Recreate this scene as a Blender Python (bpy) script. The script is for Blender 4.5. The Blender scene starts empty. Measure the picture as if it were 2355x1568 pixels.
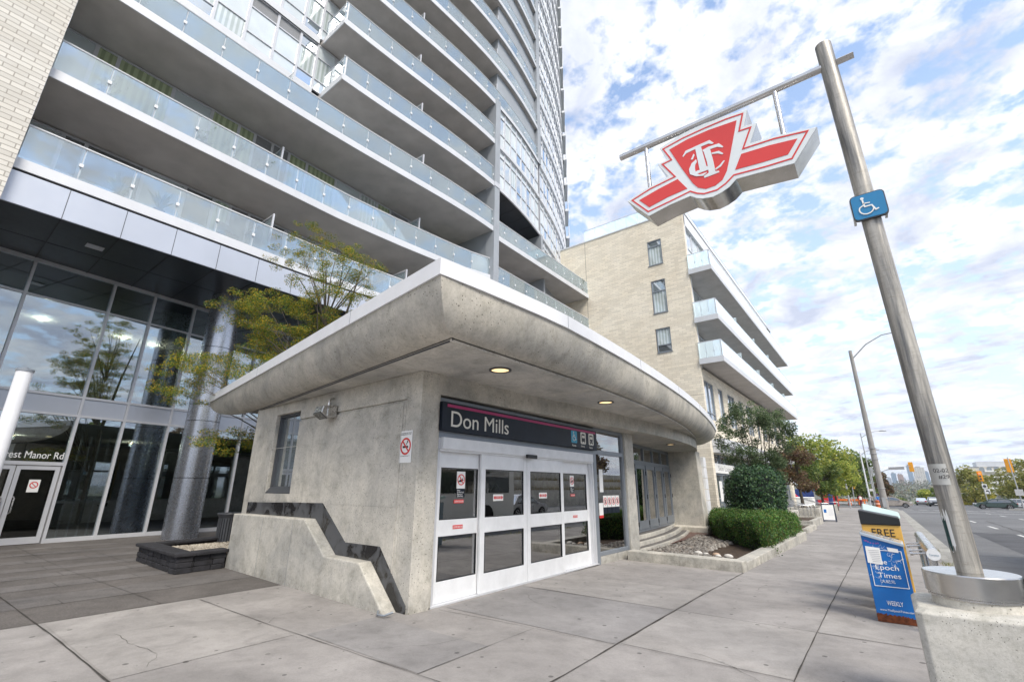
import bpy, bmesh, math, random
import numpy as np
from mathutils import Vector, Matrix
random.seed(7); np.random.seed(7)
R = math.radians
scene = bpy.context.scene
COL = scene.collection
# ---------------------------------------------------------------- camera
PITCH, YAW, ROLL, CAMH = R(17.6), R(37.6), R(0.2), 1.6
cd = bpy.data.cameras.new('camera'); cam = bpy.data.objects.new('camera', cd); COL.objects.link(cam)
F0 = Vector((-math.sin(YAW), math.cos(YAW), 0)); R0 = Vector((math.cos(YAW), math.sin(YAW), 0)); U0 = Vector((0, 0, 1))
FW = F0*math.cos(PITCH)+U0*math.sin(PITCH); UPc = -F0*math.sin(PITCH)+U0*math.cos(PITCH)
RT = R0*math.cos(ROLL)+UPc*math.sin(ROLL); UP = -R0*math.sin(ROLL)+UPc*math.cos(ROLL)
mw = Matrix((RT, UP, -FW)).transposed().to_4x4(); mw.translation = (0, 0, CAMH)
cam.matrix_world = mw
cd.sensor_fit = 'HORIZONTAL'; cd.sensor_width = 36; cd.lens = 36*1060/2355
cd.clip_start = 0.05; cd.clip_end = 12000
scene.camera = cam
# ---------------------------------------------------------------- world: sky with broken cloud
SUN_EL, SUN_AZ = R(47), R(118)     # azimuth measured clockwise from +Y
w = bpy.data.worlds.new('World'); scene.world = w; w.use_nodes = True
nt = w.node_tree; nt.nodes.clear()
def N(nt, t, **k):
    n = nt.nodes.new(t)
    for a, b in k.items():
        if a == 'ins':
            for i, v in b.items():
                n.inputs[i].default_value = v
        else: setattr(n, a, b)
    return n
def L(nt, a, b): nt.links.new(a, b)
sky = N(nt, 'ShaderNodeTexSky', sky_type='NISHITA', sun_disc=False, sun_elevation=SUN_EL, sun_rotation=SUN_AZ)
sky.altitude = 100; sky.air_density = 1.1; sky.dust_density = 1.0; sky.ozone_density = 2.0
tc = N(nt, 'ShaderNodeTexCoord')
sep = N(nt, 'ShaderNodeSeparateXYZ'); L(nt, tc.outputs['Generated'], sep.inputs[0])
zz = N(nt, 'ShaderNodeMath', operation='MAXIMUM', ins={1: 0.0}); L(nt, sep.outputs[2], zz.inputs[0])
za = N(nt, 'ShaderNodeMath', operation='ADD', ins={1: 0.17}); L(nt, zz.outputs[0], za.inputs[0])
dv = N(nt, 'ShaderNodeVectorMath', operation='DIVIDE'); L(nt, tc.outputs['Generated'], dv.inputs[0])
cmb = N(nt, 'ShaderNodeCombineXYZ', ins={2: 1.0}); L(nt, za.outputs[0], cmb.inputs[0]); L(nt, za.outputs[0], cmb.inputs[1]); L(nt, cmb.outputs[0], dv.inputs[1])
mp = N(nt, 'ShaderNodeMapping'); mp.inputs['Rotation'].default_value = (0, 0, R(25)); mp.inputs['Scale'].default_value = (1, 1, 0); mp.inputs['Location'].default_value = (3.1, 1.7, 0)
L(nt, dv.outputs[0], mp.inputs[0])
n1 = N(nt, 'ShaderNodeTexNoise', ins={'Scale': 3.6, 'Detail': 12.0, 'Roughness': 0.6, 'Distortion': 0.1}); L(nt, mp.outputs[0], n1.inputs['Vector'])
n2 = N(nt, 'ShaderNodeTexNoise', ins={'Scale': 13.0, 'Detail': 10.0, 'Roughness': 0.6, 'Distortion': 0.1}); L(nt, mp.outputs[0], n2.inputs['Vector'])
mxn = N(nt, 'ShaderNodeMix', data_type='FLOAT', ins={0: 0.55}); L(nt, n1.outputs[0], mxn.inputs[2]); L(nt, n2.outputs[0], mxn.inputs[3])
rmp = N(nt, 'ShaderNodeValToRGB'); L(nt, mxn.outputs[0], rmp.inputs[0])
rmp.color_ramp.elements[0].position = 0.425; rmp.color_ramp.elements[0].color = (0, 0, 0, 1)
rmp.color_ramp.elements[1].position = 0.515; rmp.color_ramp.elements[1].color = (1, 1, 1, 1)
# cloud body colour: bright with greyer undersides
n3 = N(nt, 'ShaderNodeTexNoise', ins={'Scale': 3.4, 'Detail': 8.0, 'Roughness': 0.6, 'Distortion': 0.4}); L(nt, mp.outputs[0], n3.inputs['Vector'])
cr = N(nt, 'ShaderNodeValToRGB'); L(nt, n3.outputs[0], cr.inputs[0])
cr.color_ramp.elements[0].position = 0.36; cr.color_ramp.elements[0].color = (0.27, 0.295, 0.365, 1)
cr.color_ramp.elements[1].position = 0.62; cr.color_ramp.elements[1].color = (.50, .505, .52, 1)
skm = N(nt, 'ShaderNodeVectorMath', operation='SCALE', ins={'Scale': 0.125}); L(nt, sky.outputs[0], skm.inputs[0])
# whiten towards the horizon
hz = N(nt, 'ShaderNodeMapRange', ins={1: 0.0, 2: 0.7, 3: 0.80, 4: 0.14}); L(nt, sep.outputs[2], hz.inputs[0])
hm = N(nt, 'ShaderNodeMix', data_type='RGBA', ins={7: (0.36, 0.42, 0.50, 1)}); L(nt, hz.outputs[0], hm.inputs[0]); L(nt, skm.outputs[0], hm.inputs[6])
cm = N(nt, 'ShaderNodeMix', data_type='RGBA'); L(nt, rmp.outputs[0], cm.inputs[0]); L(nt, hm.outputs[2], cm.inputs[6]); L(nt, cr.outputs[0], cm.inputs[7])
bg = N(nt, 'ShaderNodeBackground', ins={1: 1.0}); L(nt, cm.outputs[2], bg.inputs[0])
wo = N(nt, 'ShaderNodeOutputWorld'); L(nt, bg.outputs[0], wo.inputs[0])
# ---------------------------------------------------------------- sun behind thin cloud
sl = bpy.data.lights.new('sun', 'SUN'); sl.energy = 1.6; sl.angle = R(24); sl.color = (1.0, 0.93, 0.81)
so = bpy.data.objects.new('sun', sl); COL.objects.link(so)
sd = Vector((math.sin(SUN_AZ)*math.cos(SUN_EL), math.cos(SUN_AZ)*math.cos(SUN_EL), math.sin(SUN_EL)))
so.rotation_euler = sd.to_track_quat('Z', 'Y').to_euler(); so.location = sd*50
scene.view_settings.view_transform = 'Standard'; scene.view_settings.look = 'None'
scene.view_settings.exposure = 1.35; scene.view_settings.gamma = 1
scene.render.engine = 'CYCLES'
scene.cycles.max_bounces = 8; scene.cycles.transparent_max_bounces = 24
scene.cycles.glossy_bounces = 4; scene.cycles.transmission_bounces = 4; scene.cycles.diffuse_bounces = 4
scene.cycles.sample_clamp_indirect = 6

# ---------------------------------------------------------------- helpers
def gz(y): return -0.012*max(0.0, y-8)
WL = {}
def th(name, label, cat, loc=(0, 0, 0), group=None, kind=None):
    o = bpy.data.objects.new(name, None); COL.objects.link(o)
    o.empty_display_size = 0.1; o.location = loc
    o['label'] = label; o['category'] = cat
    if group: o['group'] = group
    if kind: o['kind'] = kind
    WL[o] = Vector(loc)
    return o
def tag(o, label=None, cat=None, group=None, kind=None):
    if label: o['label'] = label
    if cat: o['category'] = cat
    if group: o['group'] = group
    if kind: o['kind'] = kind
    return o
def copy_tree(o, parent=None):
    c = o.copy(); COL.objects.link(c); c.parent = parent
    for ch in o.children: copy_tree(ch, c)
    return c
class MB:
    def __init__(s): s.v = []; s.f = []; s.m = []
    def quad(s, a, b, c, d, mi=0):
        n = len(s.v); s.v += [tuple(a), tuple(b), tuple(c), tuple(d)]; s.f.append((n, n+1, n+2, n+3)); s.m.append(mi)
    def ngon(s, pts, mi=0):
        n = len(s.v); s.v += [tuple(p) for p in pts]; s.f.append(tuple(range(n, n+len(pts)))); s.m.append(mi)
    def box(s, x0, x1, y0, y1, z0, z1, mi=0, rot=None, c=None):
        P = [(x0, y0, z0), (x1, y0, z0), (x1, y1, z0), (x0, y1, z0), (x0, y0, z1), (x1, y0, z1), (x1, y1, z1), (x0, y1, z1)]
        if rot is not None:
            c = Vector(c) if c is not None else Vector(((x0+x1)/2, (y0+y1)/2, (z0+z1)/2))
            P = [tuple(c+rot @ (Vector(p)-c)) for p in P]
        n = len(s.v); s.v += P
        for q in ((0, 3, 2, 1), (4, 5, 6, 7), (0, 1, 5, 4), (1, 2, 6, 5), (2, 3, 7, 6), (3, 0, 4, 7)):
            s.f.append(tuple(n+i for i in q)); s.m.append(mi)
        return s
    def prism(s, pts, vec, mi=0, mside=None, mback=None):
        """polygon given as 3D points, extruded along vec"""
        mside = mi if mside is None else mside; mback = mi if mback is None else mback
        n = len(s.v); k = len(pts); vec = Vector(vec)
        s.v += [tuple(p) for p in pts]+[tuple(Vector(p)+vec) for p in pts]
        s.f.append(tuple(range(n, n+k))); s.m.append(mi)
        s.f.append(tuple(range(n+2*k-1, n+k-1, -1))); s.m.append(mback)
        for i in range(k):
            j = (i+1) % k
            s.f.append((n+i, n+k+i, n+k+j, n+j)); s.m.append(mside)
        return s
    def rings(s, rs, closed=True, cap=True, mi=0):
        n = len(s.v); k = len(rs[0])
        for r in rs: s.v += [tuple(p) for p in r]
        for a in range(len(rs)-1):
            for i in range(k if closed else k-1):
                j = (i+1) % k
                s.f.append((n+a*k+i, n+a*k+j, n+(a+1)*k+j, n+(a+1)*k+i)); s.m.append(mi)
        if cap and closed:
            s.f.append(tuple(n+i for i in range(k-1, -1, -1))); s.m.append(mi)
            e = n+(len(rs)-1)*k
            s.f.append(tuple(e+i for i in range(k))); s.m.append(mi)
        return s
    def tube(s, path, r, n=10, mi=0, cap=True):
        path = [Vector(p) for p in path]
        rr = r if isinstance(r, (list, tuple)) else [r]*len(path)
        rs = []; up = None
        for i, p in enumerate(path):
            t = (path[min(i+1, len(path)-1)]-path[max(i-1, 0)]).normalized()
            if up is None:
                up = Vector((0, 0, 1)) if abs(t.z) < .9 else Vector((1, 0, 0))
            a = t.cross(up).normalized(); b = a.cross(t).normalized(); up = b
            rs.append([p+(a*math.cos(2*math.pi*k/n)+b*math.sin(2*math.pi*k/n))*rr[i] for k in range(n)])
        return s.rings(rs, True, cap, mi)
    def build(s, name, mats, parent=None, smooth=None, bev=0, fix=True, label=None):
        me = bpy.data.meshes.new(name)
        off = WL.get(parent, Vector((0, 0, 0))) if parent is not None else Vector((0, 0, 0))
        if parent is not None and parent not in WL: off = Vector((0, 0, 0))
        me.from_pydata([(v[0]-off.x, v[1]-off.y, v[2]-off.z) for v in s.v] if off.length else s.v, [], s.f)
        if not isinstance(mats, (list, tuple)): mats = [mats]
        for m in mats: me.materials.append(m)
        if len(mats) > 1: me.polygons.foreach_set('material_index', s.m)
        if fix:
            bm = bmesh.new(); bm.from_mesh(me); bmesh.ops.recalc_face_normals(bm, faces=bm.faces); bm.to_mesh(me); bm.free()
        if smooth is not None:
            me.shade_smooth()
            if smooth < 180: me.set_sharp_from_angle(angle=R(smooth))
        me.update()
        o = bpy.data.objects.new(name, me); COL.objects.link(o)
        if parent is not None:
            o.parent = parent; WL[o] = off.copy()
        if bev:
            b = o.modifiers.new('bevel', 'BEVEL'); b.width = bev; b.segments = 2; b.limit_method = 'ANGLE'; b.angle_limit = R(40)
        if label: o['label'] = label
        return o
def text(name, body, mat, parent, origin, xd, ud, width=None, height=None, depth=0.004, bold=0.0, align='LEFT', sx=1.0, label=None, shear=0.0):
    cu = bpy.data.curves.new('t', 'FONT'); cu.body = body; cu.size = 1; cu.extrude = 0; cu.offset = bold; cu.align_x = align; cu.shear = shear
    cu.space_line = 0.9
    to = bpy.data.objects.new('t', cu); COL.objects.link(to)
    dg = bpy.context.evaluated_depsgraph_get()
    me = bpy.data.meshes.new_from_object(to.evaluated_get(dg))
    bpy.data.objects.remove(to)
    xs = [v.co.x for v in me.vertices]; ys = [v.co.y for v in me.vertices]
    w0 = max(xs)-min(xs); h0 = max(ys)-min(ys)
    k = 1.0
    if height: k = height/h0
    if width and not height: k = width/w0
    kx = k*sx
    if width and height: kx = width/w0
    xm = min(xs); ym = min(ys)
    if align == 'CENTER': xm = (max(xs)+min(xs))/2
    xd = Vector(xd).normalized(); ud = Vector(ud).normalized(); nd = xd.cross(ud)
    off = WL.get(parent, Vector((0, 0, 0)))
    O = Vector(origin)-off
    b = bmesh.new(); b.from_mesh(me)
    for v in b.verts: v.co = O+xd*((v.co.x-xm)*kx)+ud*((v.co.y-ym)*k)
    if depth:
        g = bmesh.ops.extrude_face_region(b, geom=list(b.faces))
        for e in g['geom']:
            if isinstance(e, bmesh.types.BMVert): e.co += nd*depth
        bmesh.ops.recalc_face_normals(b, faces=b.faces)
    b.to_mesh(me); b.free()
    me.materials.clear(); me.materials.append(mat)
    o = bpy.data.objects.new(name, me); COL.objects.link(o)
    if parent is not None: o.parent = parent; WL[o] = off.copy()
    if label: o['label'] = label
    return o
# ---------------------------------------------------------------- materials
def newmat(name):
    m = bpy.data.materials.new(name); m.use_nodes = True; t = m.node_tree
    return m, t, t.nodes['Principled BSDF']
def mix(t, fac, a, b):
    n = N(t, 'ShaderNodeMix', data_type='RGBA')
    for sock, v in ((0, fac), (6, a), (7, b)):
        if hasattr(v, 'links') or hasattr(v, 'is_linked'): L(t, v, n.inputs[sock])
        else: n.inputs[sock].default_value = v if sock == 0 else (*v, 1) if len(v) == 3 else v
    return n.outputs[2]
def ramp(t, src, p0, p1, c0=(0, 0, 0), c1=(1, 1, 1)):
    r = N(t, 'ShaderNodeValToRGB'); L(t, src, r.inputs[0])
    r.color_ramp.elements[0].position = p0; r.color_ramp.elements[1].position = p1
    r.color_ramp.elements[0].color = (*c0, 1); r.color_ramp.elements[1].color = (*c1, 1)
    return r.outputs[0]
def pos(t, scale=(1, 1, 1), obj=False):
    g = N(t, 'ShaderNodeTexCoord').outputs['Object'] if obj else N(t, 'ShaderNodeNewGeometry').outputs['Position']
    m = N(t, 'ShaderNodeMapping'); m.inputs['Scale'].default_value = scale; L(t, g, m.inputs[0]); return m.outputs[0]
def noise(t, vec, sc, det=5, ro=.55, dist=0):
    n = N(t, 'ShaderNodeTexNoise', ins={'Scale': sc, 'Detail': det, 'Roughness': ro, 'Distortion': dist}); L(t, vec, n.inputs['Vector']); return n.outputs[0]
def bump(t, p, src, st=.3, d=.01):
    b = N(t, 'ShaderNodeBump', ins={'Strength': st, 'Distance': d}); L(t, src, b.inputs['Height']); L(t, b.outputs[0], p.inputs['Normal'])
def mul(c, k): return tuple(x*k for x in c)
def M(name, col, rough=.55, metal=0., var=.08, vs=3., bs=0, bd=.003, bsc=40, spec=None, coat=0, emit=None, es=1.0, obj=False):
    m, t, p = newmat(name)
    p.inputs['Roughness'].default_value = rough; p.inputs['Metallic'].default_value = metal
    if spec is not None: p.inputs['Specular IOR Level'].default_value = spec
    if coat: p.inputs['Coat Weight'].default_value = coat; p.inputs['Coat Roughness'].default_value = .05
    P = pos(t, obj=obj)
    if var:
        n = noise(t, P, vs, 6)
        L(t, mix(t, ramp(t, n, .3, .7), mul(col, 1-var), mul(col, 1+var)), p.inputs['Base Color'])
        n2 = noise(t, P, vs*6, 4)
        mr = N(t, 'ShaderNodeMapRange', ins={3: max(0, rough-.08), 4: min(1, rough+.1)}); L(t, n2, mr.inputs[0]); L(t, mr.outputs[0], p.inputs['Roughness'])
    else: p.inputs['Base Color'].default_value = (*col, 1)
    if bs: bump(t, p, noise(t, P, bsc, 6), bs, bd)
    if emit: p.inputs['Emission Color'].default_value = (*emit, 1); p.inputs['Emission Strength'].default_value = es
    return m
def concrete(name, col, pits=.5, streak=.5, warm=(1.03, 1.0, .95), pitscale=26, board=False):
    m, t, p = newmat(name); P = pos(t)
    big = noise(t, P, .9, 8, .65, .4); mid = noise(t, P, 5, 8, .7); fine = noise(t, P, 90, 4, .7)
    st = noise(t, pos(t, (5, 5, .35)), 2.2, 6, .7)
    cl = noise(t, P, 2.1, 10, .72, .8)
    c = mix(t, ramp(t, big, .34, .66), mul(col, .70), tuple(a*b*1.1 for a, b in zip(col, warm)))
    def mulc(fac, a, k):
        n = N(t, 'ShaderNodeMix', data_type='RGBA', blend_type='MULTIPLY'); L(t, fac, n.inputs[0]); L(t, a, n.inputs[6]); n.inputs[7].default_value = (k, k, k*.98, 1); return n.outputs[2]
    c = mulc(ramp(t, cl, .48, .66), c, .80); c = mulc(ramp(t, mid, .5, .7), c, .80)
    c = mulc(ramp(t, st, .5, .8, c1=(streak, streak, streak)), c, .66)
    c = mulc(ramp(t, fine, .45, .7, c1=(.8, .8, .8)), c, .84); c = mulc(ramp(t, noise(t, P, 28, 6, .8), .47, .66), c, .80)
    vo = N(t, 'ShaderNodeTexVoronoi', ins={'Scale': pitscale, 'Randomness': 1.0}); L(t, P, vo.inputs['Vector'])
    pm = noise(t, P, 2.2, 4, .6)
    a = ramp(t, vo.outputs['Distance'], .07, .2, (1, 1, 1), (0, 0, 0))
    b = ramp(t, pm, .42, .56, c1=(pits*1.5, pits*1.5, pits*1.5))
    mm = N(t, 'ShaderNodeMath', operation='MULTIPLY'); L(t, a, mm.inputs[0]); L(t, b, mm.inputs[1])
    c = mulc(mm.outputs[0], c, .25)
    v2 = N(t, 'ShaderNodeTexVoronoi', ins={'Scale': pitscale*.42, 'Randomness': 1.0}); L(t, P, v2.inputs['Vector'])
    a2 = ramp(t, v2.outputs['Distance'], .035, .10, (1, 1, 1), (0, 0, 0)); b2 = ramp(t, noise(t, P, 1.3, 5, .6), .5, .6, c1=(pits, pits, pits))
    m2 = N(t, 'ShaderNodeMath', operation='MULTIPLY', use_clamp=True); L(t, a2, m2.inputs[0]); L(t, b2, m2.inputs[1]); c = mulc(m2.outputs[0], c, .22)
    sz = N(t, 'ShaderNodeSeparateXYZ'); L(t, P, sz.inputs[0]); gm = N(t, 'ShaderNodeMapRange', ins={1: .0, 2: .30, 3: .75, 4: 0.0}); L(t, sz.outputs[2], gm.inputs[0])
    gn = N(t, 'ShaderNodeMath', operation='MULTIPLY'); L(t, gm.outputs[0], gn.inputs[0]); L(t, ramp(t, noise(t, P, 6, 6, .7), .35, .65), gn.inputs[1])
    c = mulc(gn.outputs[0], c, .52)
    L(t, c, p.inputs['Base Color']); p.inputs['Roughness'].default_value = .86; p.inputs['Specular IOR Level'].default_value = .3
    s = N(t, 'ShaderNodeMath', operation='SUBTRACT'); L(t, noise(t, P, 30, 8, .7), s.inputs[0]); L(t, mm.outputs[0], s.inputs[1])
    bump(t, p, s.outputs[0], .35, .006)
    return m
def brick(name, col, mortar, bw=.30, bh=.09, ms=.008):
    m, t, p = newmat(name)
    g = N(t, 'ShaderNodeNewGeometry'); sp = N(t, 'ShaderNodeSeparateXYZ'); L(t, g.outputs['Position'], sp.inputs[0])
    ad = N(t, 'ShaderNodeMath', operation='ADD'); L(t, sp.outputs[0], ad.inputs[0]); L(t, sp.outputs[1], ad.inputs[1])
    cb = N(t, 'ShaderNodeCombineXYZ'); L(t, ad.outputs[0], cb.inputs[0]); L(t, sp.outputs[2], cb.inputs[1])
    br = N(t, 'ShaderNodeTexBrick', ins={'Color1': (*mul(col, 1.06), 1), 'Color2': (*mul(col, .86), 1), 'Mortar': (*mortar, 1), 'Scale': 1.0, 'Mortar Size': ms, 'Mortar Smooth': .1, 'Brick Width': bw, 'Row Height': bh, 'Bias': -.1})
    L(t, cb.outputs[0], br.inputs['Vector'])
    n = noise(t, g.outputs['Position'], .35, 8, .7, .5)
    c = mix(t, ramp(t, n, .35, .7, c1=(.8, .8, .8)), (1, 1, 1), (.84, .8, .74))
    mu = N(t, 'ShaderNodeMix', data_type='RGBA', blend_type='MULTIPLY', ins={0: 1.0}); L(t, br.outputs[0], mu.inputs[6]); L(t, c, mu.inputs[7])
    L(t, mu.outputs[2], p.inputs['Base Color']); p.inputs['Roughness'].default_value = .8
    iv = N(t, 'ShaderNodeMath', operation='SUBTRACT', ins={0: 1.0}); L(t, br.outputs['Fac'], iv.inputs[1]); bump(t, p, iv.outputs[0], .5, .01)
    return m
def glass(name, tint=(.75, .82, .82), ior=1.5, base=.06, rough=.0, gcol=(1, 1, 1), haze=0.0):
    m, t, p = newmat(name); t.nodes.remove(p); out = t.nodes['Material Output']
    tr = N(t, 'ShaderNodeBsdfTransparent', ins={0: (*tint, 1)}); gl = N(t, 'ShaderNodeBsdfGlossy', ins={0: (*gcol, 1), 'Roughness': rough})
    fr = N(t, 'ShaderNodeFresnel', ins={0: ior}); ad = N(t, 'ShaderNodeMath', operation='ADD', use_clamp=True, ins={1: base}); L(t, fr.outputs[0], ad.inputs[0])
    mx = N(t, 'ShaderNodeMixShader'); L(t, ad.outputs[0], mx.inputs[0]); L(t, tr.outputs[0], mx.inputs[1]); L(t, gl.outputs[0], mx.inputs[2])
    if haze:
        df = N(t, 'ShaderNodeBsdfDiffuse', ins={0: (.82, .88, .9, 1)}); tl = N(t, 'ShaderNodeBsdfTranslucent', ins={0: (.82, .88, .9, 1)})
        a = N(t, 'ShaderNodeAddShader'); L(t, df.outputs[0], a.inputs[0]); L(t, tl.outputs[0], a.inputs[1])
        m2 = N(t, 'ShaderNodeMixShader', ins={0: haze}); L(t, mx.outputs[0], m2.inputs[1]); L(t, a.outputs[0], m2.inputs[2]); L(t, m2.outputs[0], out.inputs[0])
    else: L(t, mx.outputs[0], out.inputs[0])
    return m
def pane(name, col, folds=0, refl=.3, louvre=False, blotch=.1):
    """glazing with something close behind it: base shows curtain or panel, mirror coat shows the sky"""
    m, t, p = newmat(name); P = pos(t)
    n = noise(t, P, .8, 5, .6, .3)
    c = mix(t, ramp(t, n, .35, .65), mul(col, 1-blotch), mul(col, 1+blotch))
    if folds or louvre:
        wv = N(t, 'ShaderNodeTexWave', wave_type='BANDS', bands_direction='Z' if louvre else 'DIAGONAL', ins={'Scale': 9.0 if louvre else 3.2, 'Distortion': 0 if louvre else 1.6, 'Detail': 1.0})
        v = pos(t, (1, 1, 1)) if louvre else pos(t, (1, 1, 0.0))
        L(t, v, wv.inputs['Vector'])
        k = N(t, 'ShaderNodeMix', data_type='RGBA', blend_type='MULTIPLY'); k.inputs[0].default_value = 1.0
        L(t, c, k.inputs[6]); L(t, ramp(t, wv.outputs[0], .3, .7, (.3, .3, .3) if louvre else (.62, .66, .62)), k.inputs[7]); c = k.outputs[2]
    L(t, c, p.inputs['Base Color']); p.inputs['Roughness'].default_value = .5
    if not louvre:
        gl = N(t, 'ShaderNodeBsdfGlossy', ins={0: (.95, .98, 1, 1), 'Roughness': .015})
        fr = N(t, 'ShaderNodeFresnel', ins={0: 1.5}); ad = N(t, 'ShaderNodeMath', operation='ADD', use_clamp=True, ins={1: refl}); L(t, fr.outputs[0], ad.inputs[0])
        mx = N(t, 'ShaderNodeMixShader'); L(t, ad.outputs[0], mx.inputs[0]); L(t, p.outputs[0], mx.inputs[1]); L(t, gl.outputs[0], mx.inputs[2]); L(t, mx.outputs[0], t.nodes['Material Output'].inputs[0])
    return m
def leafmat(name, cols, trans=.35):
    m, t, p = newmat(name); out = t.nodes['Material Output']
    g = N(t, 'ShaderNodeNewGeometry'); r = N(t, 'ShaderNodeValToRGB'); L(t, g.outputs['Random Per Island'], r.inputs[0])
    e = r.color_ramp.elements; e[0].color = (*cols[0], 1); e[1].color = (*cols[-1], 1); e[1].position = .97
    for i, c in enumerate(cols[1:-1]): x = e.new((i+1)/(len(cols)-1)*.97); x.color = (*c, 1)
    n = noise(t, g.outputs['Position'], .9, 3)
    hs = N(t, 'ShaderNodeHueSaturation'); mr = N(t, 'ShaderNodeMapRange', ins={1: .3, 2: .7, 3: .7, 4: 1.35}); L(t, n, mr.inputs[0]); L(t, mr.outputs[0], hs.inputs['Value']); L(t, r.outputs[0], hs.inputs['Color'])
    L(t, hs.outputs[0], p.inputs['Base Color']); p.inputs['Roughness'].default_value = .5; p.inputs['Specular IOR Level'].default_value = .35
    tl = N(t, 'ShaderNodeBsdfTranslucent'); L(t, hs.outputs[0], tl.inputs[0])
    mx = N(t, 'ShaderNodeMixShader', ins={0: trans}); L(t, p.outputs[0], mx.inputs[1]); L(t, tl.outputs[0], mx.inputs[2]); L(t, mx.outputs[0], out.inputs[0])
    return m
m_conc = concrete('cast_concrete', (.61, .59, .55), pits=1.0)
m_conc2 = concrete('soffit_concrete', (.62, .61, .59), pits=.25, streak=.2)
m_conc3 = concrete('pale_concrete', (.61, .595, .56), pits=.8)
m_roofc = concrete('canopy_concrete', (.56, .54, .50), pits=1.0, pitscale=20)
m_white = M('white_coping_metal', (.72, .73, .76), .45, 0, .04)
m_alu = M('silver_aluminium', (.63, .64, .67), .38, .35, .05)
m_door = M('door_aluminium', (.76, .77, .79), .45, .1, .06, 5)
m_grey = M('grey_frame_metal', (.24, .265, .30), .4, .3, .06)
m_dgrey = M('dark_grey_metal', (.07, .075, .085), .45, .2, .1)
m_black = M('black_paint', (.012, .013, .015), .45, 0, .1)
m_flash = M('dark_flashing', (.05, .052, .058), .5, 0, .1, 3.5)
t = m_flash.node_tree; p = t.nodes['Principled BSDF']; n_ = noise(t, pos(t), 3.2, 6, .6, .6)
L(t, mix(t, ramp(t, n_, .47, .56), (.085, .088, .095), (.012, .012, .014)), p.inputs['Base Color']); L(t, ramp(t, n_, .47, .56, (.55,)*3, (.25,)*3), p.inputs['Roughness'])
m_brick = brick('cream_brick', (.81, .75, .64), (.62, .565, .47), .46, .135, .010)
m_steel = M('brushed_steel', (.58, .57, .56), .27, 1.0, .12, 4, .15, .001, 60)
m_glass = glass('door_glass', (.66, .70, .70), 1.5, .30)
m_lobby = glass('lobby_glass', (.48, .55, .55), 1.5, .30, gcol=(.86, .93, 1))
m_rail = glass('balcony_glass', (.86, .92, .94), 1.5, .16, haze=.07, gcol=(.92, .97, 1))
m_rail2 = glass('frosted_balcony_glass', (.8, .9, .94), 1.5, .2, haze=.3)
m_lamp = M('lit_lamp', (.5, .35, .15), .4, 0, 0, emit=(1.0, .70, .36), es=.62)
m_sign = M('navy_sign', (.008, .013, .024), .4, 0, .25, 2, spec=.25)
m_brickw = brick('pale_wing_brick', (.64, .62, .58), (.36, .34, .31), .46, .135, .012)
m_signw = M('sign_white', (.72, .70, .64), .5, 0, .03)
m_wht = M('white_print', (.8, .8, .79), .5, 0, .02)
m_pink = M('magenta_stripe', (.38, .02, .12), .45, 0, .08)
m_red = M('red_print', (.62, .03, .03), .45, 0, .05)
m_cyan = M('blue_symbol_panel', (.02, .30, .48), .4, 0, .06)
m_ink = M('black_print', (.02, .02, .025), .5, 0, 0)
# ================================================================ ground, pavement, road
def pavement_mat(name, col, agg=0.0, spots=1.0, big=1.0):
    m, t, p = newmat(name); P = pos(t, (1, 1, 0))
    a = noise(t, P, .55*big, 8, .65, .6); b = noise(t, P, 4, 8, .7); f = noise(t, P, 160 if not agg else 110, 3, .8)
    c = mix(t, ramp(t, a, .34, .66), mul(col, .74), mul(col, 1.14))
    def mulc(fac, a, k):
        n = N(t, 'ShaderNodeMix', data_type='RGBA', blend_type='MULTIPLY'); L(t, fac, n.inputs[0]); L(t, a, n.inputs[6]); n.inputs[7].default_value = (k, k, k, 1); return n.outputs[2]
    c = mulc(ramp(t, b, .46, .7), c, .82); c = mulc(ramp(t, noise(t, P, 1.7, 10, .75, 1.0), .5, .68), c, .86)
    c = mulc(ramp(t, f, .4, .65), c, .86-agg)
    if agg: c = mulc(ramp(t, noise(t, P, 38, 3, .8), .42, .6), c, .72)
    else: c = mulc(ramp(t, noise(t, P, 45, 4, .8), .45, .62), c, .9)
    if spots:
        vo = N(t, 'ShaderNodeTexVoronoi', voronoi_dimensions='2D', ins={'Scale': 2.7, 'Randomness': 1.0}); L(t, P, vo.inputs['Vector'])
        vs = N(t, 'ShaderNodeTexVoronoi', voronoi_dimensions='2D', ins={'Scale': 2.7, 'Randomness': 1.0}); L(t, P, vs.inputs['Vector'])
        sc = N(t, 'ShaderNodeSeparateColor'); L(t, vs.outputs['Color'], sc.inputs[0])
        th_ = N(t, 'ShaderNodeMath', operation='MULTIPLY', ins={1: .075}); L(t, sc.outputs[0], th_.inputs[0])
        lt = N(t, 'ShaderNodeMath', operation='LESS_THAN'); L(t, vo.outputs['Distance'], lt.inputs[0]); L(t, th_.outputs[0], lt.inputs[1])
        g = ramp(t, sc.outputs[1], .35, .5, c1=(.75*spots,)*3)
        mm = N(t, 'ShaderNodeMath', operation='MULTIPLY'); L(t, lt.outputs[0], mm.inputs[0]); L(t, g, mm.inputs[1])
        c = mulc(mm.outputs[0], c, .30)
        st = noise(t, P, 1.3, 6, .7, 1.2); c = mulc(ramp(t, st, .6, .8, c1=(.6,)*3), c, .72)
    L(t, c, p.inputs['Base Color']); p.inputs['Roughness'].default_value = .85; p.inputs['Specular IOR Level'].default_value = .3
    bump(t, p, f, .35 if not agg else .7, .003)
    return m
m_pave = pavement_mat('pavement_concrete', (.335, .316, .305))
m_agg = pavement_mat('exposed_aggregate', (.18, .165, .157), .25, .3)
m_band = pavement_mat('paving_band_concrete', (.205, .192, .187), .12, .2)
m_kerb = pavement_mat('kerb_concrete', (.42, .41, .38), .05, .5)
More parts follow.
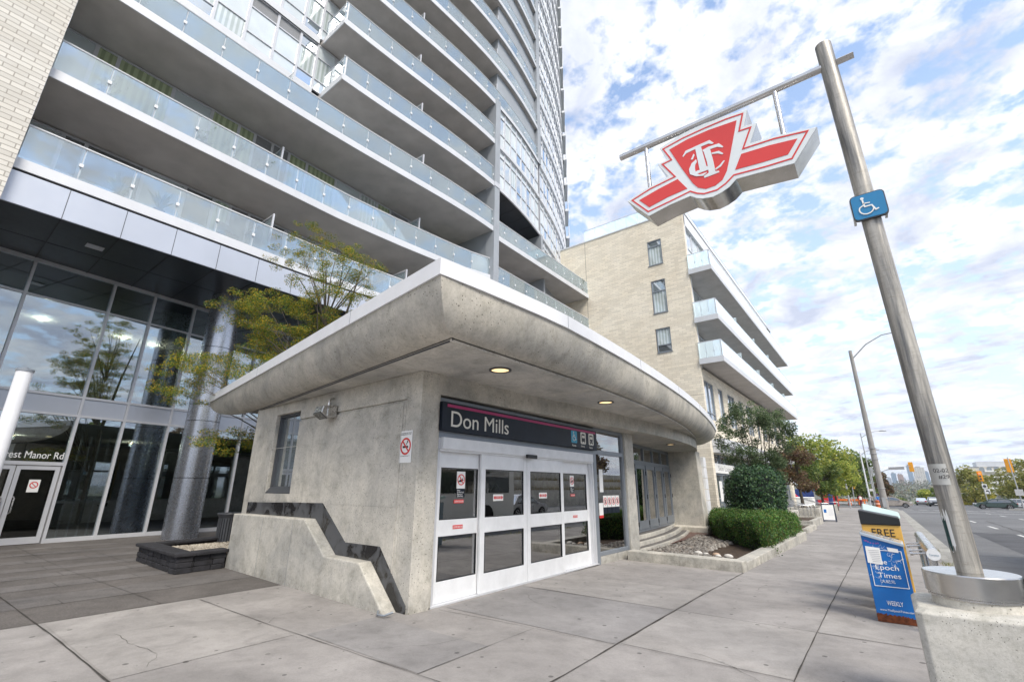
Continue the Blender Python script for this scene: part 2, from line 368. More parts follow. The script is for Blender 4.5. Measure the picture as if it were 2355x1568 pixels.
m_asph = pavement_mat('asphalt_surface', (.21, .213, .222), .2, 0, .25)
m_asph2 = pavement_mat('asphalt_patch', (.12, .122, .133), .2, 0)
m_mark = M('road_paint', (.6, .6, .58), .7, 0, .25, 6)
m_joint = M('joint_filler', (.045, .04, .035), .95, 0, .5, 12)
m_soil = M('soil_mulch', (.055, .035, .022), .95, 0, .6, 14, .8, .02, 30)
m_hill = M('far_land', (.16, .17, .12), .95, 0, .4, .02)
def struct(o): o['kind'] = 'structure'; return o
# strips of ground following the slope
def sheet(name, mat, x0, x1, ys, dz, kind='structure'):
    b = MB()
    n = len(b.v)
    for y in ys: b.v += [(x0, y, gz(y)+dz), (x1, y, gz(y)+dz)]
    for i in range(len(ys)-1): b.f.append((2*i, 2*i+1, 2*i+3, 2*i+2)); b.m.append(0)
    o = b.build(name, mat, fix=False); o['kind'] = kind; return o
YS = [-45, 0, 4, 8, 12, 20, 30, 45, 60, 80, 110, 130]
# terrain that falls into the valley and rises to the far city
b = MB(); yy = [-3000, -200, -45, 0, 8, 60, 118, 150, 200, 300, 500, 900, 1500, 2300, 3200, 6000]
zf = lambda y: -0.02 + gz(y)-.12 if y <= 118 else float(np.interp(y, [118, 150, 200, 300, 500, 900, 1500, 2300, 3200, 6000], [-1.46, -2.6, -5.5, -13, -24, -26, -8, 14, 22, 30]))
xx = [-4000, -1000, -300, -80, -30, 0, 30, 80, 300, 1000, 4000]
for y in yy:
    for x in xx:
        b.v.append((x, y, zf(y)+(random.uniform(-1, 1)*min(4, max(0, (y-300)/300)))))
k = len(xx)
for i in range(len(yy)-1):
    for j in range(k-1): b.f.append((i*k+j, i*k+j+1, (i+1)*k+j+1, (i+1)*k+j)); b.m.append(0)
struct(b.build('ground', m_hill, fix=False, smooth=180))
sheet('pavement', m_pave, -2.56, .82, YS[:9]+[78], 0.0)
sheet('forecourt', m_pave, -8.45, -2.56, YS[:9]+[82], 0.0)
sheet('far_pavement', m_pave, -30, .8, [112, 130, 150], 0.0)
struct(sheet('plaza', m_agg, -26, -8.45, [-45, 0, 4, 8, 12, 20, 40], 0.0))
sheet('road', m_asph, 1.0, 30, YS+[150], -.13)
sheet('cross_street', m_asph, -120, 160, [88, 110], -.126)
# plaza bands
bb = MB()
for x0, x1 in ((-9.95, -9.6), (-9.58, -9.56), (-11.75, -11.2), (-13.0, -12.5), (-14.1, -13.6), (-15.5, -14.95), (-17.03, -16.57), (-18.4, -18.0)):
    if x1-x0 < .1: continue
    bb.quad((x0, -6, .004), (x1, -6, .004), (x1, 4.6, .004), (x0, 4.6, .004))
bb.quad((-10.45, -6, .004), (-9.95, -6, .004), (-9.95, 4.6, .004), (-10.45, 4.6, .004))
struct(bb.build('paving_bands', m_band, fix=False))
bj = MB()
for x0, x1 in ((-9.95, -9.6), (-11.75, -11.2), (-13.0, -12.5), (-14.1, -13.6), (-15.5, -14.95), (-17.03, -16.57), (-18.4, -18.0)):
    y = -5+random.random()
    while y < 4.5: bj.quad((x0, y, .006), (x1, y, .006), (x1, y+.008, .006), (x0, y+.008, .006)); y += random.uniform(1.0, 1.5)
struct(bj.build('band_joints', m_joint, fix=False))
# slabs of a slightly different pour
m_slabd = pavement_mat('darker_slab', (.295, .283, .28)); m_slabl = pavement_mat('lighter_slab', (.365, .345, .33))
for q, mt in (((-5.15, -2.59, 5.2, 7.02), m_slabd), ((-5.15, -2.59, 7.05, 8.53), m_slabl), ((-2.55, -.93, 5.26, 7.02), m_slabl), ((-.91, .8, 3.42, 5.22), m_slabd), ((-.91, .8, 7.05, 8.0), m_slabl), ((-8.43, -5.6, 1.6, 3.24), m_slabl), ((-2.55, -.93, 1.0, 3.38), m_slabd), ((-5.5, -3.62, 3.34, 4.3), m_slabd)):
    b = MB(); b.quad((q[0], q[2], .004), (q[1], q[2], .004), (q[1], q[3], .004), (q[0], q[3], .004)); struct(b.build('pavement_slab', mt, fix=False))
# joints
jb = MB()
def joint(pts, w=.016):
    w *= .55
    P = []
    for i in range(len(pts)-1):
        a = Vector((*pts[i], 0)); c = Vector((*pts[i+1], 0)); n = max(1, int((c-a).length/.25))
        for k in range(n): P.append(a.lerp(c, k/n))
    P.append(Vector((*pts[-1], 0)))
    L_, R_ = [], []
    for i, p in enumerate(P):
        d = (P[min(i+1, len(P)-1)]-P[max(0, i-1)]).normalized(); nn = Vector((-d.y, d.x, 0))
        off = nn*random.uniform(-.004, .004); h = w/2*random.uniform(.5, 1.5)
        L_.append(p+off+nn*h); R_.append(p+off-nn*h)
    for i in range(len(P)-1):
        q = [L_[i], R_[i], R_[i+1], L_[i+1]]
        jb.quad(*[(v.x, v.y, gz(v.y)+.008) for v in q])
joint([(-2.57, -3), (-2.57, 3.9), (-2.56, 11)], .03)
joint([(-.92, -3), (-.92, 6.6), (-.9, 20), (-.9, 60)], .02)
joint([(-12.5, 1.45), (-10.84, 1.47), (-7.53, 1.56), (-2.57, 1.6)], .028)
joint([(-19.3, 2.6), (-13, 2.64), (-8.45, 2.82)], .012)
joint([(-18.3, 3.7), (-13.3, 3.69)], .01)
joint([(-8.3, 3.26), (-6.43, 3.26), (-3.36, 3.32), (-2.57, 3.32)], .016)
joint([(-8.46, -3), (-8.46, 4.5)], .02)
joint([(-5.12, 5.03), (-4.16, 5.1), (-2.57, 5.17)], .012)
joint([(-3.62, 3.32), (-3.6, 5.13)], .008)
joint([(-5.03, 7.04), (-2.57, 7.03), (.8, 7.03)], .014)
joint([(-5.1, 8.55), (-2.57, 8.54)], .006)
joint([(-5.1, 10.1), (-2.57, 10.05), (.8, 10.05)], .007)
joint([(-2.57, 5.2), (.8, 5.24)], .008); joint([(-2.57, 3.4), (.8, 3.4)], .008)
for y in (12.6, 14.3, 16.2, 18.2, 20.2, 22.4, 24.6, 27, 30, 33, 36, 40, 44): joint([(-2.4, y), (.8, y)], .012)
rc = random.Random(21)
for (x, y, a, n_) in ((-4.6, 3.4, 1.0, 9), (-1.9, 5.4, .4, 10), (-3.9, 6.1, 2.4, 8), (-7.2, 2.0, .3, 12), (-.6, 8.1, 1.9, 10), (-2.2, 8.8, .9, 9), (-6.3, 3.3, 2.0, 7), (-1.5, 3.4, 1.2, 8)):
    P_ = [(x, y)]
    for k in range(n_): a += rc.uniform(-.5, .5); x += .13*math.cos(a); y += .13*math.sin(a); P_.append((x, y))
    joint(P_, .006)
struct(jb.build('pavement_joints', m_joint, fix=False))
# kerb along the road
kb = MB()
ys = [-40, 0, 4, 8, 14, 20, 30, 45, 60, 78]
for i in range(len(ys)-1):
    a, c = ys[i], ys[i+1]
    kb.rings([[(.82, y, gz(y)+.004), (.99, y, gz(y)+.0), (1.02, y, gz(y)-.135), (1.02, y, gz(y)-.3), (.82, y, gz(y)-.3)] for y in (a, c)], True, True)
struct(kb.build('kerb', m_kerb))
gb = MB()
for i in range(len(ys)-1):
    a, c = ys[i], ys[i+1]; gb.quad((1.02, a, gz(a)-.126), (1.38, a, gz(a)-.126), (1.38, c, gz(c)-.126), (1.02, c, gz(c)-.126))
struct(gb.build('gutter', m_kerb, fix=False))
# road markings: lane dashes, stop line, crossing
mk = MB()
def rq(x0, x1, y0, y1): mk.quad((x0, y0, gz(y0)-.121), (x1, y0, gz(y0)-.121), (x1, y1, gz(y1)-.121), (x0, y1, gz(y1)-.121))
for x in (4.55, 8.3, 12.0, 15.6):
    for k in range(-2, 9): rq(x-.07, x+.07, 6.5+k*8.2-1.5, 6.5+k*8.2+1.5)
rq(1.4, 13.2, 72, 72.5)
for k in range(16): rq(1.6+k*1.5, 2.5+k*1.5, 80.5, 81); rq(1.6+k*1.5, 2.5+k*1.5, 84.5, 85)
struct(mk.build('road_markings', m_mark, fix=False))
pt = MB()
for (x0, y0, x1, y1) in ((3.0, 22, 7.4, 33), (7.8, 24, 12, 50), (4.9, 12, 8, 19)):
    n = 8; P = []
    for i in range(n): P.append((x0+(x1-x0)*i/(n-1), y0+random.uniform(-.6, .6)))
    for i in range(n): P.append((x1-(x1-x0)*i/(n-1), y1+random.uniform(-.6, .6)))
    pt.ngon([(x, y, gz(y)-.1255) for x, y in P])
struct(pt.build('asphalt_patches', m_asph2, fix=False))
cb = MB()
for pth in ([(5, 14), (5.3, 24), (5.0, 34), (5.5, 50)], [(8.5, 20), (8.0, 30), (8.9, 45)], [(1.4, 20), (3, 20.4), (8, 19.8)]):
    for i in range(len(pth)-1):
        (xa, ya), (xb, yb) = pth[i], pth[i+1]; n = 14; pr = None
        for k in range(n+1):
            x = xa+(xb-xa)*k/n+random.uniform(-.06, .06); y = ya+(yb-ya)*k/n
            if pr: cb.quad((pr[0]-.02, pr[1]-.02, gz(pr[1])-.118), (pr[0]+.02, pr[1]+.02, gz(pr[1])-.118), (x+.02, y+.02, gz(y)-.118), (x-.02, y-.02, gz(y)-.118))
            pr = (x, y)
struct(cb.build('road_cracks', m_joint, fix=False))
# weeds in the boulevard joint
m_weed = leafmat('weed_blades', [(.10, .13, .03), (.20, .20, .06), (.30, .25, .10)])
wb = MB()
for cx_, cy_, n in ((.93, 13, 60), (.9, 15.2, 40), (.95, 11.3, 80), (.88, 19, 40), (.9, 25, 30), (.95, 9.9, 60), (.86, 9.2, 40)):
    for i in range(n):
        x = cx_+random.gauss(0, .07)-.06; y = cy_+random.gauss(0, .35); h = random.uniform(.04, .12); a = random.uniform(0, 6.28); dx, dy = math.cos(a)*.008, math.sin(a)*.008
        lx, ly = random.gauss(0, .04), random.gauss(0, .04); z = gz(y)
        wb.ngon([(x-dx, y-dy, z), (x+dx, y+dy, z), (x+lx, y+ly, z+h)])
tag(wb.build('weeds', m_weed, fix=False), 'tufts of grass growing in the joint behind the road kerb', 'weeds', kind='stuff')
# ================================================================ station entrance building
ST = th('station_entrance', 'low concrete station entrance with a curved flaring canopy and white sliding doors', 'station entrance', (-5.25, 4.6, 0))
DX = Vector((-0.9985, .055, 0)); NY = Vector((-.055, -.9985, 0))     # along the side wall / its outward normal
C0 = Vector((-5.25, 4.60, 0))
def sw(s, d, z): # point on side wall: s metres from the corner, d outward
    p = C0+DX*s+NY*d; return (p.x, p.y, z)
# --- side wall with window opening, recessed panel field
b = MB()
TH = -.35
def wallblock(s0, s1, z0, z1, d=0.0):
    b.prism([sw(s0, d, z0), sw(s1, d, z0), sw(s1, d, z1), sw(s0, d, z1)], -NY*(.35+d))
WS0, WS1, WZ0, WZ1 = 3.88, 4.98, 1.47, 3.08
wallblock(WS1, 6.05, -.3, 3.3); wallblock(WS0, WS1, -.3, WZ0); wallblock(WS0, WS1, WZ1, 3.3)
# field between corner and window: border proud 25 mm round a recessed panel
wallblock(.36, WS0, -.3, 2.86, -.0); wallblock(0, .36, -.3, 3.3, .0); wallblock(.36, WS0, 2.9, 3.3, .0)
wallblock(.36, WS0, 2.86, 2.9, -.03)
wall = b.build('side_wall', m_conc, ST, bev=.012)
b = MB()
for s in (.42, ): b.prism([sw(s, .002, .2), sw(s+.012, .002, .2), sw(s+.012, .002, 2.86), sw(s, .002, 2.86)], NY*.006)
for z in (1.32, 2.36): b.prism([sw(.45, .0015, z), sw(6.0, .0015, z), sw(6.0, .0015, z+.008), sw(.45, .0015, z+.008)], NY*.002)
b.build('form_joints', m_dgrey if False else m_conc3, ST)
# front pier at the corner, lintel beam, bay piers
b = MB()
b.box(-5.6, -5.25, 4.62, 5.0, -.3, 3.3)
b.build('corner_pier', m_conc, ST, bev=.015)
beam = [(-5.25, 4.95), (-5.2, 6), (-5.12, 7.2), (-4.98, 8.6), (-4.85, 10), (-4.76, 11.6), (-4.72, 13), (-4.76, 14.6), (-4.9, 16.2), (-5.15, 17.7), (-5.5, 19.0), (-5.85, 20.0)]
b = MB()
b.rings([[(x, y, 2.985), (x, y, 3.3), (x-.55, y+.02, 3.3), (x-.55, y+.02, 2.985)] for x, y in beam], True, True)
b.build('lintel_beam', m_conc, ST, smooth=35)
b = MB(); b.box(-5.6, -5.22, 11.68, 12.2, -.3, 2.985); b.box(-5.6, -5.28, 10.05, 11.68, -.3, .14)
b.build('bay_pier', m_conc3, ST, bev=.012)
# recess ceiling + far pier (battered foot)
b = MB(); b.ngon([(-5.0, 12.2, 2.98), (-5.6, 19.2, 2.98), (-8.5, 19.6, 2.98), (-8.5, 12.2, 2.98)]); b.build('recess_ceiling', m_conc2, ST, fix=False)
b = MB()
def ring(z, g): return [(-7.2-g, 19.15-g, z), (-5.62+g, 19.15-g*.6, z), (-5.72+g*1.2, 20.0, z), (-7.2-g, 20.3, z)]
b.rings([ring(-.4, .16), ring(.18, .15), ring(.24, .06), ring(2.985, 0)], True, True)
b.build('flared_pier', m_conc, ST, bev=.01)
b = MB()
for i in range(6):
    z = .3+i*.42; b.box(-5.74, -5.60, 20.0-.005, 20.35, z, z+.40)
b.build('edge_blocks', m_white, ST, bev=.006)
# body behind (back, far side, roof slab)
b = MB()
b.box(-11.3, -10.95, 5.3, 19.0, -.3, .95); b.box(-11.3, -10.95, 5.3, 6.4, .95, 3.3); b.box(-11.3, -10.95, 10.4, 10.9, .95, 3.3); b.box(-11.3, -10.95, 14.8, 19.0, .95, 3.3); b.box(-11.3, -7.2, 19.62, 19.95, -.4, 3.3)
b.build('rear_wall', m_conc, ST)  # openings added in this unseen wall to let daylight into the interior
# --- canopy: loft between soffit edge K and coping edge T
Kp, Tp = [], []
for i in range(11):
    f = i/10; Kp.append((-11.9+(8.1)*f, 5.02-(1.28)*f)); Tp.append((-14.84+(11.34)*f, 5.12-(1.88)*f))
nleft = len(Kp)
for i in range(1, 30):
    f = i/29
    yk = 3.74+(19.7-3.74)*f; yt = 3.24+(20.9-3.24)*f
    xk = -3.8+.08*min(1, (yk-3.74)/3)-(.0121*(yk-7)**2 if yk > 7 else 0)
    xt = -3.5+.18*min(1, (yt-3.24)/2.2)-(.0066*(yt-4)**2 if yt > 4 else 0)
    Kp.append((xk, yk)); Tp.append((xt, yt))
for (k_, t_) in (((-6.1, 20.35), (-5.65, 21.95)), ((-6.9, 20.85), (-6.6, 22.8)), ((-8.2, 21.1), (-8.2, 23.2)), ((-10.5, 21.1), (-10.5, 23.3))):
    Kp.append(k_); Tp.append(t_)
ZS, ZT = 3.3, 3.88
def prof(K, T, n=9):
    out = []
    for j in range(n+1):
        th_ = j/n*math.pi/2
        h = math.sin(th_)**.85; z = (1-math.cos(th_))**.9
        out.append((K[0]+(T[0]-K[0])*h*.93+(T[0]-K[0])*.07*(j/n), K[1]+(T[1]-K[1])*h*.93+(T[1]-K[1])*.07*(j/n), ZS+.015+(ZT-ZS-.015)*z))
    return out
def canopy_part(rng, name):
    b = MB(); b.rings([prof(Kp[i], Tp[i]) for i in rng], False, False); return b.build(name, m_roofc, ST, smooth=180, fix=False)
canopy_part(range(0, nleft), 'canopy_side_fascia'); canopy_part(range(nleft-1, len(Kp)), 'canopy_front_fascia')
b = MB()  # closing end at the left tip
b.ngon([(Kp[0][0], Kp[0][1], ZS+.015)]+prof(Kp[0], Tp[0])[1:]+[(Kp[0][0]-.2, Kp[0][1]+1.5, ZT)]); b.build('canopy_end', m_roofc, ST, fix=False)
# soffit + drip bead
b = MB()
inner = [(-11.9, 5.02), (-11.9, 8), (-10.5, 21.1)]
b.ngon([(x, y, ZS) for x, y in Kp]+[(-11.9, 21.1, ZS), (-11.9, 5.3, ZS)]); b.build('soffit', m_conc2, ST, fix=False)
b = MB(); b.tube([(x-.03, y+.02, ZS-.005) for x, y in Kp[nleft-1:]], .022, 6); b.build('drip_bead', m_conc3, ST, smooth=60)
b = MB()
b.rings([[(x+.02, y+.015, ZS-.012), (x-.03, y+.05, ZS-.012), (x-.03, y+.05, ZS+.02), (x+.02, y+.015, ZS+.02)] for x, y in Kp[:nleft]], True, True); b.build('soffit_shadow_gap', m_dgrey, ST)
# coping
def offp(P, d):
    out = []
    for i in range(len(P)):
        a = Vector((*P[max(0, i-1)], 0)); c = Vector((*P[min(len(P)-1, i+1)], 0)); t_ = (c-a).normalized(); out.append((P[i][0]+t_.y*d, P[i][1]-t_.x*d))
    return out
b = MB()
oc = offp(Tp, .03); ic = offp(Tp, -.25)
b.rings([[(o_[0], o_[1], ZT-.01), (o_[0], o_[1], 4.07), (q[0], q[1], 4.09), (q[0], q[1], ZT-.01)] for o_, q in zip(oc, ic)], True, True)
b.build('white_coping', m_white, ST, smooth=30)
for i in (4, 8, 14, 19, 24, 29, 34):
    b = MB()
    o_ = oc[i]; o2 = oc[i+1]; d = Vector((o2[0]-o_[0], o2[1]-o_[1], 0)).normalized(); nn = Vector((d.y, -d.x, 0))*.003
    b.prism([(o_[0]+nn.x, o_[1]+nn.y, ZT-.008), (o_[0]+nn.x+d.x*.008, o_[1]+nn.y+d.y*.008, ZT-.008), (o_[0]+nn.x+d.x*.008, o_[1]+nn.y+d.y*.008, 4.068), (o_[0]+nn.x, o_[1]+nn.y, 4.068)], -nn*1.5)
    b.build('coping_joint', m_grey, ST)
b = MB(); b.ngon([(x, y, 4.0) for x, y in ic]+[(-14, 21, 4.0)]); b.build('roof', m_grey, ST, fix=False)
# --- low sloping side wall in front and dark flashing
b = MB()
prof2 = [(5.85, -.3), (5.85, 1.05), (2.72, 1.07), (1.93, .56), (.93, .56), (.22, -.02), (.2, -.3)]
def lw(s, d, z): return sw(s, d, z)
b.prism([lw(s, .22, z) for s, z in prof2], -NY*.22); low = b.build('low_ramped_wall', m_conc3, ST, bev=.02)
b = MB()
up = [(5.75, 1.28), (2.55, 1.33), (1.7, .76), (.75, .77), (.06, .1), (.06, -.02), (.22, -.02), (.95, .56), (1.95, .56), (2.74, 1.07), (5.75, 1.05)]
b.prism([sw(s, .012, z) for s, z in up], -NY*.01); b.build('flashing', m_flash, ST)
b = MB()
for s in (3.1, 4.35): b.prism([sw(s, .2215, 0), sw(s+.004, .2215, 0), sw(s+.004, .2215, 1.03), sw(s, .2215, 1.03)], NY*.002)
b.build('wall_joints', m_grey, ST)
b = MB(); b.tube([sw(.28, .27, .05), sw(.2, .33, .03), sw(.1, .3, .03), sw(.05, .2, .06)], .014, 8); b.build('drain_pipe', m_grey, ST, smooth=60)
# --- side window
def frame_rect(b, P, x0, x1, z0, z1, w_, d0, d1, mi=0):
    """P(s,d,z) maps to world; frame of four bars"""
    for (a0, a1, c0, c1) in ((x0, x1, z0, z0+w_), (x0, x1, z1-w_, z1), (x0, x0+w_, z0+w_, z1-w_), (x1-w_, x1, z0+w_, z1-w_)):
        b.prism([P(a0, d0, c0), P(a1, d0, c0), P(a1, d0, c1), P(a0, d0, c1)], tuple(Vector(P(a0, d1, c0))-Vector(P(a0, d0, c0))), mi)
b = MB(); frame_rect(b, sw, WS0, WS1, WZ0+.02, WZ1, .05, -.08, -.2)
b.prism([sw(WS0, .0, WZ0+.0), sw(WS1, .0, WZ0), sw(WS1, -.1, WZ0+.12), sw(WS0, -.1, WZ0+.12)], (0, 0, .015))
win = b.build('window', m_dgrey, ST)
m_swin = pane('side_window_pane', (.12, .14, .15), refl=.35)
b = MB(); b.prism([sw(WS0+.05, -.15, WZ0+.07), sw(WS1-.05, -.15, WZ0+.07), sw(WS1-.05, -.15, WZ1-.05), sw(WS0+.05, -.15, WZ1-.05)], -NY*.01); b.build('pane', m_swin, win); bpy.data.objects['pane'].location = (0, 0, 0)
# --- front: entrance frame, shutter box, doors
XF = -5.31
b = MB()
b.box(XF-.06, XF+.04, 4.9, 5.0, -.02, 2.95); b.box(XF-.06, XF+.035, 5.0, 10.05, 2.88, 2.95); b.box(XF-.06, XF+.035, 5.0, 10.0, 2.33, 2.44)
b.box(XF-.06, XF+.04, 9.98, 10.12, -.02, 2.88); b.box(XF-.06, XF+.035, 10.12, 11.6, 2.36, 2.46); b.box(XF-.06, XF+.04, 11.58, 11.68, .14, 2.95)
b.box(XF-.06, XF+.035, 10.12, 11.58, .14, .22); b.box(XF-.06, XF+.036, 10.05, 11.6, 2.9, 2.98)
b.build('entrance_frame', m_grey, ST, bev=.004)
b = MB()
for (z0, z1) in ((.22, 2.36), (2.46, 2.9)): b.box(XF-.02, XF-.008, 10.12, 11.58, z0, z1)
b.build('fixed_glass', m_glass, ST)
for q in ((XF-.05, XF+.03, 9.82, 9.98, 0, 2.33), (XF-.05, XF+.03, 5.0, 5.06, 0, 2.33), (XF+.031, XF+.05, 9.87, 9.9, 0, 2.3)): b = MB(); b.box(*q); b.build('guide_rail', m_alu, ST)
b = MB(); b.box(XF-.04, XF+.10, 5.06, 9.86, 2.16, 2.335); b.box(XF-.04, XF+.06, 5.03, 9.9, 2.13, 2.16)
for k in range(6): b.box(XF+.10, XF+.103, 5.07, 9.85, 2.18+k*.026, 2.196+k*.026)
b.build('roller_shutter_box', m_door, ST, bev=.003)
b = MB(); b.box(XF+.10, XF+.15, 7.2, 7.52, 2.12, 2.19); b.build('door_sensor', m_black, ST, bev=.01)
def leaf(y0, y1, x, mid=True):
    d = MB(); z0, z1 = .02, 2.13; s = .105
    d.box(x-.045, x, y0, y0+s, z0, z1); d.box(x-.045, x, y1-s, y1, z0, z1)
    d.box(x-.044, x-.001, y0+s, y1-s, z1-.24, z1); d.box(x-.044, x-.001, y0+s, y1-s, .90, 1.13); d.box(x-.044, x-.001, y0+s, y1-s, z0, .30)
    o = d.build('sliding_door', m_door, ST, bev=.004)
    for za, zb in ((.30, .90), (1.13, z1-.24)): g = MB(); g.box(x-.026, x-.018, y0+s, y1-s, za, zb); g.build('pane', m_glass, o)
    g = MB()
    for za, zb in ((.30, .90), (1.13, z1-.24)):
        for (a, c, e, f) in ((y0+s, y1-s, za, za+.012), (y0+s, y1-s, zb-.012, zb), (y0+s, y0+s+.012, za, zb), (y1-s-.012, y1-s, za, zb)): g.box(x-.016, x-.0005, a, c, e, f)
    g.build('pane_gasket', m_black, o)
    return o
LV = [leaf(5.06, 6.12, XF-.03), leaf(6.03, 7.32, XF+.035), leaf(7.33, 8.62, XF+.035), leaf(8.58, 9.82, XF-.03)]
b = MB(); b.box(XF-.05, XF+.06, 4.95, 10.0, .0, .018); b.build('threshold', m_alu, ST)
# stickers on the doors
YD, ZD = Vector((0, 1, 0)), Vector((0, 0, 1))
def disc(b, x, y, z, r, t_=.003, n=28, mi=0, ri=0):
    if not ri: b.prism([(x, y+r*math.cos(a*2*math.pi/n), z+r*math.sin(a*2*math.pi/n)) for a in range(n)], (t_, 0, 0), mi)
    else:
        b.rings([[(x+dx, y+rr*math.cos(a*2*math.pi/n), z+rr*math.sin(a*2*math.pi/n)) for a in range(n)] for rr, dx in ((ri, 0), (r, 0), (r, t_), (ri, t_), (ri, 0))], True, False, mi)
def bird(b, x, y, z, s, mi):
    P = [(-.9, -.25), (-.45, -.05), (-.2, .15), (.1, .05), (.75, .6), (.45, .05), (.95, .1), (.4, -.25), (.0, -.45), (-.5, -.4), (-.7, -.55)]
    b.prism([(x, y+px*s, z+pz*s) for px, pz in P], (.002, 0, 0), mi)
def no_feed(o, x, y, z, k=1.0):
    b = MB(); b.box(x, x+.002, y, y+.19*k, z, z+.26*k, 0); b.box(x, x+.002, y+.005, y+.185*k, z-.135*k, z-.001, 1)
    bird(b, x+.003, y+.095*k, z+.13*k, .07*k, 1)
    disc(b, x+.004, y+.095*k, z+.135*k, .085*k, .002, mi=2, ri=.07*k)
    a = R(-52); c_, s_ = math.cos(a), math.sin(a); L2 = .075*k; h = .008*k
    b.prism([(x+.006, y+.095*k+u*c_-v*s_, z+.135*k+u*s_+v*c_) for u, v in ((-L2, -h), (L2, -h), (L2, h), (-L2, h))], (.002, 0, 0), 2)
    s = b.build('sticker', [m_wht, m_sign, m_red], o)
    text('sticker_text', 'Please\nDo Not Feed\nPigeons, or\nOther Birds', m_wht, o, (x+.003, y+.012, z-.125*k), YD, ZD, width=.15*k, height=.11*k, depth=.001)
def caution(o, x, y, z, k=1.0):
    b = MB(); b.box(x, x+.002, y, y+.22*k, z, z+.055*k, 0); b.build('sticker', [m_red], o)
    text('sticker_text', 'CAUTION STAND CLEAR', m_wht, o, (x+.003, y+.008, z+.012*k), YD, ZD, width=.205*k, height=.03*k, depth=.001)
def auto(o, x, y, z):
    b = MB(); b.box(x, x+.002, y, y+.27, z, z+.105, 0)
    b.box(x+.003, x+.005, y+.04, y+.23, z+.032, z+.073, 1)
    b.prism([(x+.003, y+.045, z+.018), (x+.003, y+.045, z+.087), (x+.003, y+.01, z+.052)], (.002, 0, 0), 1)
    b.prism([(x+.003, y+.225, z+.018), (x+.003, y+.225, z+.087), (x+.003, y+.26, z+.052)], (.002, 0, 0), 1)
    b.build('sticker', [m_wht, m_red], o)
    text('sticker_text', 'AUTOMATIC DOOR', m_wht, o, (x+.006, y+.052, z+.042), YD, ZD, width=.165, height=.022, depth=.001)
xa = XF-.045; xb = XF+.02
no_feed(LV[0], xa, 5.53, 1.58); caution(LV[0], xa, 5.48, 1.36); caution(LV[0], XF-.028, 5.46, .99)
auto(LV[1], xb, 6.36, 1.38); auto(LV[2], xb, 7.74, 1.40)
no_feed(LV[3], xa, 9.02, 1.62, .88); caution(LV[3], xa, 9.03, 1.42, .85); caution(LV[3], XF-.028, 9.08, .99, .85)
# bay window notices
b = MB(); b.box(XF-.007, XF-.005, 10.32, 10.5, 1.5, 2.02, 0); b.box(XF-.007, XF-.005, 10.24, 10.44, .98, 1.26, 0); b.box(XF-.006, XF-.004, 10.24, 10.44, .93, .99, 1)
for k in range(4):
    y = 10.46+k*.22; b.box(XF-.006, XF-.004, y, y+.2, 1.16, 1.42, 0); b.box(XF-.006, XF-.004, y, y+.2, 1.02, 1.16, 2)
    disc(b, XF-.003, y+.1, 1.29, .085, .002, mi=1, ri=.07)
    b.prism([(XF-.002, y+.1+u*.707-v*.707, 1.29-u*.707-v*.707) for u, v in ((-.075, -.007), (.075, -.007), (.075, .007), (-.075, .007))], (.002, 0, 0), 1)
    b.prism([(XF-.002, y+.1+u, 1.29+v) for u, v in ((-.03, -.05), (.03, -.04), (.02, .05), (-.02, .04))], (.001, 0, 0), 2)
b.build('notice', [m_wht, m_red, m_sign], ST)
# recessed doors with fan lights
P0 = Vector((-5.98, 12.2, 0)); P1 = Vector((-6.72, 19.15, 0)); dd = (P1-P0).normalized(); nn = Vector((dd.y, -dd.x, 0)); LL = (P1-P0).length
def rd(s, d, z): q = P0+dd*s+nn*d; return (q.x, q.y, z)
fl = .28
b = MB()
def bar(s0, s1, z0, z1, d0=0, d1=-.1): b.prism([rd(s0, d0, z0), rd(s1, d0, z0), rd(s1, d0, z1), rd(s0, d0, z1)], nn*(d1-d0))
bar(0, LL, 2.88, 2.98, .01); bar(0, LL, 2.34, 2.46, .01); bar(0, LL, fl, fl+.06, .01)
nb = 6; bw = LL/nb
for i in range(nb+1): bar(max(0, i*bw-.05), min(LL, i*bw+.05), fl+.06, 2.34); bar(max(0, i*bw-.04), min(LL, i*bw+.04), 2.46, 2.88)
b.build('fanlight_frame', m_grey, ST)
b = MB()
for i in range(nb): b.prism([rd(i*bw+.04, -.04, 2.46), rd((i+1)*bw-.04, -.04, 2.46), rd((i+1)*bw-.04, -.04, 2.88), rd(i*bw+.04, -.04, 2.88)], -nn*.01)
b.build('fanlight_glass', m_glass, ST)
for i in range(nb):
    s0, s1 = i*bw+.055, (i+1)*bw-.055; b = MB(); bar(s0, s0+.1, fl+.07, 2.33, .03, -.03); bar(s1-.1, s1, fl+.07, 2.33, .03, -.03); bar(s0+.1, s1-.1, 2.2, 2.33, .03, -.03); bar(s0+.1, s1-.1, fl+.07, fl+.32, .03, -.03)
    o = b.build('door', m_grey, ST, bev=.003)
    b = MB(); b.prism([rd(s0+.1, 0, fl+.32), rd(s1-.1, 0, fl+.32), rd(s1-.1, 0, 2.2), rd(s0+.1, 0, 2.2)], -nn*.008); b.build('pane', m_glass, o)
    b = MB()
    for z in (.45, 1.25, 2.0): bar(s1+.01, s1+.05, z, z+.13, .05, .0)
    b.build('hinge', m_black, o)
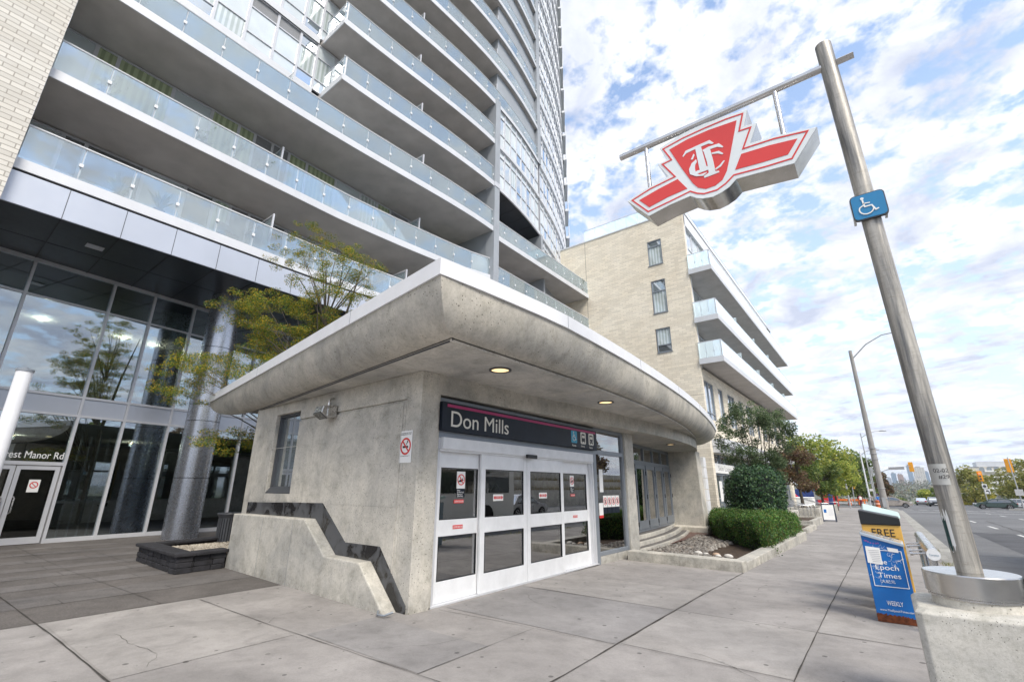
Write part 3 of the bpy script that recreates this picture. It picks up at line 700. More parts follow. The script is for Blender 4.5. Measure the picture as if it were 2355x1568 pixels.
# landing and steps (kerbed arcs)
b = MB()
def arc(off):
    return [(-5.30+off+.02*k-.021*k*k, 12.22+k*(7.0/7)) for k in range(8)]
for i, (off, z) in enumerate(((-.50, .27), (-.22, .17), (.05, .07))):
    A = arc(off); A = [(x-.05, y) for x, y in A]
    b.prism([(x, y, z) for x, y in A]+[(-7.4, 19.3, z), (-7.4, 12.2, z)], (0, 0, -.5))
b.build('steps', m_band, ST)
b = MB()
for i, (off, z) in enumerate(((-.50, .27), (-.22, .17), (.05, .07))):
    A = [(x-.05, y) for x, y in arc(off)]
    b.rings([[(x+.012, y, z-.10), (x+.012, y, z+.004), (x-.085, y, z+.004), (x-.085, y, z-.10)] for x, y in A], True, True)
b.build('step_nosing', m_conc3, ST, bev=.006)
# interior
m_tile = M('floor_tile', (.10, .035, .028), .35, 0, .3, 1.2)
m_int = M('interior_wall', (.30, .28, .24), .7, 0, .1)
m_brass = M('brass_post', (.35, .26, .12), .35, .6, .1)
b = MB(); b.box(-10.9, XF-.07, 4.98, 19.0, .004, .012); b.build('interior_floor', m_tile, ST)
b = MB(); b.box(-10.8, -9.2, 12.3, 12.4, 0, 3.25); b.build('interior_wall', m_int, ST)
b = MB()
for y in (5.5, 6.5, 7.6): b.box(-8.2, -8.1, y, y+.08, 0, 2.9)
for y in (8.6, 9.6): b.box(-9.6, -9.5, y, y+.08, 0, 2.9)
b.build('lift_frame', m_brass, ST)
b = MB(); b.box(-9.9, -8.25, 5.55, 7.6, .5, 2.8); b.build('lift_car', m_dgrey, ST)
b = MB()
for y in (8.3, 9.9):
    b.tube([(-7.0, y, 1.0), (-7.0, y+1.1, 1.0)], .022, 8); b.tube([(-7.0, y, 0), (-7.0, y, 1.0)], .022, 8); b.tube([(-7.0, y+1.1, 0), (-7.0, y+1.1, 1.0)], .022, 8); b.tube([(-7, y, .5), (-7, y+1.1, .5)], .015, 8)
b.tube([(-7.2, 10, .95), (-8.8, 10.6, .1)], .022, 8); b.tube([(-7.2, 10.4, .95), (-8.8, 11, .1)], .022, 8)
b.build('stair_rail', m_steel, ST, smooth=60)
# recessed downlights in the soffit
def downlight(x, y, z, r):
    b = MB(); n = 24
    b.rings([[(x+q*math.cos(a*2*math.pi/n), y+q*math.sin(a*2*math.pi/n), z+dz) for a in range(n)] for q, dz in ((r, -.002), (r, -.018), (r*.8, -.018), (r*.76, .05))], True, False)
    o = b.build('downlight', m_dgrey, ST, smooth=50)
    b = MB(); b.ngon([(x+r*.78*math.cos(a*2*math.pi/n), y+r*.78*math.sin(a*2*math.pi/n), z-.008) for a in range(n)]); b.build('lamp_glass', m_lamp, o, fix=False)
downlight(-4.29, 5.28, ZS, .17); downlight(-4.27, 8.75, ZS, .17); downlight(-5.35, 15.6, 2.98, .15)
# ---------------- sign band
SG = th('station_name_sign', 'dark blue station name sign with a magenta stripe above the white sliding doors', 'sign', (XF+.04, 7.5, 2.42))
xs = XF+.04
b = MB(); b.box(xs, xs+.09, 4.98, 10.02, 2.43, 2.875); b.build('sign_box', m_sign, SG, bev=.006)
b = MB(); b.box(xs+.091, xs+.094, 5.08, 9.96, 2.80, 2.845); b.build('stripe', m_pink, SG)
text('lettering', 'Don Mills', m_signw, SG, (xs+.0925, 5.17, 2.50), YD, ZD, width=1.46, height=.245, depth=.003)
def wheelchair(b, x, y, z, s, mi, xdir=YD, zdir=ZD, n3=None):
    n3 = n3 or Vector((1, 0, 0))
    def pt(u, v): p = Vector((x, y, z))+xdir*(u*s)+zdir*(v*s); return (p.x, p.y, p.z)
    def stroke(P, w_):
        for i in range(len(P)-1):
            a = Vector((*P[i], 0)); c = Vector((*P[i+1], 0)); d = (c-a).normalized(); q = Vector((-d.y, d.x, 0))*w_/2; e = d*w_*.3
            b.prism([pt(*(a+q-e).xy), pt(*(a-q-e).xy), pt(*(c-q+e).xy), pt(*(c+q+e).xy)], n3*(.002+.0003*i), mi)
    b.prism([pt(.0-.12+.09*math.cos(k*math.pi/6), .62+.09*math.sin(k*math.pi/6)) for k in range(12)], n3*.002, mi)
    stroke([(-.12, .5), (-.08, .02), (.28, .02), (.42, -.36), (.56, -.32)], .085); stroke([(-.1, .26), (.2, .22)], .07)
    P = [(-.02+.36*math.cos(a), -.16+.36*math.sin(a)) for a in [R(150+k*15) for k in range(15)]]
    stroke([(-.16, .12)]+P, .07)
SPN = []
for i, y in enumerate((8.84, 9.25, 9.62)):
    b = MB(); SPN.append(b)
    w_ = .25 if i == 0 else .235; pts = []
    for cx_, cz_, a0 in ((w_-.03, .23, 0), (.03, .23, 90), (.03, .03, 180), (w_-.03, .03, 270)):
        for k in range(4): a = R(a0+k*30); pts.append((xs+.0915, y+cx_+.03*math.cos(a), 2.53+cz_+.03*math.sin(a)))
    b.prism(pts, (.003, 0, 0), i > 0 and 1 or 0)
b = SPN[0]; wheelchair(b, xs+.096, 8.96, 2.66, .16, 1)
def rr(y0, y1, z0, z1, mi=2, dx=.0): b.box(xs+.0955+dx, xs+.098+dx, y0, y1, z0, z1, mi)
b = SPN[1]; rr(9.29, 9.445, 2.585, 2.735); rr(9.31, 9.425, 2.735, 2.755); rr(9.305, 9.345, 2.665, 2.72, 1, .002); rr(9.35, 9.385, 2.665, 2.72, 1, .002); rr(9.39, 9.43, 2.665, 2.72, 1, .002); rr(9.31, 9.33, 2.555, 2.585); rr(9.405, 9.425, 2.555, 2.585)
b = SPN[2]; rr(9.665, 9.81, 2.575, 2.66); rr(9.665, 9.81, 2.72, 2.75); rr(9.665, 9.675, 2.66, 2.72); rr(9.80, 9.81, 2.66, 2.72); rr(9.675, 9.70, 2.55, 2.575); rr(9.775, 9.80, 2.55, 2.575); rr(9.685, 9.71, 2.6, 2.62, 1, .002); rr(9.765, 9.79, 2.6, 2.62, 1, .002)
for b in SPN: b.build('symbol_panel', [m_cyan, m_signw, m_ink], SG)
for s, y in (('Access', 8.87), ('Subway', 9.26), ('Buses', 9.65)): text('caption', s, m_signw, SG, (xs+.0925, y, 2.455), YD, ZD, width=.17 if s != 'Buses' else .14, height=.048, depth=.002)
# ---------------- wall flood lamp
FL = th('wall_flood_lamp', 'weathered grey metal flood lamp bolted high on the concrete side wall', 'wall lamp', sw(2.56, 0, 2.85))
b = MB()
b.prism([sw(2.40, .02, 2.80), sw(2.40, .20, 2.80), sw(2.40, .20, 2.95), sw(2.40, .02, 3.02)], DX*.05)
def fb(s0, s1, pr, mi=0): b.prism([sw(s0, d, z) for d, z in pr], DX*(s1-s0), mi)
fb(2.42, 2.72, [(.0, 2.80), (.17, 2.78), (.30, 2.86), (.27, 2.99), (.0, 3.01)])
b.build('housing', m_steel, FL, bev=.012)
m_lens = M('dull_lens', (.10, .10, .095), .25, 0, .2)
b = MB(); fb(2.44, 2.70, [(.18, 2.765), (.318, 2.845), (.30, 2.88), (.16, 2.79)]); b.build('lens', m_lens, FL)
b = MB(); b.tube([sw(2.56, .1, 3.0), sw(2.56, .1, 3.12), sw(2.56, .02, 3.16)], .022, 8); b.tube([sw(2.56, .1, 3.03), sw(2.56, .1, 3.07)], .035, 8); b.build('conduit', m_steel, FL, smooth=50)
# ---------------- no smoking plate
NS = th('no_smoking_sign', 'white no smoking plate screwed to the concrete wall beside the corner pier', 'sign', sw(.2, .004, 1.95))
def nsp(u, v, d=.004): return sw(.44-u, d, 1.94+v)
b = MB(); b.prism([nsp(0, 0), nsp(.29, 0), nsp(.29, .47), nsp(0, .47)], NY*.004); b.build('plate', m_wht, NS, bev=.002)
b = MB(); n = 32; cu_, cv_ = .145, .24
b.rings([[nsp(cu_+q*math.cos(a*2*math.pi/n), cv_+q*math.sin(a*2*math.pi/n), dd_) for a in range(n)] for q, dd_ in ((.098, .009), (.125, .009), (.125, .011), (.098, .011), (.098, .009))], True, False)
b.prism([nsp(cu_+u*.707-v*.707, cv_-u*.707-v*.707, .011) for u, v in ((-.11, -.012), (.11, -.012), (.11, .012), (-.11, .012))], NY*.001)
b.build('red_ring', m_red, NS)
b = MB(); b.prism([nsp(u, v, .0085) for u, v in ((.075, .215), (.205, .215), (.205, .245), (.075, .245))], NY*.002)
for k in range(5): b.prism([nsp(.16+.012*k+u, .26+.012*k+v+.02*(k % 2), .0085) for u, v in ((0, 0), (.012, 0), (.014, .03), (0, .03))], NY*.001)
b.build('cigarette_symbol', m_ink, NS)
wd = -DX
text('plate_text', 'No Smoking within 9 metres\nof Building Entrance or Exit', m_ink, NS, nsp(.02, .40, .009), wd, ZD, width=.25, height=.045, depth=.0005)
text('plate_text', 'Toronto Municipal Code Chapter 709', m_ink, NS, nsp(.03, .09, .009), wd, ZD, width=.22, height=.014, depth=.0005)
# ================================================================ tower with curved balconies
TW = th('apartment_tower', 'tall grey and glass apartment tower with long curved balconies above a tall glazed lobby', 'apartment tower', (-18, 8, 0))
m_soff = M('balcony_soffit', (.47, .445, .43), .9, 0, .12, 1.2, .15, .003, 40)
m_fas = M('balcony_fascia', (.60, .615, .65), .5, .1, .05, 1.5)
m_pfas = M('podium_panel', (.47, .50, .57), .35, .35, .04, .8)
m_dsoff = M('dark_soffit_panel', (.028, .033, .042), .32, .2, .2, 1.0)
m_mull = M('mullion_metal', (.56, .57, .61), .42, .2, .05)
m_wallp = M('grey_wall_panel', (.33, .355, .39), .55, .1, .08, .8)
m_span = pane('spandrel_glass', (.48, .54, .57), refl=.12)
m_span2 = pane('spandrel_glass_pale', (.58, .64, .67), refl=.16)
m_cur = pane('curtained_glass', (.52, .62, .52), folds=1, refl=.08)
m_curw = pane('white_curtained_glass', (.58, .64, .66), folds=1, refl=.14)
m_dark = pane('dark_window_glass', (.05, .065, .075), refl=.22)
m_blue = pane('sky_window_glass', (.16, .22, .26), refl=.5)
m_louv = pane('louvre_grille', (.34, .35, .37), louvre=True)
m_curg = pane('olive_curtained_glass', (.40, .46, .28), folds=1, refl=.05)
PM = {'s': m_span, 'p': m_span2, 'c': m_cur, 'w': m_curw, 'd': m_dark, 'b': m_blue, 'l': m_louv, 'g': m_curg}
FY = [-3, 6, 9, 12.5, 15, 17.2, 20, 23.3, 27, 31, 33, 36, 40, 46]; FXv = [-15.1, -15.1, -14.95, -14.65, -14.5, -14.5, -14.8, -15.5, -16.55, -18.1, -19.1, -20.9, -23.9, -30]
def FX(y, lo=False):
    if lo: return float(np.interp(y, [-3, 9, 12, 15.8, 17.3], [-15.9, -15.87, -15.6, -15.1, -14.65]))
    # smooth interpolation of the curved face
    xs_ = [float(np.interp(y+d, FY, FXv)) for d in (-1.2, -.6, 0, .6, 1.2)]
    return sum(xs_)/5
def inwards(P, d):
    out = []
    for i in range(len(P)):
        a = Vector((*P[max(0, i-1)], 0)); c = Vector((*P[min(len(P)-1, i+1)], 0)); t_ = (c-a).normalized(); out.append((P[i][0]-t_.y*d, P[i][1]+t_.x*d))
    return out
def curve(y0, y1, step=.8, lo=False):
    n = max(2, int((y1-y0)/step)+1); return [(FX(y0+(y1-y0)*i/(n-1), lo), y0+(y1-y0)*i/(n-1)) for i in range(n)]
ZK = lambda k: 9.25+2.93*(k-1)
def band(b, P, z0, z1, t_=.05, mi=0):
    Q = inwards(P, t_)
    b.rings([[(p[0], p[1], z0), (p[0], p[1], z1), (q[0], q[1], z1), (q[0], q[1], z0)] for p, q in zip(P, Q)], True, True, mi)
def balcony(P, wallx, z, ret0=False, pane_w=1.15, dividers=(), fh=.30):
    """P: outer edge polyline (X,Y); slab back to wall"""
    b = MB(); back = [(wallx, P[-1][1]), (wallx, P[0][1])]
    Pi = inwards(P, .045)
    full = Pi+[(wallx-1.6, P[-1][1]), (wallx-1.6, P[0][1])]
    b.prism([(x, y, z+.035) for x, y in full], (0, 0, .2), 0)
    o = b.build('balcony', [m_soff], TW)
    E_ = list(P)
    if ret0: E_ = [(wallx, P[0][1])]+E_
    b = MB(); band(b, P, z, z+fh, .045)
    if ret0: b.box(wallx, P[0][0], P[0][1]-.0, P[0][1]+.045, z, z+fh)
    b.build('edge_fascia', m_fas, o)
    # glass panes and frame
    g = MB(); fr = MB(); GZ0, GZ1 = z+fh+.03, z+fh+1.0
    segs = []
    PP = inwards(P, .07)
    L_ = [0.0]
    for i in range(1, len(PP)): L_.append(L_[-1]+math.dist(PP[i], PP[i-1]))
    n = max(1, round(L_[-1]/pane_w))
    def at(s): return (float(np.interp(s, L_, [p[0] for p in PP])), float(np.interp(s, L_, [p[1] for p in PP])))
    pts = [at(L_[-1]*i/n) for i in range(n+1)]
    runs = [pts]
    if ret0:
        m_ = max(1, round(abs(P[0][0]-wallx)/.8)); runs.append([(wallx+(P[0][0]-.07-wallx)*i/m_, P[0][1]+.07) for i in range(m_+1)])
    for pts in runs:
        for i in range(len(pts)-1):
            a = Vector((*pts[i], 0)); c = Vector((*pts[i+1], 0)); d = (c-a).normalized(); nn_ = Vector((d.y, -d.x, 0))
            a2 = a+d*.012; c2 = c-d*.012
            g.prism([(a2.x, a2.y, GZ0), (c2.x, c2.y, GZ0), (c2.x, c2.y, GZ1), (a2.x, a2.y, GZ1)], -nn_*.012)
            # post + clamps at joint
            s = c-nn_*.05
            fr.box(s.x-.02, s.x+.02, s.y-.032, s.y+.032, z+.25, GZ1)
            q = c+nn_*.008
            fr.box(q.x-.018, q.x+.018, q.y-.045, q.y+.045, z+fh+.42, z+fh+.52)
        fr.tube([(p[0], p[1], GZ1+.02) for p in pts], .028, 6)
    for i in range(2, len(P)-1, 3):
        jb_ = MB()
        a = Vector((*P[i], 0)); d = (Vector((*P[i+1], 0))-a).normalized(); nn_ = Vector((d.y, -d.x, 0))*.002
        jb_.prism([(a.x+nn_.x, a.y+nn_.y, z+.005), (a.x+nn_.x+d.x*.012, a.y+nn_.y+d.y*.012, z+.005), (a.x+nn_.x+d.x*.012, a.y+nn_.y+d.y*.012, z+fh-.005), (a.x+nn_.x, a.y+nn_.y, z+fh-.005)], -nn_*1.5); jb_.build('fascia_joint', m_alu, o)
    g.build('glass_railing', m_rail, o); fr.build('railing_frame', m_white, o)
    for dy in dividers:
        xe = FX(dy) if P[0][0] > -15.3 else FX(dy, True)
        for p in PP:
            if abs(p[1]-dy) < .5: xe = p[0]
        xe -= .12
        b = MB(); b.box(wallx, xe-.06, dy-.012, dy+.012, z+.3, z+fh+1.62); b.build('divider_panel', m_rail, o)
        b = MB(); b.box(xe-.07, xe, dy-.03, dy+.03, z+.25, z+fh+1.68); b.box(wallx, xe-.07, dy-.02, dy+.02, z+fh+1.62, z+fh+1.68); b.build('divider_frame', m_mull, o)
    return o
NWIN = [0]; rest = {}
def bay(p0, p1, z0, z1, kinds, heights, indiv=True, fw=.05, glassd=.05):
    """one window bay: kinds bottom->top, heights = dividing z's between them"""
    a = Vector((*p0, 0)); c = Vector((*p1, 0)); d = (c-a).normalized(); nn_ = Vector((d.y, -d.x, 0))
    zs = [z0]+list(heights)+[z1]; fb_ = MB(); gp = {}
    def q(s, z, off): v = a+d*s+nn_*off; return (v.x, v.y, z)
    Ln = (c-a).length
    def bar_(s0, s1, za, zb, o0=.0, dep=.08): fb_.prism([q(s0, za, o0), q(s1, za, o0), q(s1, zb, o0), q(s0, zb, o0)], -nn_*dep)
    bar_(0, fw, z0, z1); bar_(Ln-fw, Ln, z0, z1)
    for i, z in enumerate(zs):
        za, zb = (z, z+fw) if i == 0 else (z-fw, z) if i == len(zs)-1 else (z-fw/2, z+fw/2)
        bar_(fw, Ln-fw, za, zb, -.004)
    parts = []
    for i, kd in enumerate(kinds):
        g_ = gp.setdefault((kd, i), MB()); g_.prism([q(fw, zs[i], -glassd), q(Ln-fw, zs[i], -glassd), q(Ln-fw, zs[i+1], -glassd), q(fw, zs[i+1], -glassd)], -nn_*.01)
    if indiv and NWIN[0] < 98:
        NWIN[0] += 1
        o = fb_.build('window', m_mull, TW)
        for (kd, i_), g_ in gp.items(): g_.build('pane', PM[kd], o)
    else:
        for key, mb in [('frame', fb_)]+[(k_[0], v_) for k_, v_ in gp.items()]:
            r_ = rest.setdefault(key, MB()); n0 = len(r_.v); r_.v += mb.v; r_.f += [tuple(i+n0 for i in f) for f in mb.f]; r_.m += mb.m
# ---- podium band, dark soffit, lobby ceiling edge
P = [(FX(y, True), y) for y in np.linspace(-.0, 17.2, 24)]
b = MB(); band(b, P, 8.3, 9.17, .06); b.build('podium_fascia', m_pfas, TW)
b = MB()
for k in range(-1, 14):
    y = 1.16+1.235*k; x = FX(y, True); b.box(x-.01, x+.004, y-.008, y+.008, 8.3, 9.17)
b.build('podium_panel_joints', m_dgrey, TW)
b = MB(); band(b, inwards(P, .12), 9.17, 9.26, .04); b.build('shadow_recess', m_dgrey, TW)
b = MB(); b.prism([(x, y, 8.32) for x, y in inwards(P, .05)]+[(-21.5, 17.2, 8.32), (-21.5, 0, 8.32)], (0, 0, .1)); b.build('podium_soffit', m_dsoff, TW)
b = MB()
for k in range(-1, 14):
    y = 1.16+1.235*k
    if y > .1: b.box(-21.2, FX(y, True)-.06, y-.014, y+.014, 8.306, 8.321)
b.box(-17.96, -17.94, 0, 17.2, 8.312, 8.321); b.build('soffit_joints', m_black, TW)
b = MB(); b.box(-17.3, -17.0, 1.9, 2.3, 8.29, 8.305); b.build('soffit_vent', m_mull, TW)
# ---- brick wing wall at the left
b = MB(); b.box(-22, -15.6, -9, .04, -.3, 44); b.build('brick_wing', m_brickw, TW)
# ---- balconies
DIV = {1: (6.4, 12.4), 2: (6.3, 12.85), 3: (5.9, 12.2)}
balcony([(-15.9, .05)]+[(FX(y, True), y) for y in np.linspace(1, 17.15, 22)], -18.4, ZK(1), dividers=DIV[1])
balcony([(-15.9, .05)]+[(FX(y, True), y) for y in np.linspace(1, 17.15, 22)], -17.4, ZK(2), dividers=DIV[2])
balcony([(-15.1, .05)]+curve(1, 17.15), -16.9, ZK(3), dividers=DIV[3])
balcony(curve(7.65, 17.15), -16.7, ZK(4), ret0=True, dividers=(11.9,))
balcony(curve(7.4, 17.15), -16.7, ZK(5), ret0=True, dividers=(11.6,))
for k in range(6, 20): balcony(curve(7.4, 23.1), -16.9, ZK(k), ret0=True, dividers=(11.6, 17.5))
# L3 and L2 right of the fin, straight towards the brick building
balcony([(-14.95, 17.6), (-14.95, 22), (-14.95, 28.85)], -17.4, ZK(3))
balcony([(-15.0, 17.6), (-15.0, 22), (-15.0, 28.85)], -17.4, ZK(2))
balcony([(-15.0, 17.6), (-15.0, 22), (-15.0, 28.85)], -17.4, ZK(1))
# ---- fins
b = MB(); b.box(-15.1, -14.47, 17.15, 17.58, 0, 24.3); b.box(-17.2, -15.1, 17.2, 17.5, 0, 24.0); b.build('fin_wall', m_wallp, TW, bev=.01)
b = MB(); b.box(-15.13, -14.44, 17.13, 17.60, 18.0, 18.3); 
for z in (ZK(2), ZK(3), ZK(4), ZK(5), ZK(6)): b.box(-14.47, -14.462, 17.15, 17.58, z+.3, z+.31)
b.build('fin_joints', m_mull, TW)
b = MB(); b.box(-17.5, -15.5, 23.12, 23.36, 23.9, 68); b.box(-15.75, -15.47, 23.1, 23.5, 23.9, 68); b.build('fin_wall', m_wallp, TW, bev=.01)
# ---- window walls behind the balconies
def wallrow(x, ys, z0, z1, patt, hs=()):
    for i in range(len(ys)-1):
        kd = patt[i % len(patt)]
        bay((x, ys[i]), (x, ys[i+1]), z0, z1, kd, [z0+h for h in hs][:len(kd)-1])
ysL = [.0, .8, 1.35, 2.9, 4.15, 5.1, 5.7, 6.4, 7.1, 7.9, 9.3, 10.6, 11.6, 12.4, 13.6, 15.0, 16.2, 17.15]
wallrow(-18.4, ysL, ZK(1)+.24, ZK(2)-.0, ['s', 'd', 'dd', 's', 'd', 'c', 'l', 'l', 'd', 'b', 's', 'c', 'd', 'l', 's', 'c', 'd'], (.9,))
wallrow(-17.4, ysL, ZK(2)+.24, ZK(3)-.0, ['s', 'g', 'gg', 's', 'g', 'g', 'l', 'l', 'g', 'g', 's', 'w', 'g', 'l', 's', 'g', 'g'], (.9,))
ysU = [.0, 1.0, 2.1, 3.3, 4.4, 5.5, 6.5, 7.3, 8.4, 9.6, 10.8, 12.2, 13.4, 14.6, 15.9, 17.15]
patU = ['wwb', 'pp', 'bww', 'wp', 'ppl', 'ppl', 'bwb']
wallrow(-16.92, ysU, ZK(3)+.24, ZK(4)-.02, ['ww', 'pp', 'bw', 'wp', 'pl', 'pl', 'bw', 'p', 'w', 'b', 's', 'w', 'b', 's', 'w'], (1.0, 2.3))
for k in range(4, 9):
    for i in range(7):
        z0 = ZK(k)+.34; bay((-16.86, ysU[i]), (-16.86, ysU[i+1]), z0, ZK(k+1)-.03, patU[(i+(k % 2)*0) % 7], [z0+.62, z0+1.9] if len(patU[i]) == 3 else [z0+1.0])
for k in range(4, 9):
    for i in range(3): bay((-16.86, 7.3+i*.9), (-16.86, 8.2+i*.9), ZK(k)+.34, ZK(k+1)-.03, 'pwp', [ZK(k)+.96, ZK(k)+2.2], indiv=False)
b = MB()
for k in range(4, 22): b.box(-17.1, -16.83, 0, 7.3, ZK(k)-.03, ZK(k)+.34)
b.build('floor_band', m_fas, TW)
b = MB()
for k in range(4, 22): b.box(-16.84, -16.80, 0, 7.3, ZK(k)-.075, ZK(k)-.05)
b.build('floor_band_reveal', m_dgrey, TW)
# curved glazing, 0.7 m modules
def glaz(y0, y1, ks, indiv, seed=1):
    rnd = random.Random(seed); n = round((y1-y0)/.72); ys_ = [y0+(y1-y0)*i/n for i in range(n+1)]
    for k in ks:
        for i in range(n):
            p0 = (FX(ys_[i])-.06, ys_[i]); p1 = (FX(ys_[i+1])-.06, ys_[i+1]); z0 = ZK(k)+.26
            t_ = rnd.random(); up = 'p' if t_ < .5 else 'b'
            kd = [('p' if rnd.random() < .55 else 'b'), ('b' if rnd.random() < .55 else 'w' if rnd.random() < .5 else 'p'), 'p' if rnd.random() < .8 else 's']
            bay(p0, p1, z0, ZK(k+1)+.0, kd, [z0+.95, z0+2.2], indiv, fw=.045)
glaz(17.58, 23.2, (4, 5), True, 3)
glaz(23.5, 28.9, (3, 4, 5, 6), True, 5)
glaz(23.5, 33.5, range(7, 20), False, 9); glaz(28.9, 33.5, range(4, 7), False, 12)
for key, mb in rest.items():
    o = mb.build('far_windows' if key != 'frame' else 'far_window_frames', m_mull if key == 'frame' else PM[key], TW); o['kind'] = 'stuff'
b = MB()
for k in range(4, 22):
    for (ya, yb) in (((17.58, 23.2), (23.5, 34)) if k <= 6 else ((23.5, 34),)): band(b, [(x+.02, y) for x, y in curve(ya, yb)], ZK(k)-.0, ZK(k)+.26, .1)
b.build('slab_band', m_fas, TW)
# plain upper return at far silhouette: small projecting balconies
for k in range(6, 21):
    b = MB(); z = ZK(k); x0_ = FX(33.4); pp_ = [(x0_-.1, 33.45), (x0_+.26, 33.62), (x0_-1.2, 36.0), (x0_-2.2, 35.6)]; b.prism([(x, y, z) for x, y in pp_], (0, 0, .24)); b.prism([(x, y, z+.24) for x, y in (pp_[1], pp_[2], (pp_[2][0]-.06, pp_[2][1]-.03), (pp_[1][0]-.06, pp_[1][1]-.03))], (0, 0, 1.0)); b.build('corner_balcony', m_fas, TW)
b = MB(); b.prism([(FX(y)-.25, y, 18.1) for y in np.linspace(17.6, 33.4, 20)]+[(-34, 33.4, 18.1), (-34, 17.6, 18.1)], (0, 0, 60)); b.prism([(-16.1, 24.15, 9), (-17.4, 28.9, 9), (-24, 40, 9), (-34, 40, 9), (-34, 17.6, 9), (-17.65, 17.6, 9), (-17.65, 24.15, 9)], (0, 0, 9.05)); b.build('core_wall', m_wallp, TW)
b = MB(); b.box(-30, -18.6, 0.1, 17.2, 9.3, 60); b.box(-18.7, -17.2, .1, 17.2, 15.5, 60); b.build('inner_core', m_wallp, TW)
b = MB(); b.box(-17.3, -17.05, 7.4, 17.1, 18.3, 60); b.box(-17.3, -17.05, 17.5, 23.1, 24.2, 60); b.build("rear_glazing", m_dark, TW)
# recess between fin and glazing at L2/L3
b = MB(); b.box(-17.6, -17.4, 17.5, 24.0, 12.4, 18.0); b.build('recess_wall', m_wallp, TW)
for (zA, zB) in ((12.45, 15.1), (15.4, 18.0)):
    for i in range(8):
        if zA < 15: bay((-17.38, 17.6+i*.8), (-17.38, 18.4+i*.8), zA, zB, 'sgsgsllg'[i], [])
b = MB(); b.box(-17.4, -15.75, 23.95, 24.1, 12.45, 15.1); b.box(-17.4, -15.4, 23.2, 23.4, 15.4, 18.0); b.build('return_wall', m_wallp, TW)
for i in range(6):
    ya, yb = 24.1+i*.8, 24.9+i*.8; bay((-15.8-.245*i*.8-.0, ya), (-15.8-.245*(i+1)*.8, yb), 12.45, 15.1, 'bp', [13.5])
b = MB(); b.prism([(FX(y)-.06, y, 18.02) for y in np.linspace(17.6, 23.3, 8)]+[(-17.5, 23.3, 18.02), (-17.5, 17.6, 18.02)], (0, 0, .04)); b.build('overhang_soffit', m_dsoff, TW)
b = MB()
for y in (18.6, 19.7, 20.8, 21.9): b.box(-17.3, FX(y)-.1, y-.012, y+.012, 18.008, 18.021)
b.build('overhang_joints', m_black, TW)
# ---- lobby glass wall
LP = Vector((-19.4, 0, 0)); LD = Vector((-.116, 1, 0)).normalized(); LN = Vector((LD.y, -LD.x, 0)); ky = 1/LD.y
def lb(y, d, z): q = LP+LD*(y*ky)+LN*d; return (q.x, q.y, z)
MU = [-1.5, .35, 1.2, 3.22, 4.42, 5.75, 7.1, 8.35, 9.7, 11.1, 12.5, 14, 15.5, 17]
b = MB()
def lbar(y0, y1, z0, z1, d0=.06, d1=-.1, bb=None): (bb or b).prism([lb(y0, d0, z0), lb(y1, d0, z0), lb(y1, d0, z1), lb(y0, d0, z1)], LN*(d1-d0))
lbar(-1.5, 17, 8.22, 8.32); lbar(-1.5, 17, 7.14, 7.2, .03); lbar(-1.5, 17, 4.24, 4.31, .055); lbar(-1.5, 17, 3.66, 3.73, .055); lbar(3.22, 17, 0, .12, .05)
for y in MU: lbar(y-.035, y+.035, 0, 8.3)
b.build('lobby_mullions', m_mull, TW)
b = MB(); lbar(-1.5, 17, 3.735, 4.235, .02, -.02); b.build('lobby_spandrel', m_pfas, TW)
for i in range(len(MU)-1):
    y0, y1 = MU[i]+.035, MU[i+1]-.035
    for (z0, z1) in ((7.2, 8.22), (4.31, 7.14), (.12, 3.66)) if MU[i] > 3 else ((7.2, 8.22), (4.31, 7.14), (2.28, 3.66)):
        b = MB(); lbar(y0, y1, z0, z1, -.02, -.03); b.build('lobby_pane', m_lobby, TW)
# interior of the lobby
m_lwall = M('lobby_wall', (.22, .21, .18), .7, 0, .15); m_lfl = M('lobby_floor', (.10, .10, .10), .2, 0, .1); m_lce = M('lobby_ceiling', (.36, .35, .31), .8, 0, .05)
b = MB(); b.box(-27, -19.9, -3, 17, .001, .006); b.build('lobby_floor', m_lfl, TW)
b = MB(); b.box(-27.2, -27, -3, 17, 0, 8.3); b.build('lobby_back_wall', m_lwall, TW)
b = MB(); b.box(-27, -20.9, -3, 17, 7.0, 7.1); b.box(-27, -21.2, -3, 17, 3.2, 3.6); b.build('lobby_ceiling', m_lce, TW)
b = MB(); b.tube([(-21.8, 6.6, 0), (-21.8, 6.6, 7)], .45, 20); b.build('inner_column', m_lce, TW, smooth=60)
b = MB()
for k in range(5): b.box(-20.9, -20.8, 3.4+k*.24, 3.44+k*.24, 0, 3.2)
b.build('lobby_screen_slats', m_mull, TW)
b = MB(); lbar(3.3, 4.4, 1.08, 1.2, -.1, -.14); b.build('push_rail', m_mull, TW)
m_frost = M('frosted_film', (.10, .17, .17), .5, 0, .05)
b = MB(); lbar(4.5, 5.7, .14, 2.1, -.032, -.036); lbar(5.8, 7.0, .14, 2.1, -.032, -.036); lbar(8.4, 9.6, .14, 2.1, -.032, -.036); b.build('frosted_film', m_frost, TW)
for (x, y, z) in ((-21.6, 1.9, 6.99), (-21.9, 4.2, 6.99), (-22.2, 5.2, 6.99), (-22.8, 3.5, 6.99), (-22.0, 3.0, 3.19), (-22.5, 2.2, 3.19), (-22.6, 5.4, 3.19)):
    b = MB(); b.tube([(x, y, z), (x, y, z-.03)], .07, 14); b.build('lobby_downlight', m_lamp, TW)
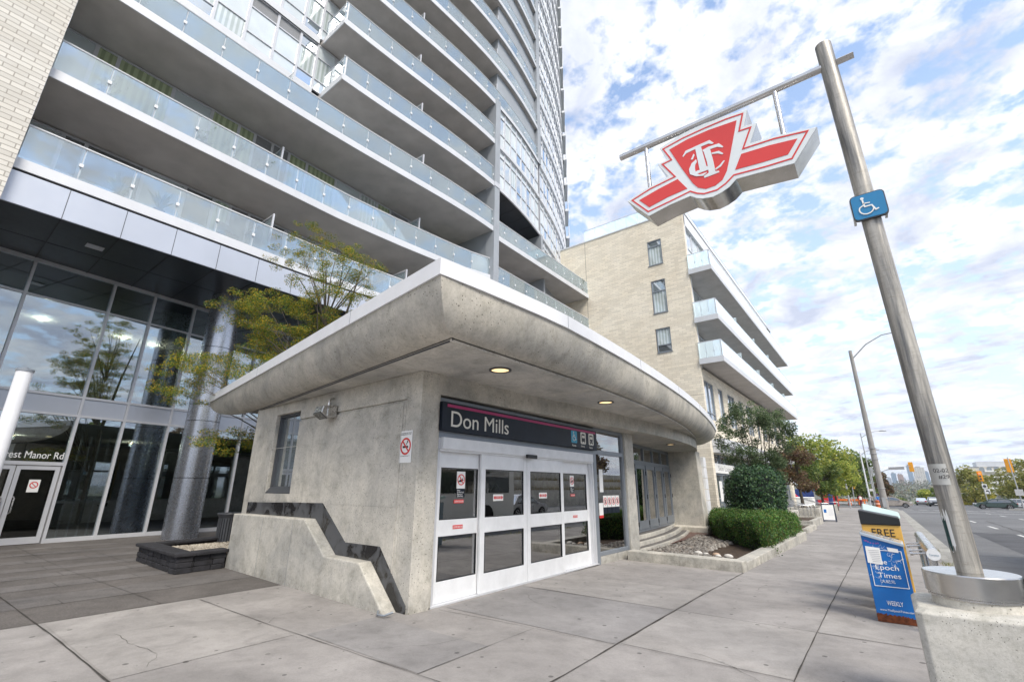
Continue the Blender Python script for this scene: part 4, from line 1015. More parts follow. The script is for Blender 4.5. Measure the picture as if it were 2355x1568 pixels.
# lobby double doors
b = MB(); lbar(.4, 3.2, 2.18, 2.28, .055); lbar(.35, .42, 0, 2.2); b.build('door_frame', m_mull, TW)
for (y0, y1, hy) in ((1.0, 2.18, 2.06), (2.2, 3.15, 2.32)):
    d = MB()
    lbar(y0, y0+.1, .02, 2.16, .03, -.03, d); lbar(y1-.1, y1, .02, 2.16, .03, -.03, d); lbar(y0+.1, y1-.1, 2.05, 2.16, .029, -.029, d); lbar(y0+.1, y1-.1, .02, .2, .029, -.029, d)
    o = d.build('lobby_door', m_mull, TW)
    d = MB(); lbar(y0+.1, y1-.1, .2, 2.05, .0, -.01, d); d.build('pane', m_lobby if False else glass('lobby_door_glass', (.3, .33, .35), 1.45, .03), o)
    d = MB(); d.tube([lb(hy, .03, .85), lb(hy, .13, .88), lb(hy, .13, 1.27), lb(hy, .03, 1.3)], .018, 8); d.build('pull_handle', m_steel, o, smooth=60)
    if y0 > 2:
        d = MB(); d.prism([lb(2.55, .006, 1.42), lb(2.8, .006, 1.42), lb(2.8, .006, 1.77), lb(2.55, .006, 1.77)], LN*.003)
        s_ = d.build('sticker', m_wht, o)
        d = MB(); n = 24
        d.rings([[lb(2.675+q*math.cos(a*2*math.pi/n), .012, 1.62+q*math.sin(a*2*math.pi/n)) for a in range(n)] for q in (.07, .095)], True, False)
        d.prism([lb(2.675+u*.707+v*.707, .013, 1.62-u*.707+v*.707) for u, v in ((-.08, -.009), (.08, -.009), (.08, .009), (-.08, .009))], LN*.002); d.build('sticker_ring', m_red, o, fix=False)
text('address_lettering', '70 Forest Manor Rd', m_wht, TW, lb(1.38, .01, 2.37), LD, ZD, width=1.78, height=.2, depth=.004)
# clad column
b = MB(); n = 40
zs = [0, 1.85, 1.87, 3.70, 3.72, 4.26, 4.28, 6.3, 6.32, 8.32]
for i in range(0, len(zs)-1, 2):
    rs = [[(-18.25+.5*math.cos(a*2*math.pi/n), 6.2+.5*math.sin(a*2*math.pi/n), z) for a in range(n)] for z in (zs[i], zs[i+1])]
    b.rings(rs, True, True)
m_clad = M('column_cladding', (.40, .42, .47), .27, .85, .05, 2)
b.build('clad_column', m_clad, TW, smooth=50)
b = MB(); b.tube([(-18.25, 6.2, 0), (-18.25, 6.2, 8.3)], .485, 24); b.build('column_reveals', m_black, TW, smooth=60)
for yy_ in (13.5,):
    b = MB(); b.tube([(-18.4, yy_, 0), (-18.4, yy_, 8.3)], .5, 32); b.build('clad_column', m_clad, TW, smooth=60)
# balcony plants in view
m_pl = leafmat('balcony_leaves', [(.05, .10, .04), (.10, .16, .06), (.16, .2, .1)])
m_pot = M('plant_pot', (.18, .16, .15), .8, 0, .2)
def spiky(name, label, x, y, z, h, n, group='potted plants on the tower balconies'):
    r = th(name, label, 'potted plant', (x, y, z), group)
    b = MB(); b.tube([(x, y, z), (x, y, z+.28)], [.12, .16], 14); b.build('pot', m_pot, r, smooth=60)
    b = MB(); rnd = random.Random(int(x*100+y*7))
    for i in range(n):
        a = rnd.uniform(0, 6.28); t_ = rnd.uniform(.1, .55); hh = h*rnd.uniform(.6, 1)
        p = Vector((x, y, z+.26)); d = Vector((math.cos(a)*t_, math.sin(a)*t_, 1)).normalized(); s = d.cross(Vector((0, 0, 1))).normalized()*.018
        m1 = p+d*hh*.6; e = m1+Vector((d.x*1.6, d.y*1.6, d.z*.5)).normalized()*hh*.45
        b.ngon([p-s*.5, p+s*.5, m1+s, e, m1-s])
    b.build('leaves', m_pl, r, fix=False)
def leafy(name, label, x, y, z, h, group='potted plants on the tower balconies'):
    r = th(name, label, 'potted plant', (x, y, z), group)
    b = MB(); b.tube([(x, y, z), (x, y, z+.3)], [.15, .2], 14); b.build('pot', m_pot, r, smooth=60)
    b = MB(); rnd = random.Random(int(x*100+y*7)); st = MB()
    for i in range(7):
        a = rnd.uniform(0, 6.28); tip = Vector((x+math.cos(a)*rnd.uniform(.1, .4), y+math.sin(a)*rnd.uniform(.1, .5), z+.3+h*rnd.uniform(.5, 1))); st.tube([(x, y, z+.28), tip], .006, 5)
        for k in range(12):
            p = Vector((x, y, z+.3)).lerp(tip, rnd.uniform(.35, 1.05))+Vector((rnd.gauss(0, .05),)*3); v = Vector((rnd.gauss(0, 1), rnd.gauss(0, 1), rnd.gauss(0, 1))).normalized()*.045; w_ = v.orthogonal().normalized()*.025
            b.ngon([p-v, p+w_, p+v, p-w_])
    b.build('leaves', m_pl, r, fix=False); st.build('stems', m_soil, r)
zL = ZK(1)+.24; zM = ZK(2)+.24; zN = ZK(3)+.24
spiky('spiky_plant', 'taller spiky potted plant behind the glass of the lowest balcony, nearer the brick wing', -16.35, 2.15, zL, .75, 22)
spiky('spiky_plant', 'broad arching spiky plant behind the glass of the lowest balcony, farther from the brick wing', -16.3, 3.15, zL, .7, 34)
leafy('leafy_plant', 'large round pot with thin reddish twigs on the second balcony, nearest the brick wing', -16.35, 1.2, zM, .7)
leafy('leafy_plant', 'sparse leafy plant in a pot on the second balcony, before the bushier one', -16.3, 3.9, zM, .6)
leafy('leafy_plant', 'bushiest dark leafy potted plant in the middle of the second balcony railing', -16.3, 4.8, zM, .85)
leafy('leafy_plant', 'low leafy plant in a pot on the second balcony just before the glass divider', -16.3, 5.8, zM, .6)
leafy('leafy_plant', 'green potted conifer at the brick end of the corner balcony', -15.2, 28.1, zN, .8)
spiky('spiky_plant', 'small spiky plant on the corner balcony close to the cream brick wall', -15.2, 27.0, zN, .5, 16)
# lattice on the third balcony
r = th('lattice_screen', 'folded white diamond lattice leaning behind the third balcony glass', 'lattice screen', (-15.3, 10.9, zN))
b = MB()
for k in range(9):
    y = 10.2+k*.16
    for sgn in (-1, 1): b.tube([(-15.25, y, zN+.45+.25*sgn), (-15.25, y+.5, zN+.45-.25*sgn)], .012, 4)
b.build('slats', m_white, r)

# balcony furniture seen through the glass
def chair(label, x, y, z, rz, mt):
    r = th('patio_chair', label, 'chair', (0, 0, 0), 'patio chairs on the tower balconies')
    b = MB(); b.box(-.24, .24, -.24, .24, .42, .46); b.build('seat', mt, r)
    b = MB(); b.box(-.26, -.22, -.24, .24, .46, .92); b.build('backrest', mt, r)
    for sx in (-.23, .2):
        for sy in (-.23, .2): b = MB(); b.box(sx, sx+.03, sy, sy+.03, 0, .42); b.build('leg', mt, r)
    r.location = (x, y, z); r.rotation_euler = (0, 0, rz)
def ptable(label, x, y, z, mt):
    r = th('patio_table', label, 'table', (x, y, z), 'small tables on the tower balconies')
    b = MB(); b.tube([(x, y, z+.68), (x, y, z+.71)], .36, 24); b.build('table_top', mt, r); b = MB(); b.tube([(x, y, z), (x, y, z+.68)], .03, 8); b.build('leg', mt, r)
    b = MB(); b.tube([(x, y, z), (x, y, z+.03)], .2, 16); b.build('base', mt, r)
chair('white patio chair on the second balcony nearest the corner fin', -15.8, 15.2, zM, R(200), m_white)
chair('white patio chair on the second balcony left of the one by the fin', -15.9, 14.2, zM, R(150), m_white)
ptable('round white table on the second balcony between the divider and the chairs', -16.2, 13.5, zM, m_white)
chair('dark patio chair on the lowest balcony before the glass divider', -16.5, 5.2, zL, R(20), m_dgrey)
chair('dark patio chair on the third balcony beside the white lattice', -15.8, 9.4, zN, R(170), m_dgrey)
ptable('round dark table on the third balcony beyond the lattice screen', -15.7, 13.4, zN, m_dgrey)
chair('white patio chair on the corner balcony near the cream brick wall', -15.7, 25.6, zN, R(180), m_white)
# ================================================================ cream brick apartment block
BK = th('brick_apartment_block', 'cream brick apartment block with three long glazed balconies facing the street', 'apartment block', (-7.6, 28.9, 0))
BX, BY = -7.6, 28.9
ops = [(-10.2, -9.2, 16.32, 18.2), (-10.17, -9.2, 12.77, 15.15), (-10.15, -9.18, 10.03, 11.68)]
b = MB()
b.box(-20, -10.2, BY, BY+.3, -.8, 19.85); b.box(-9.2, BX, BY, BY+.3, -.8, 19.85)
zs = -.8
for (x0, x1, z0, z1) in sorted(ops, key=lambda o: o[2]): b.box(-10.2, -9.2, BY, BY+.3, zs, z0); zs = z1
b.box(-10.2, -9.2, BY, BY+.3, zs, 19.85)
b.build('brick_side_wall', m_brick, BK)
b = MB(); b.box(-15.12, -15.10, BY-.003, BY, -.5, 19.8); b.box(-20, BX, BY-.003, BY, 7.0, 7.012); b.build('movement_joints', m_joint, BK)
kinds = [('w', 'b'), ('dw', 'b'), ('d', 'w')]
for i, (x0, x1, z0, z1) in enumerate(ops):
    f = MB()
    for (a, c, e, g_) in ((x0, x1, z0, z0+.06), (x0, x1, z1-.06, z1), (x0, x0+.06, z0+.06, z1-.06), (x1-.06, x1, z0+.06, z1-.06)): f.box(a, c, BY+.03, BY+.12, e, g_)
    zm = (z1-.45, z1-.8, z0+.5)[i]; f.box(x0+.06, x1-.06, BY+.035, BY+.12, zm-.03, zm+.03)
    o = f.build('window', m_grey, BK)
    g_ = MB(); g_.box(x0+.06, x1-.06, BY+.1, BY+.11, z0+.06, zm-.03); g_.build('pane', [m_curw, m_curw, m_dark][i], o)
    g_ = MB(); g_.box(x0+.06, x1-.06, BY+.1, BY+.11, zm+.03, z1-.06); g_.build('pane', [m_blue, m_blue, m_curw][i], o)
    s_ = MB(); s_.box(x0-.03, x1+.03, BY-.05, BY+.03, z0-.05, z0); s_.build('sill', m_grey, o)
b = MB(); b.box(-20, BX+.05, BY-.05, BY+.35, 19.85, 19.95); b.box(BX-.3, BX+.05, BY+.35, 62, 19.85, 19.95); b.build('roof_coping', m_fas, BK)
b = MB()
for i in range(9): b.box(-15.15+i*.88, -15.15+i*.88+.86, BY+.1, BY+.115, 19.95, 20.9)
for i in range(28): b.box(BX-.25, BX-.235, BY+.3+i*1.15, BY+.3+i*1.15+1.12, 19.95, 20.9)
o = b.build('roof_glass', m_rail2, BK)
b = MB(); b.tube([(-15.15, BY+.1, 20.92), (BX-.24, BY+.1, 20.92), (BX-.24, 61, 20.92)], .025, 6)
for i in range(9): b.box(-15.16+i*.88, -15.14+i*.88, BY+.12, BY+.14, 19.9, 20.9)
b.build('roof_rail', m_mull, BK)
# street front
BE = 59.5
b = MB(); b.box(BX-.3, BX, BY+.3, BE, 7.98, 8.7); b.box(BX-.3, BX, BY+.3, BE, 4.5, 5.6)
wy = [(29.1, 31.3), (32.4, 33.6), (34.9, 36.9), (38.2, 39.4), (40.7, 42.7), (44, 45.2), (46.5, 48.5), (50, 51.2), (52.5, 54.5), (56, 57.2)]
p = BY+.3
for (a, c) in wy: b.box(BX-.3, BX, p, a, 5.6, 7.98) if a > p else None; p = c
b.box(BX-.3, BX, p, BE, 5.6, 7.98)
b.box(BX-.3, BX, BY+.3, BE, 3.55, 4.5)
b.box(BX-.3, BX, BY+.3, 29.4, -.9, 3.55); b.box(BX-.3, BX, BE-1.2, BE, -1.2, 3.55); b.box(-20, BX-.3, BE-.3, BE, -1, 19.8)
b.build('brick_front_wall', m_brick, BK)
for (a, c) in wy:
    a2 = max(a, BY+.3); f = MB()
    for (y0, y1, z0, z1) in ((a2, c, 5.6, 5.66), (a2, c, 7.92, 7.98), (a2, a2+.06, 5.66, 7.92), (c-.06, c, 5.66, 7.92)): f.box(BX-.16, BX-.05, y0, y1, z0, z1)
    if c-a > 1.5: f.box(BX-.155, BX-.055, (a2+c)/2-.03, (a2+c)/2+.03, 5.66, 7.92)
    f.box(BX-.155, BX-.06, a2+.06, c-.06, 6.0, 6.06)
    o = f.build('window', m_grey, BK); g_ = MB(); g_.box(BX-.12, BX-.11, a2+.06, c-.06, 5.66, 7.92); g_.build('pane', m_blue, o)
b = MB(); b.box(BX, BX+.75, 29.35, 57, 3.98, 4.38); b.box(BX, BX+.5, 29.4, 57, 3.6, 3.98); b.build('entrance_canopy', m_fas, BK, bev=.01)
# corner pilaster that flares slightly
# storefronts
b = MB()
for k in range(18):
    y = 29.4+k*1.62; b.box(BX-.2, BX-.08, y, y+.07, -.6, 3.55)
b.box(BX-.19, BX-.09, 29.4, BE-1.2, 2.34, 2.44); b.box(BX-.19, BX-.09, 29.4, BE-1.2, -.6, .45); b.build('shopfront_frame', m_grey, BK)
m_shop = pane('shop_glass', (.10, .13, .14), refl=.25)
b = MB(); b.box(BX-.16, BX-.15, 29.45, BE-1.2, .45, 3.5); b.build('shopfront_glass', m_shop, BK)
SS = th('shop_sign', 'pale shop sign panel above the glazed shopfront beside the brick corner', 'sign', (BX, 30, 2.5))
b = MB(); b.box(BX-.07, BX-.02, 29.45, 34.2, 2.45, 3.0); b.build('panel', m_wht, SS, bev=.005)
text('lettering', 'Skin Laser', M('grey_print', (.3, .3, .32), .5, 0, 0), SS, (BX-.019, 30.1, 2.6), YD, ZD, width=3.2, height=.3, depth=.003)
PO = th('shop_poster', 'white poster hung inside the shop window behind the round bush', 'poster', (BX-.14, 30.8, .9))
b = MB(); b.box(BX-.145, BX-.14, 30.4, 31.3, .85, 2.0); b.build('sheet', m_wht, PO)
# long balconies
for (z, lab) in ((14.93, 0), (11.55, 1), (8.85, 2)):
    P = [(BX+1.43, BY-.1+i*(60-BY+.1)/26) for i in range(27)]
    fh = .72 if lab == 0 else .5
    fh = .34
    b = MB(); b.box(BX-1.2, BX+.0, BY+.31, 59.4, z+.03, z+.25); b.box(BX+.0, BX+1.38, BY-.05, 60, z+.03, z+.25); o = b.build('balcony', m_soff, BK)
    b = MB(); b.box(BX, BX+1.43, BY-.1, BY-.05, z, z+fh); b.box(BX+1.38, BX+1.43, BY-.05, 60, z, z+fh); b.build('edge_fascia', m_fas, o)
    g_ = MB(); f = MB(); z0, z1 = z+fh+.02, z+fh+1.02
    for i in range(27): y = BY-.05+i*1.155; g_.box(BX+1.37, BX+1.382, y+.01, y+1.14, z0, z1); f.box(BX+1.33, BX+1.36, y-.015, y+.015, z+.2, z1); f.box(BX+1.383, BX+1.395, y-.03, y+.03, z0+.35, z0+.45)
    for i in range(3): x = BX+.03+i*.45; g_.box(x, x+.43, BY-.06, BY-.05, z0, z1); f.box(x+.43, x+.455, BY-.03, BY-.0, z+.2, z1); f.box(x+.41, x+.47, BY-.075, BY-.06, z0+.35, z0+.45)
    f.tube([(BX, BY-.055, z1+.02), (BX+1.375, BY-.055, z1+.02), (BX+1.375, 60, z1+.02)], .026, 6)
    g_.build('glass_railing', m_rail2, o); f.build('railing_frame', m_mull, o)
    for dy in (35.2, 41.5, 47.8, 54.1):
        if lab == 0: continue
        b = MB(); b.box(BX, BX+1.25, dy-.012, dy+.012, z+.3, z+fh+1.65); b.build('divider_panel', m_rail2, o)
# recessed glazed walls behind balconies
SEG = [(8.7+.5, 11.5), (11.85, 14.9), (15.2, 19.85)]
for (z0, z1) in SEG:
    for i in range(18):
        y0 = BY+.5+i*1.65; y1 = y0+1.65; xw = BX-.5 if z0 < 15 else BX-.12
        f = MB()
        for (a, c, e, g_) in ((y0, y1, z0, z0+.07), (y0, y1, z1-.07, z1), (y0, y0+.06, z0+.07, z1-.07), (y1-.06, y1, z0+.07, z1-.07)): f.box(xw-.08, xw, a, c, e, g_)
        zm = z0+1.0 if z0 < 15 else z0+2.2
        f.box(xw-.075, xw-.005, y0+.06, y1-.06, zm-.03, zm+.03)
        o = f.build('window', m_mull, BK); g_ = MB(); g_.box(xw-.05, xw-.04, y0+.06, y1-.06, z0+.07, z1-.07); g_.build('pane', [m_blue, m_curw, m_span, m_blue][(i*7+int(z0)) % 4], o)
b = MB(); b.box(BX-.6, BX, BY+.3, BY+.48, 8.6, 19.85); b.box(BX-.2, BX-.0, BY+.3, BE, 18.9, 19.84); b.build('corner_return', m_white, BK)
b = MB(); b.box(-20, BX-.7, BY+.31, BE-.31, 0, 19.7); b.build('inner_core', m_wallp, BK)
# chair and things on the top balcony: a small deck chair
CH = th('deck_chair', 'white deck chair folded behind the glass end of the middle brick-block balcony', 'chair', (BX+.7, BY+.5, 11.8))
b = MB(); z = 11.8
b.box(BX+.3, BX+.95, BY+.3, BY+.75, z+.38, z+.42); b.build('seat', m_white, CH)
b = MB(); b.box(BX+.25, BX+.3, BY+.3, BY+.75, z+.4, z+1.0, rot=Matrix.Rotation(R(-20), 3, 'Y')); b.build('backrest', m_white, CH)
for dx in (.33, .9):
    for dy in (.33, .7): b = MB(); b.box(BX+dx, BX+dx+.03, BY+dy, BY+dy+.03, z, z+.38); b.build('leg', m_white, CH)
# ================================================================ transit pylon sign, news boxes, bed, trees, traffic
SGN = {'outline':[(-1.493,5.747),(-1.347,5.79),(-1.191,5.816),(-1.031,5.823),(-0.927,5.822),(-0.681,5.798),(-0.458,5.763),(-0.519,5.556),(-0.392,5.534),(-0.49,5.304),(-0.172,5.261),(0.133,5.187),(-0.125,4.856),(-0.397,4.886),(-0.684,4.916),(-0.766,4.849),(-0.855,4.812),(-0.952,4.795),(-1.066,4.819),(-1.131,4.855),(-1.196,4.91),(-1.449,4.888),(-1.713,4.838),(-1.975,5.162),(-1.753,5.232),(-1.425,5.292),(-1.537,5.521),(-1.417,5.542)],'line':[(-1.447,5.713),(-1.198,5.747),(-0.935,5.755),(-0.687,5.751),(-0.509,5.73),(-0.575,5.517),(-0.456,5.505),(-0.568,5.266),(-0.259,5.241),(0.046,5.179),(-0.136,4.922),(-0.389,4.939),(-0.703,4.977),(-0.796,4.908),(-0.896,4.865),(-1.04,4.874),(-1.115,4.912),(-1.189,4.972),(-1.445,4.935),(-1.715,4.901),(-1.908,5.147),(-1.662,5.212),(-1.342,5.25),(-1.477,5.496),(-1.36,5.505)],'shield':[(-1.371,5.664),(-1.15,5.701),(-0.891,5.704),(-0.581,5.673),(-0.635,5.49),(-0.72,5.205),(-0.767,5.06),(-0.825,4.969),(-0.907,4.928),(-1.014,4.928),(-1.097,4.982),(-1.148,5.066),(-1.245,5.31)],'wr':[(-0.594,5.208),(-0.311,5.181),(-0.053,5.133),(-0.163,4.986),(-0.422,5.006),(-0.681,5.037)],'wl':[(-1.816,5.109),(-1.565,5.163),(-1.315,5.201),(-1.217,5.023),(-1.459,5.003),(-1.697,4.957)]}
LOG = [[(-1.223,5.485),(-1.18,5.545),(-1.051,5.552),(-0.896,5.557),(-0.856,5.495),(-0.872,5.488),(-0.913,5.515),(-0.999,5.516),(-0.971,5.22),(-0.934,5.199),(-0.934,5.165),(-1.116,5.168),(-1.117,5.198),(-1.081,5.208),(-1.05,5.206),(-1.066,5.515),(-1.176,5.507),(-1.215,5.475)],[(-0.991,5.458),(-0.919,5.471),(-0.802,5.46),(-0.76,5.393),(-0.772,5.387),(-0.826,5.423),(-0.904,5.43),(-0.888,5.238),(-0.884,5.109),(-0.847,5.1),(-0.843,5.078),(-1.011,5.075),(-1.014,5.103),(-0.976,5.116),(-0.956,5.124),(-0.958,5.272),(-0.978,5.432)],[(-0.896,5.372),(-0.814,5.359),(-0.771,5.303),(-0.784,5.295),(-0.828,5.331),(-0.893,5.354)],[(-0.767,5.201),(-0.817,5.144),(-0.878,5.124),(-0.88,5.143),(-0.829,5.167),(-0.783,5.209)],[(-1.132,5.392),(-1.093,5.459),(-1.083,5.435),(-1.11,5.384)],[(-1.073,5.366),(-1.128,5.336),(-1.168,5.268),(-1.164,5.197),(-1.099,5.138),(-1.022,5.109),(-0.985,5.126),(-0.974,5.139),(-1.058,5.142),(-1.09,5.175),(-1.1,5.217),(-1.099,5.266),(-1.091,5.299),(-1.069,5.327)]]
m_pole, t, p = newmat('weathered_steel_pole'); P = pos(t, (9, 9, .6)); P2 = pos(t)
c = mix(t, ramp(t, noise(t, P, 1.3, 8, .7, .3), .38, .62), (.13, .13, .13), (.50, .47, .42))
c = mix(t, ramp(t, noise(t, pos(t, (3, 3, 14)), 3.0, 8, .8), .52, .70, c1=(.8, .8, .8)), c, (.22, .20, .17))
c = mix(t, ramp(t, noise(t, pos(t, (6, 6, .25)), 1.2, 5, .6), .58, .68, c1=(.6, .6, .6)), c, (.36, .25, .15))
L(t, c, p.inputs['Base Color']); p.inputs['Metallic'].default_value = .3; p.inputs['Roughness'].default_value = .42; bump(t, p, noise(t, P2, 60, 5, .7), .25, .002)
m_brush = M('polished_steel', (.55, .54, .52), .22, 1.0, .18, 3)
m_face = M('sign_face_white', (.70, .74, .76), .3, 0, .06, 2)
m_redf = M('sign_face_red', (.62, .05, .045), .32, 0, .07, 1.5)
PX, PY = .4, 5.17
b = None
# concrete pedestal
PB = th('concrete_pedestal', 'big pitted square concrete block carrying the steel sign pole', 'pedestal', (PX, PY, 0))
b = MB(); h = .385; c_ = .06
def oct_(z, h, c_): return [(PX-h+c_, PY-h, z), (PX+h-c_, PY-h, z), (PX+h, PY-h+c_, z), (PX+h, PY+h-c_, z), (PX+h-c_, PY+h, z), (PX-h+c_, PY+h, z), (PX-h, PY+h-c_, z), (PX-h, PY-h+c_, z)]
b.rings([oct_(-.2, h, .035), oct_(.745, h, .035), oct_(.775, h-.03, .05)], True, True)
m_ped = concrete('pedestal_concrete', (.56, .555, .535), pits=1.6, pitscale=60, streak=.4)
b.build('block', m_ped, PB, bev=.008)
b = MB(); n = 48
def circ(r, z, x=PX, y=PY): return [(x+r*math.cos(a*2*math.pi/n), y+r*math.sin(a*2*math.pi/n), z) for a in range(n)]
b.rings([circ(.262, .76), circ(.255, .835)], True, True); b.build('grout_bed', m_conc3, PB, smooth=40)
PL = th('transit_sign_pole', 'tall weathered steel pole with a side arm carrying the red and white emblem sign', 'sign pole', (PX, PY, .83))
b = MB(); b.rings([circ(.266, .832), circ(.266, .845), circ(.262, .848), circ(.262, .86)], True, True); b.build('base_flange', m_steel, PL, smooth=40)
b = MB(); b.rings([circ(.282, .86), circ(.282, .995), circ(.275, 1.003)], True, True); b.build('base_drum', m_brush, PL, smooth=40)
b = MB(); b.rings([[(PX-.045*(i/4)+.077*math.cos(a*math.pi/18), PY+.077*math.sin(a*math.pi/18), 1.003+(6.27-1.003)*i/4) for a in range(36)] for i in range(5)], True, True); b.build('pole', m_pole, PL, smooth=40)
b = MB(); b.tube([(-2.08, PY, 5.985), (PX-.05, PY, 5.985)], .042, 16); b.tube([(PX-.04, PY, 5.985), (.58, PY, 5.985)], .044, 4); b.build('arm', m_steel, PL, smooth=40)
for x in (-1.71, -.17): b = MB(); b.tube([(x, PY, 5.3), (x, PY, 5.96)], .026, 12); b.build('hanger', m_steel, PL, smooth=40)
b = MB(); b.prism([(x, 5.03, z) for x, z in SGN['outline']], (0, .30, 0)); b.build('sign_box', m_brush, PL, smooth=32)
b = MB(); b.prism([(x, 5.022, z) for x, z in SGN['outline']], (0, .007, 0)); fc = b.build('sign_face', m_face, PL, bev=.004)
b = MB()
for k in ('shield', 'wr', 'wl'): b.prism([(x, 5.018, z) for x, z in SGN[k]], (0, .004, 0))
Pn = SGN['line']; w_ = .0085
for i in range(len(Pn)):
    p0, p1, p2, p3 = [Vector((*Pn[(i+k) % len(Pn)], 0)) for k in (-1, 0, 1, 2)]
    def nrm(a, c, e=None):
        d1 = (c-a).normalized(); n1 = Vector((-d1.y, d1.x, 0))
        if e is None: return n1
        d2 = (e-c).normalized(); n2 = Vector((-d2.y, d2.x, 0)); m_ = (n1+n2); m_ = m_.normalized() if m_.length > .01 else n1
        return m_/max(.45, m_.dot(n1))
    na, nb_ = nrm(p0, p1, p2), nrm(p1, p2, p3)
    q = [p1+na*w_, p1-na*w_, p2-nb_*w_, p2+nb_*w_]; b.prism([(v.x, 5.018, v.y) for v in q], (0, .004, 0))
b.build('red_panels', m_redf, PL)
b = MB()
for i, P in enumerate(LOG): b.prism([(x, 5.0145-.0006*i, z) for x, z in P], (0, .003+.0006*i, 0))
b.build('monogram', m_face, PL)
AS = th('accessible_sign', 'square blue accessible symbol sign with rounded corners strapped to the steel pole', 'sign', (.37, 5.07, 4.17))
def rsq(x, z, w_, h_, r, y, dep):
    pts = []
    for cx_, cz_, a0 in ((x+w_/2-r, z+h_/2-r, 0), (x-w_/2+r, z+h_/2-r, 90), (x-w_/2+r, z-h_/2+r, 180), (x+w_/2-r, z-h_/2+r, 270)):
        for k in range(5): a = R(a0+k*22.5); pts.append((cx_+r*math.cos(a), y, cz_+r*math.sin(a)))
    return pts
b = MB(); b.prism(rsq(.375, 4.165, .268, .268, .04, 5.065, 0), (0, .03, 0)); b.build('plate_edge', m_dgrey, AS)
b = MB(); b.prism(rsq(.375, 4.165, .25, .25, .035, 5.061, 0), (0, .005, 0)); b.build('plate', M('sign_blue', (.02, .20, .42), .35, 0, .05), AS)
b = MB(); wheelchair(b, .355, 5.058, 4.155, .15, 0, Vector((1, 0, 0)), ZD, Vector((0, -1, 0))); b.build('wheelchair_symbol', m_wht, AS)
b = MB(); b.box(.261, .479, 5.096, 5.12, 4.07, 4.12); b.box(.24, .26, 5.096, 5.22, 4.06, 4.28); b.box(.48, .5, 5.096, 5.22, 4.06, 4.28); b.build('bracket', m_steel, AS)
# small plates and paper remnants on the pole
def poly_on_pole(a0, a1, z0, z1, r=.0795, jag=0, n=10, seed=1):
    rnd = random.Random(seed); b = MB(); rs = []
    for i in range(n+1):
        a = R(a0+(a1-a0)*i/n); dz0 = rnd.uniform(-jag, jag); dz1 = rnd.uniform(-jag, jag)
        rs.append([(PX-.045*((z-1)/5.27)+r*math.cos(a), PY+r*math.sin(a), z) for z in (z0+dz0, z1+dz1)])
    for i in range(n): b.quad(rs[i][0], rs[i+1][0], rs[i+1][1], rs[i][1])
    return b
NP = th('pole_number_plate', 'small metal number plate wrapped round the sign pole, printed 02-02 and #29', 'plate', (PX, PY, 1.7))
poly_on_pole(200, 292, 1.63, 1.79).build('plate', M('plate_metal', (.5, .5, .48), .5, .4, .1), NP, fix=False)
text('number_text', '02-02', m_ink, NP, (PX-.062, PY-.0835, 1.725), (1, -.05, 0), ZD, width=.09, height=.03, depth=.001)
text('number_text', '#29', m_ink, NP, (PX-.04, PY-.0835, 1.675), (1, -.05, 0), ZD, width=.066, height=.03, depth=.001)
SK = th('torn_sticker', 'torn white and dark green sticker remnants low on the steel sign pole', 'sticker', (PX, PY, 1.2))
poly_on_pole(190, 240, 1.16, 1.42, .079, .04, 12, 4).build('paper', m_wht, SK, fix=False)
poly_on_pole(192, 222, 1.17, 1.38, .0802, .03, 9, 8).build('green_print', M('dark_green_print', (.01, .05, .05), .5, 0, .3, 30), SK, fix=False)
# ---------------------------------------------------------------- newspaper boxes and rack
m_nblue = M('blue_box_paint', (.004, .125, .42), .32, 0, .10, 3)
m_nyel = M('yellow_box_paint', (.72, .42, .09), .4, 0, .06)
m_rust = M('rusty_steel', (.13, .035, .012), .9, 0, .5, 20, .5, .002, 60)
def newsbox(name, label, x0, x1, y0, y1, h, body_m, hood=None, hood_m=None, slope=.13, lean=0.0):
    r = th(name, label, 'newspaper box', ((x0+x1)/2, y0, 0), 'newspaper boxes standing in a row by the kerb')
    b = MB()
    # profile in X: top falls towards the road
    zt0, zt1 = h, h-slope
    b.rings([[(x0, y, .005), (x1, y, .005), (x1, y, zt1), (x0, y, zt0)] for y in (y0, y1)], True, True)
    o = b.build('body', body_m, r, bev=.008)
    return r, zt0, zt1
# blue box
nb_r, za_, zb_ = newsbox('newspaper_box', 'blue newspaper box with white lettering and a rusted bottom edge, front of the row', -.36, .06, 8.1, 8.55, 1.03, m_nblue, slope=.12)
xL, xR = -.36, .06
b = MB(); b.prism([(xL-.005, 8.07, 1.012), (xR+.01, 8.07, .892), (xR+.01, 8.07, .93), (xL-.005, 8.07, 1.05)], (0, .5, 0)); b.build('lid', M('clear_lid', (.45, .52, .60), .15, .3, .1), nb_r, bev=.006)
b = MB()
for i in range(20):
    x = xL+(xR-xL)*i/20; b.prism([(x, 8.094, .004), (x+.0215, 8.094, .004), (x+.0215, 8.094, .10-.02*i/20+random.uniform(-.012, .012)), (x, 8.094, .10-.02*i/20+random.uniform(-.012, .012))], (0, .004, 0))
b.build('rust_band', m_rust, nb_r)
b = MB()
for (x0, x1, z0, z1) in ((-.32, .03, .835, .842), (-.32, .03, .41, .417), (-.32, -.313, .417, .835), (.023, .03, .417, .835)): b.box(x0, x1, 8.093, 8.098, z0, z1)
b.build('white_border', m_wht, nb_r)
XD = Vector((1, 0, 0))
text('lettering', 'The', m_wht, nb_r, (-.262, 8.097, .675), XD, ZD, width=.12, height=.055, depth=.002)
text('lettering', 'Epoch', m_wht, nb_r, (-.27, 8.097, .59), XD, ZD, width=.235, height=.075, depth=.002)
text('lettering', 'Times', m_wht, nb_r, (-.26, 8.097, .515), XD, ZD, width=.23, height=.058, depth=.002)
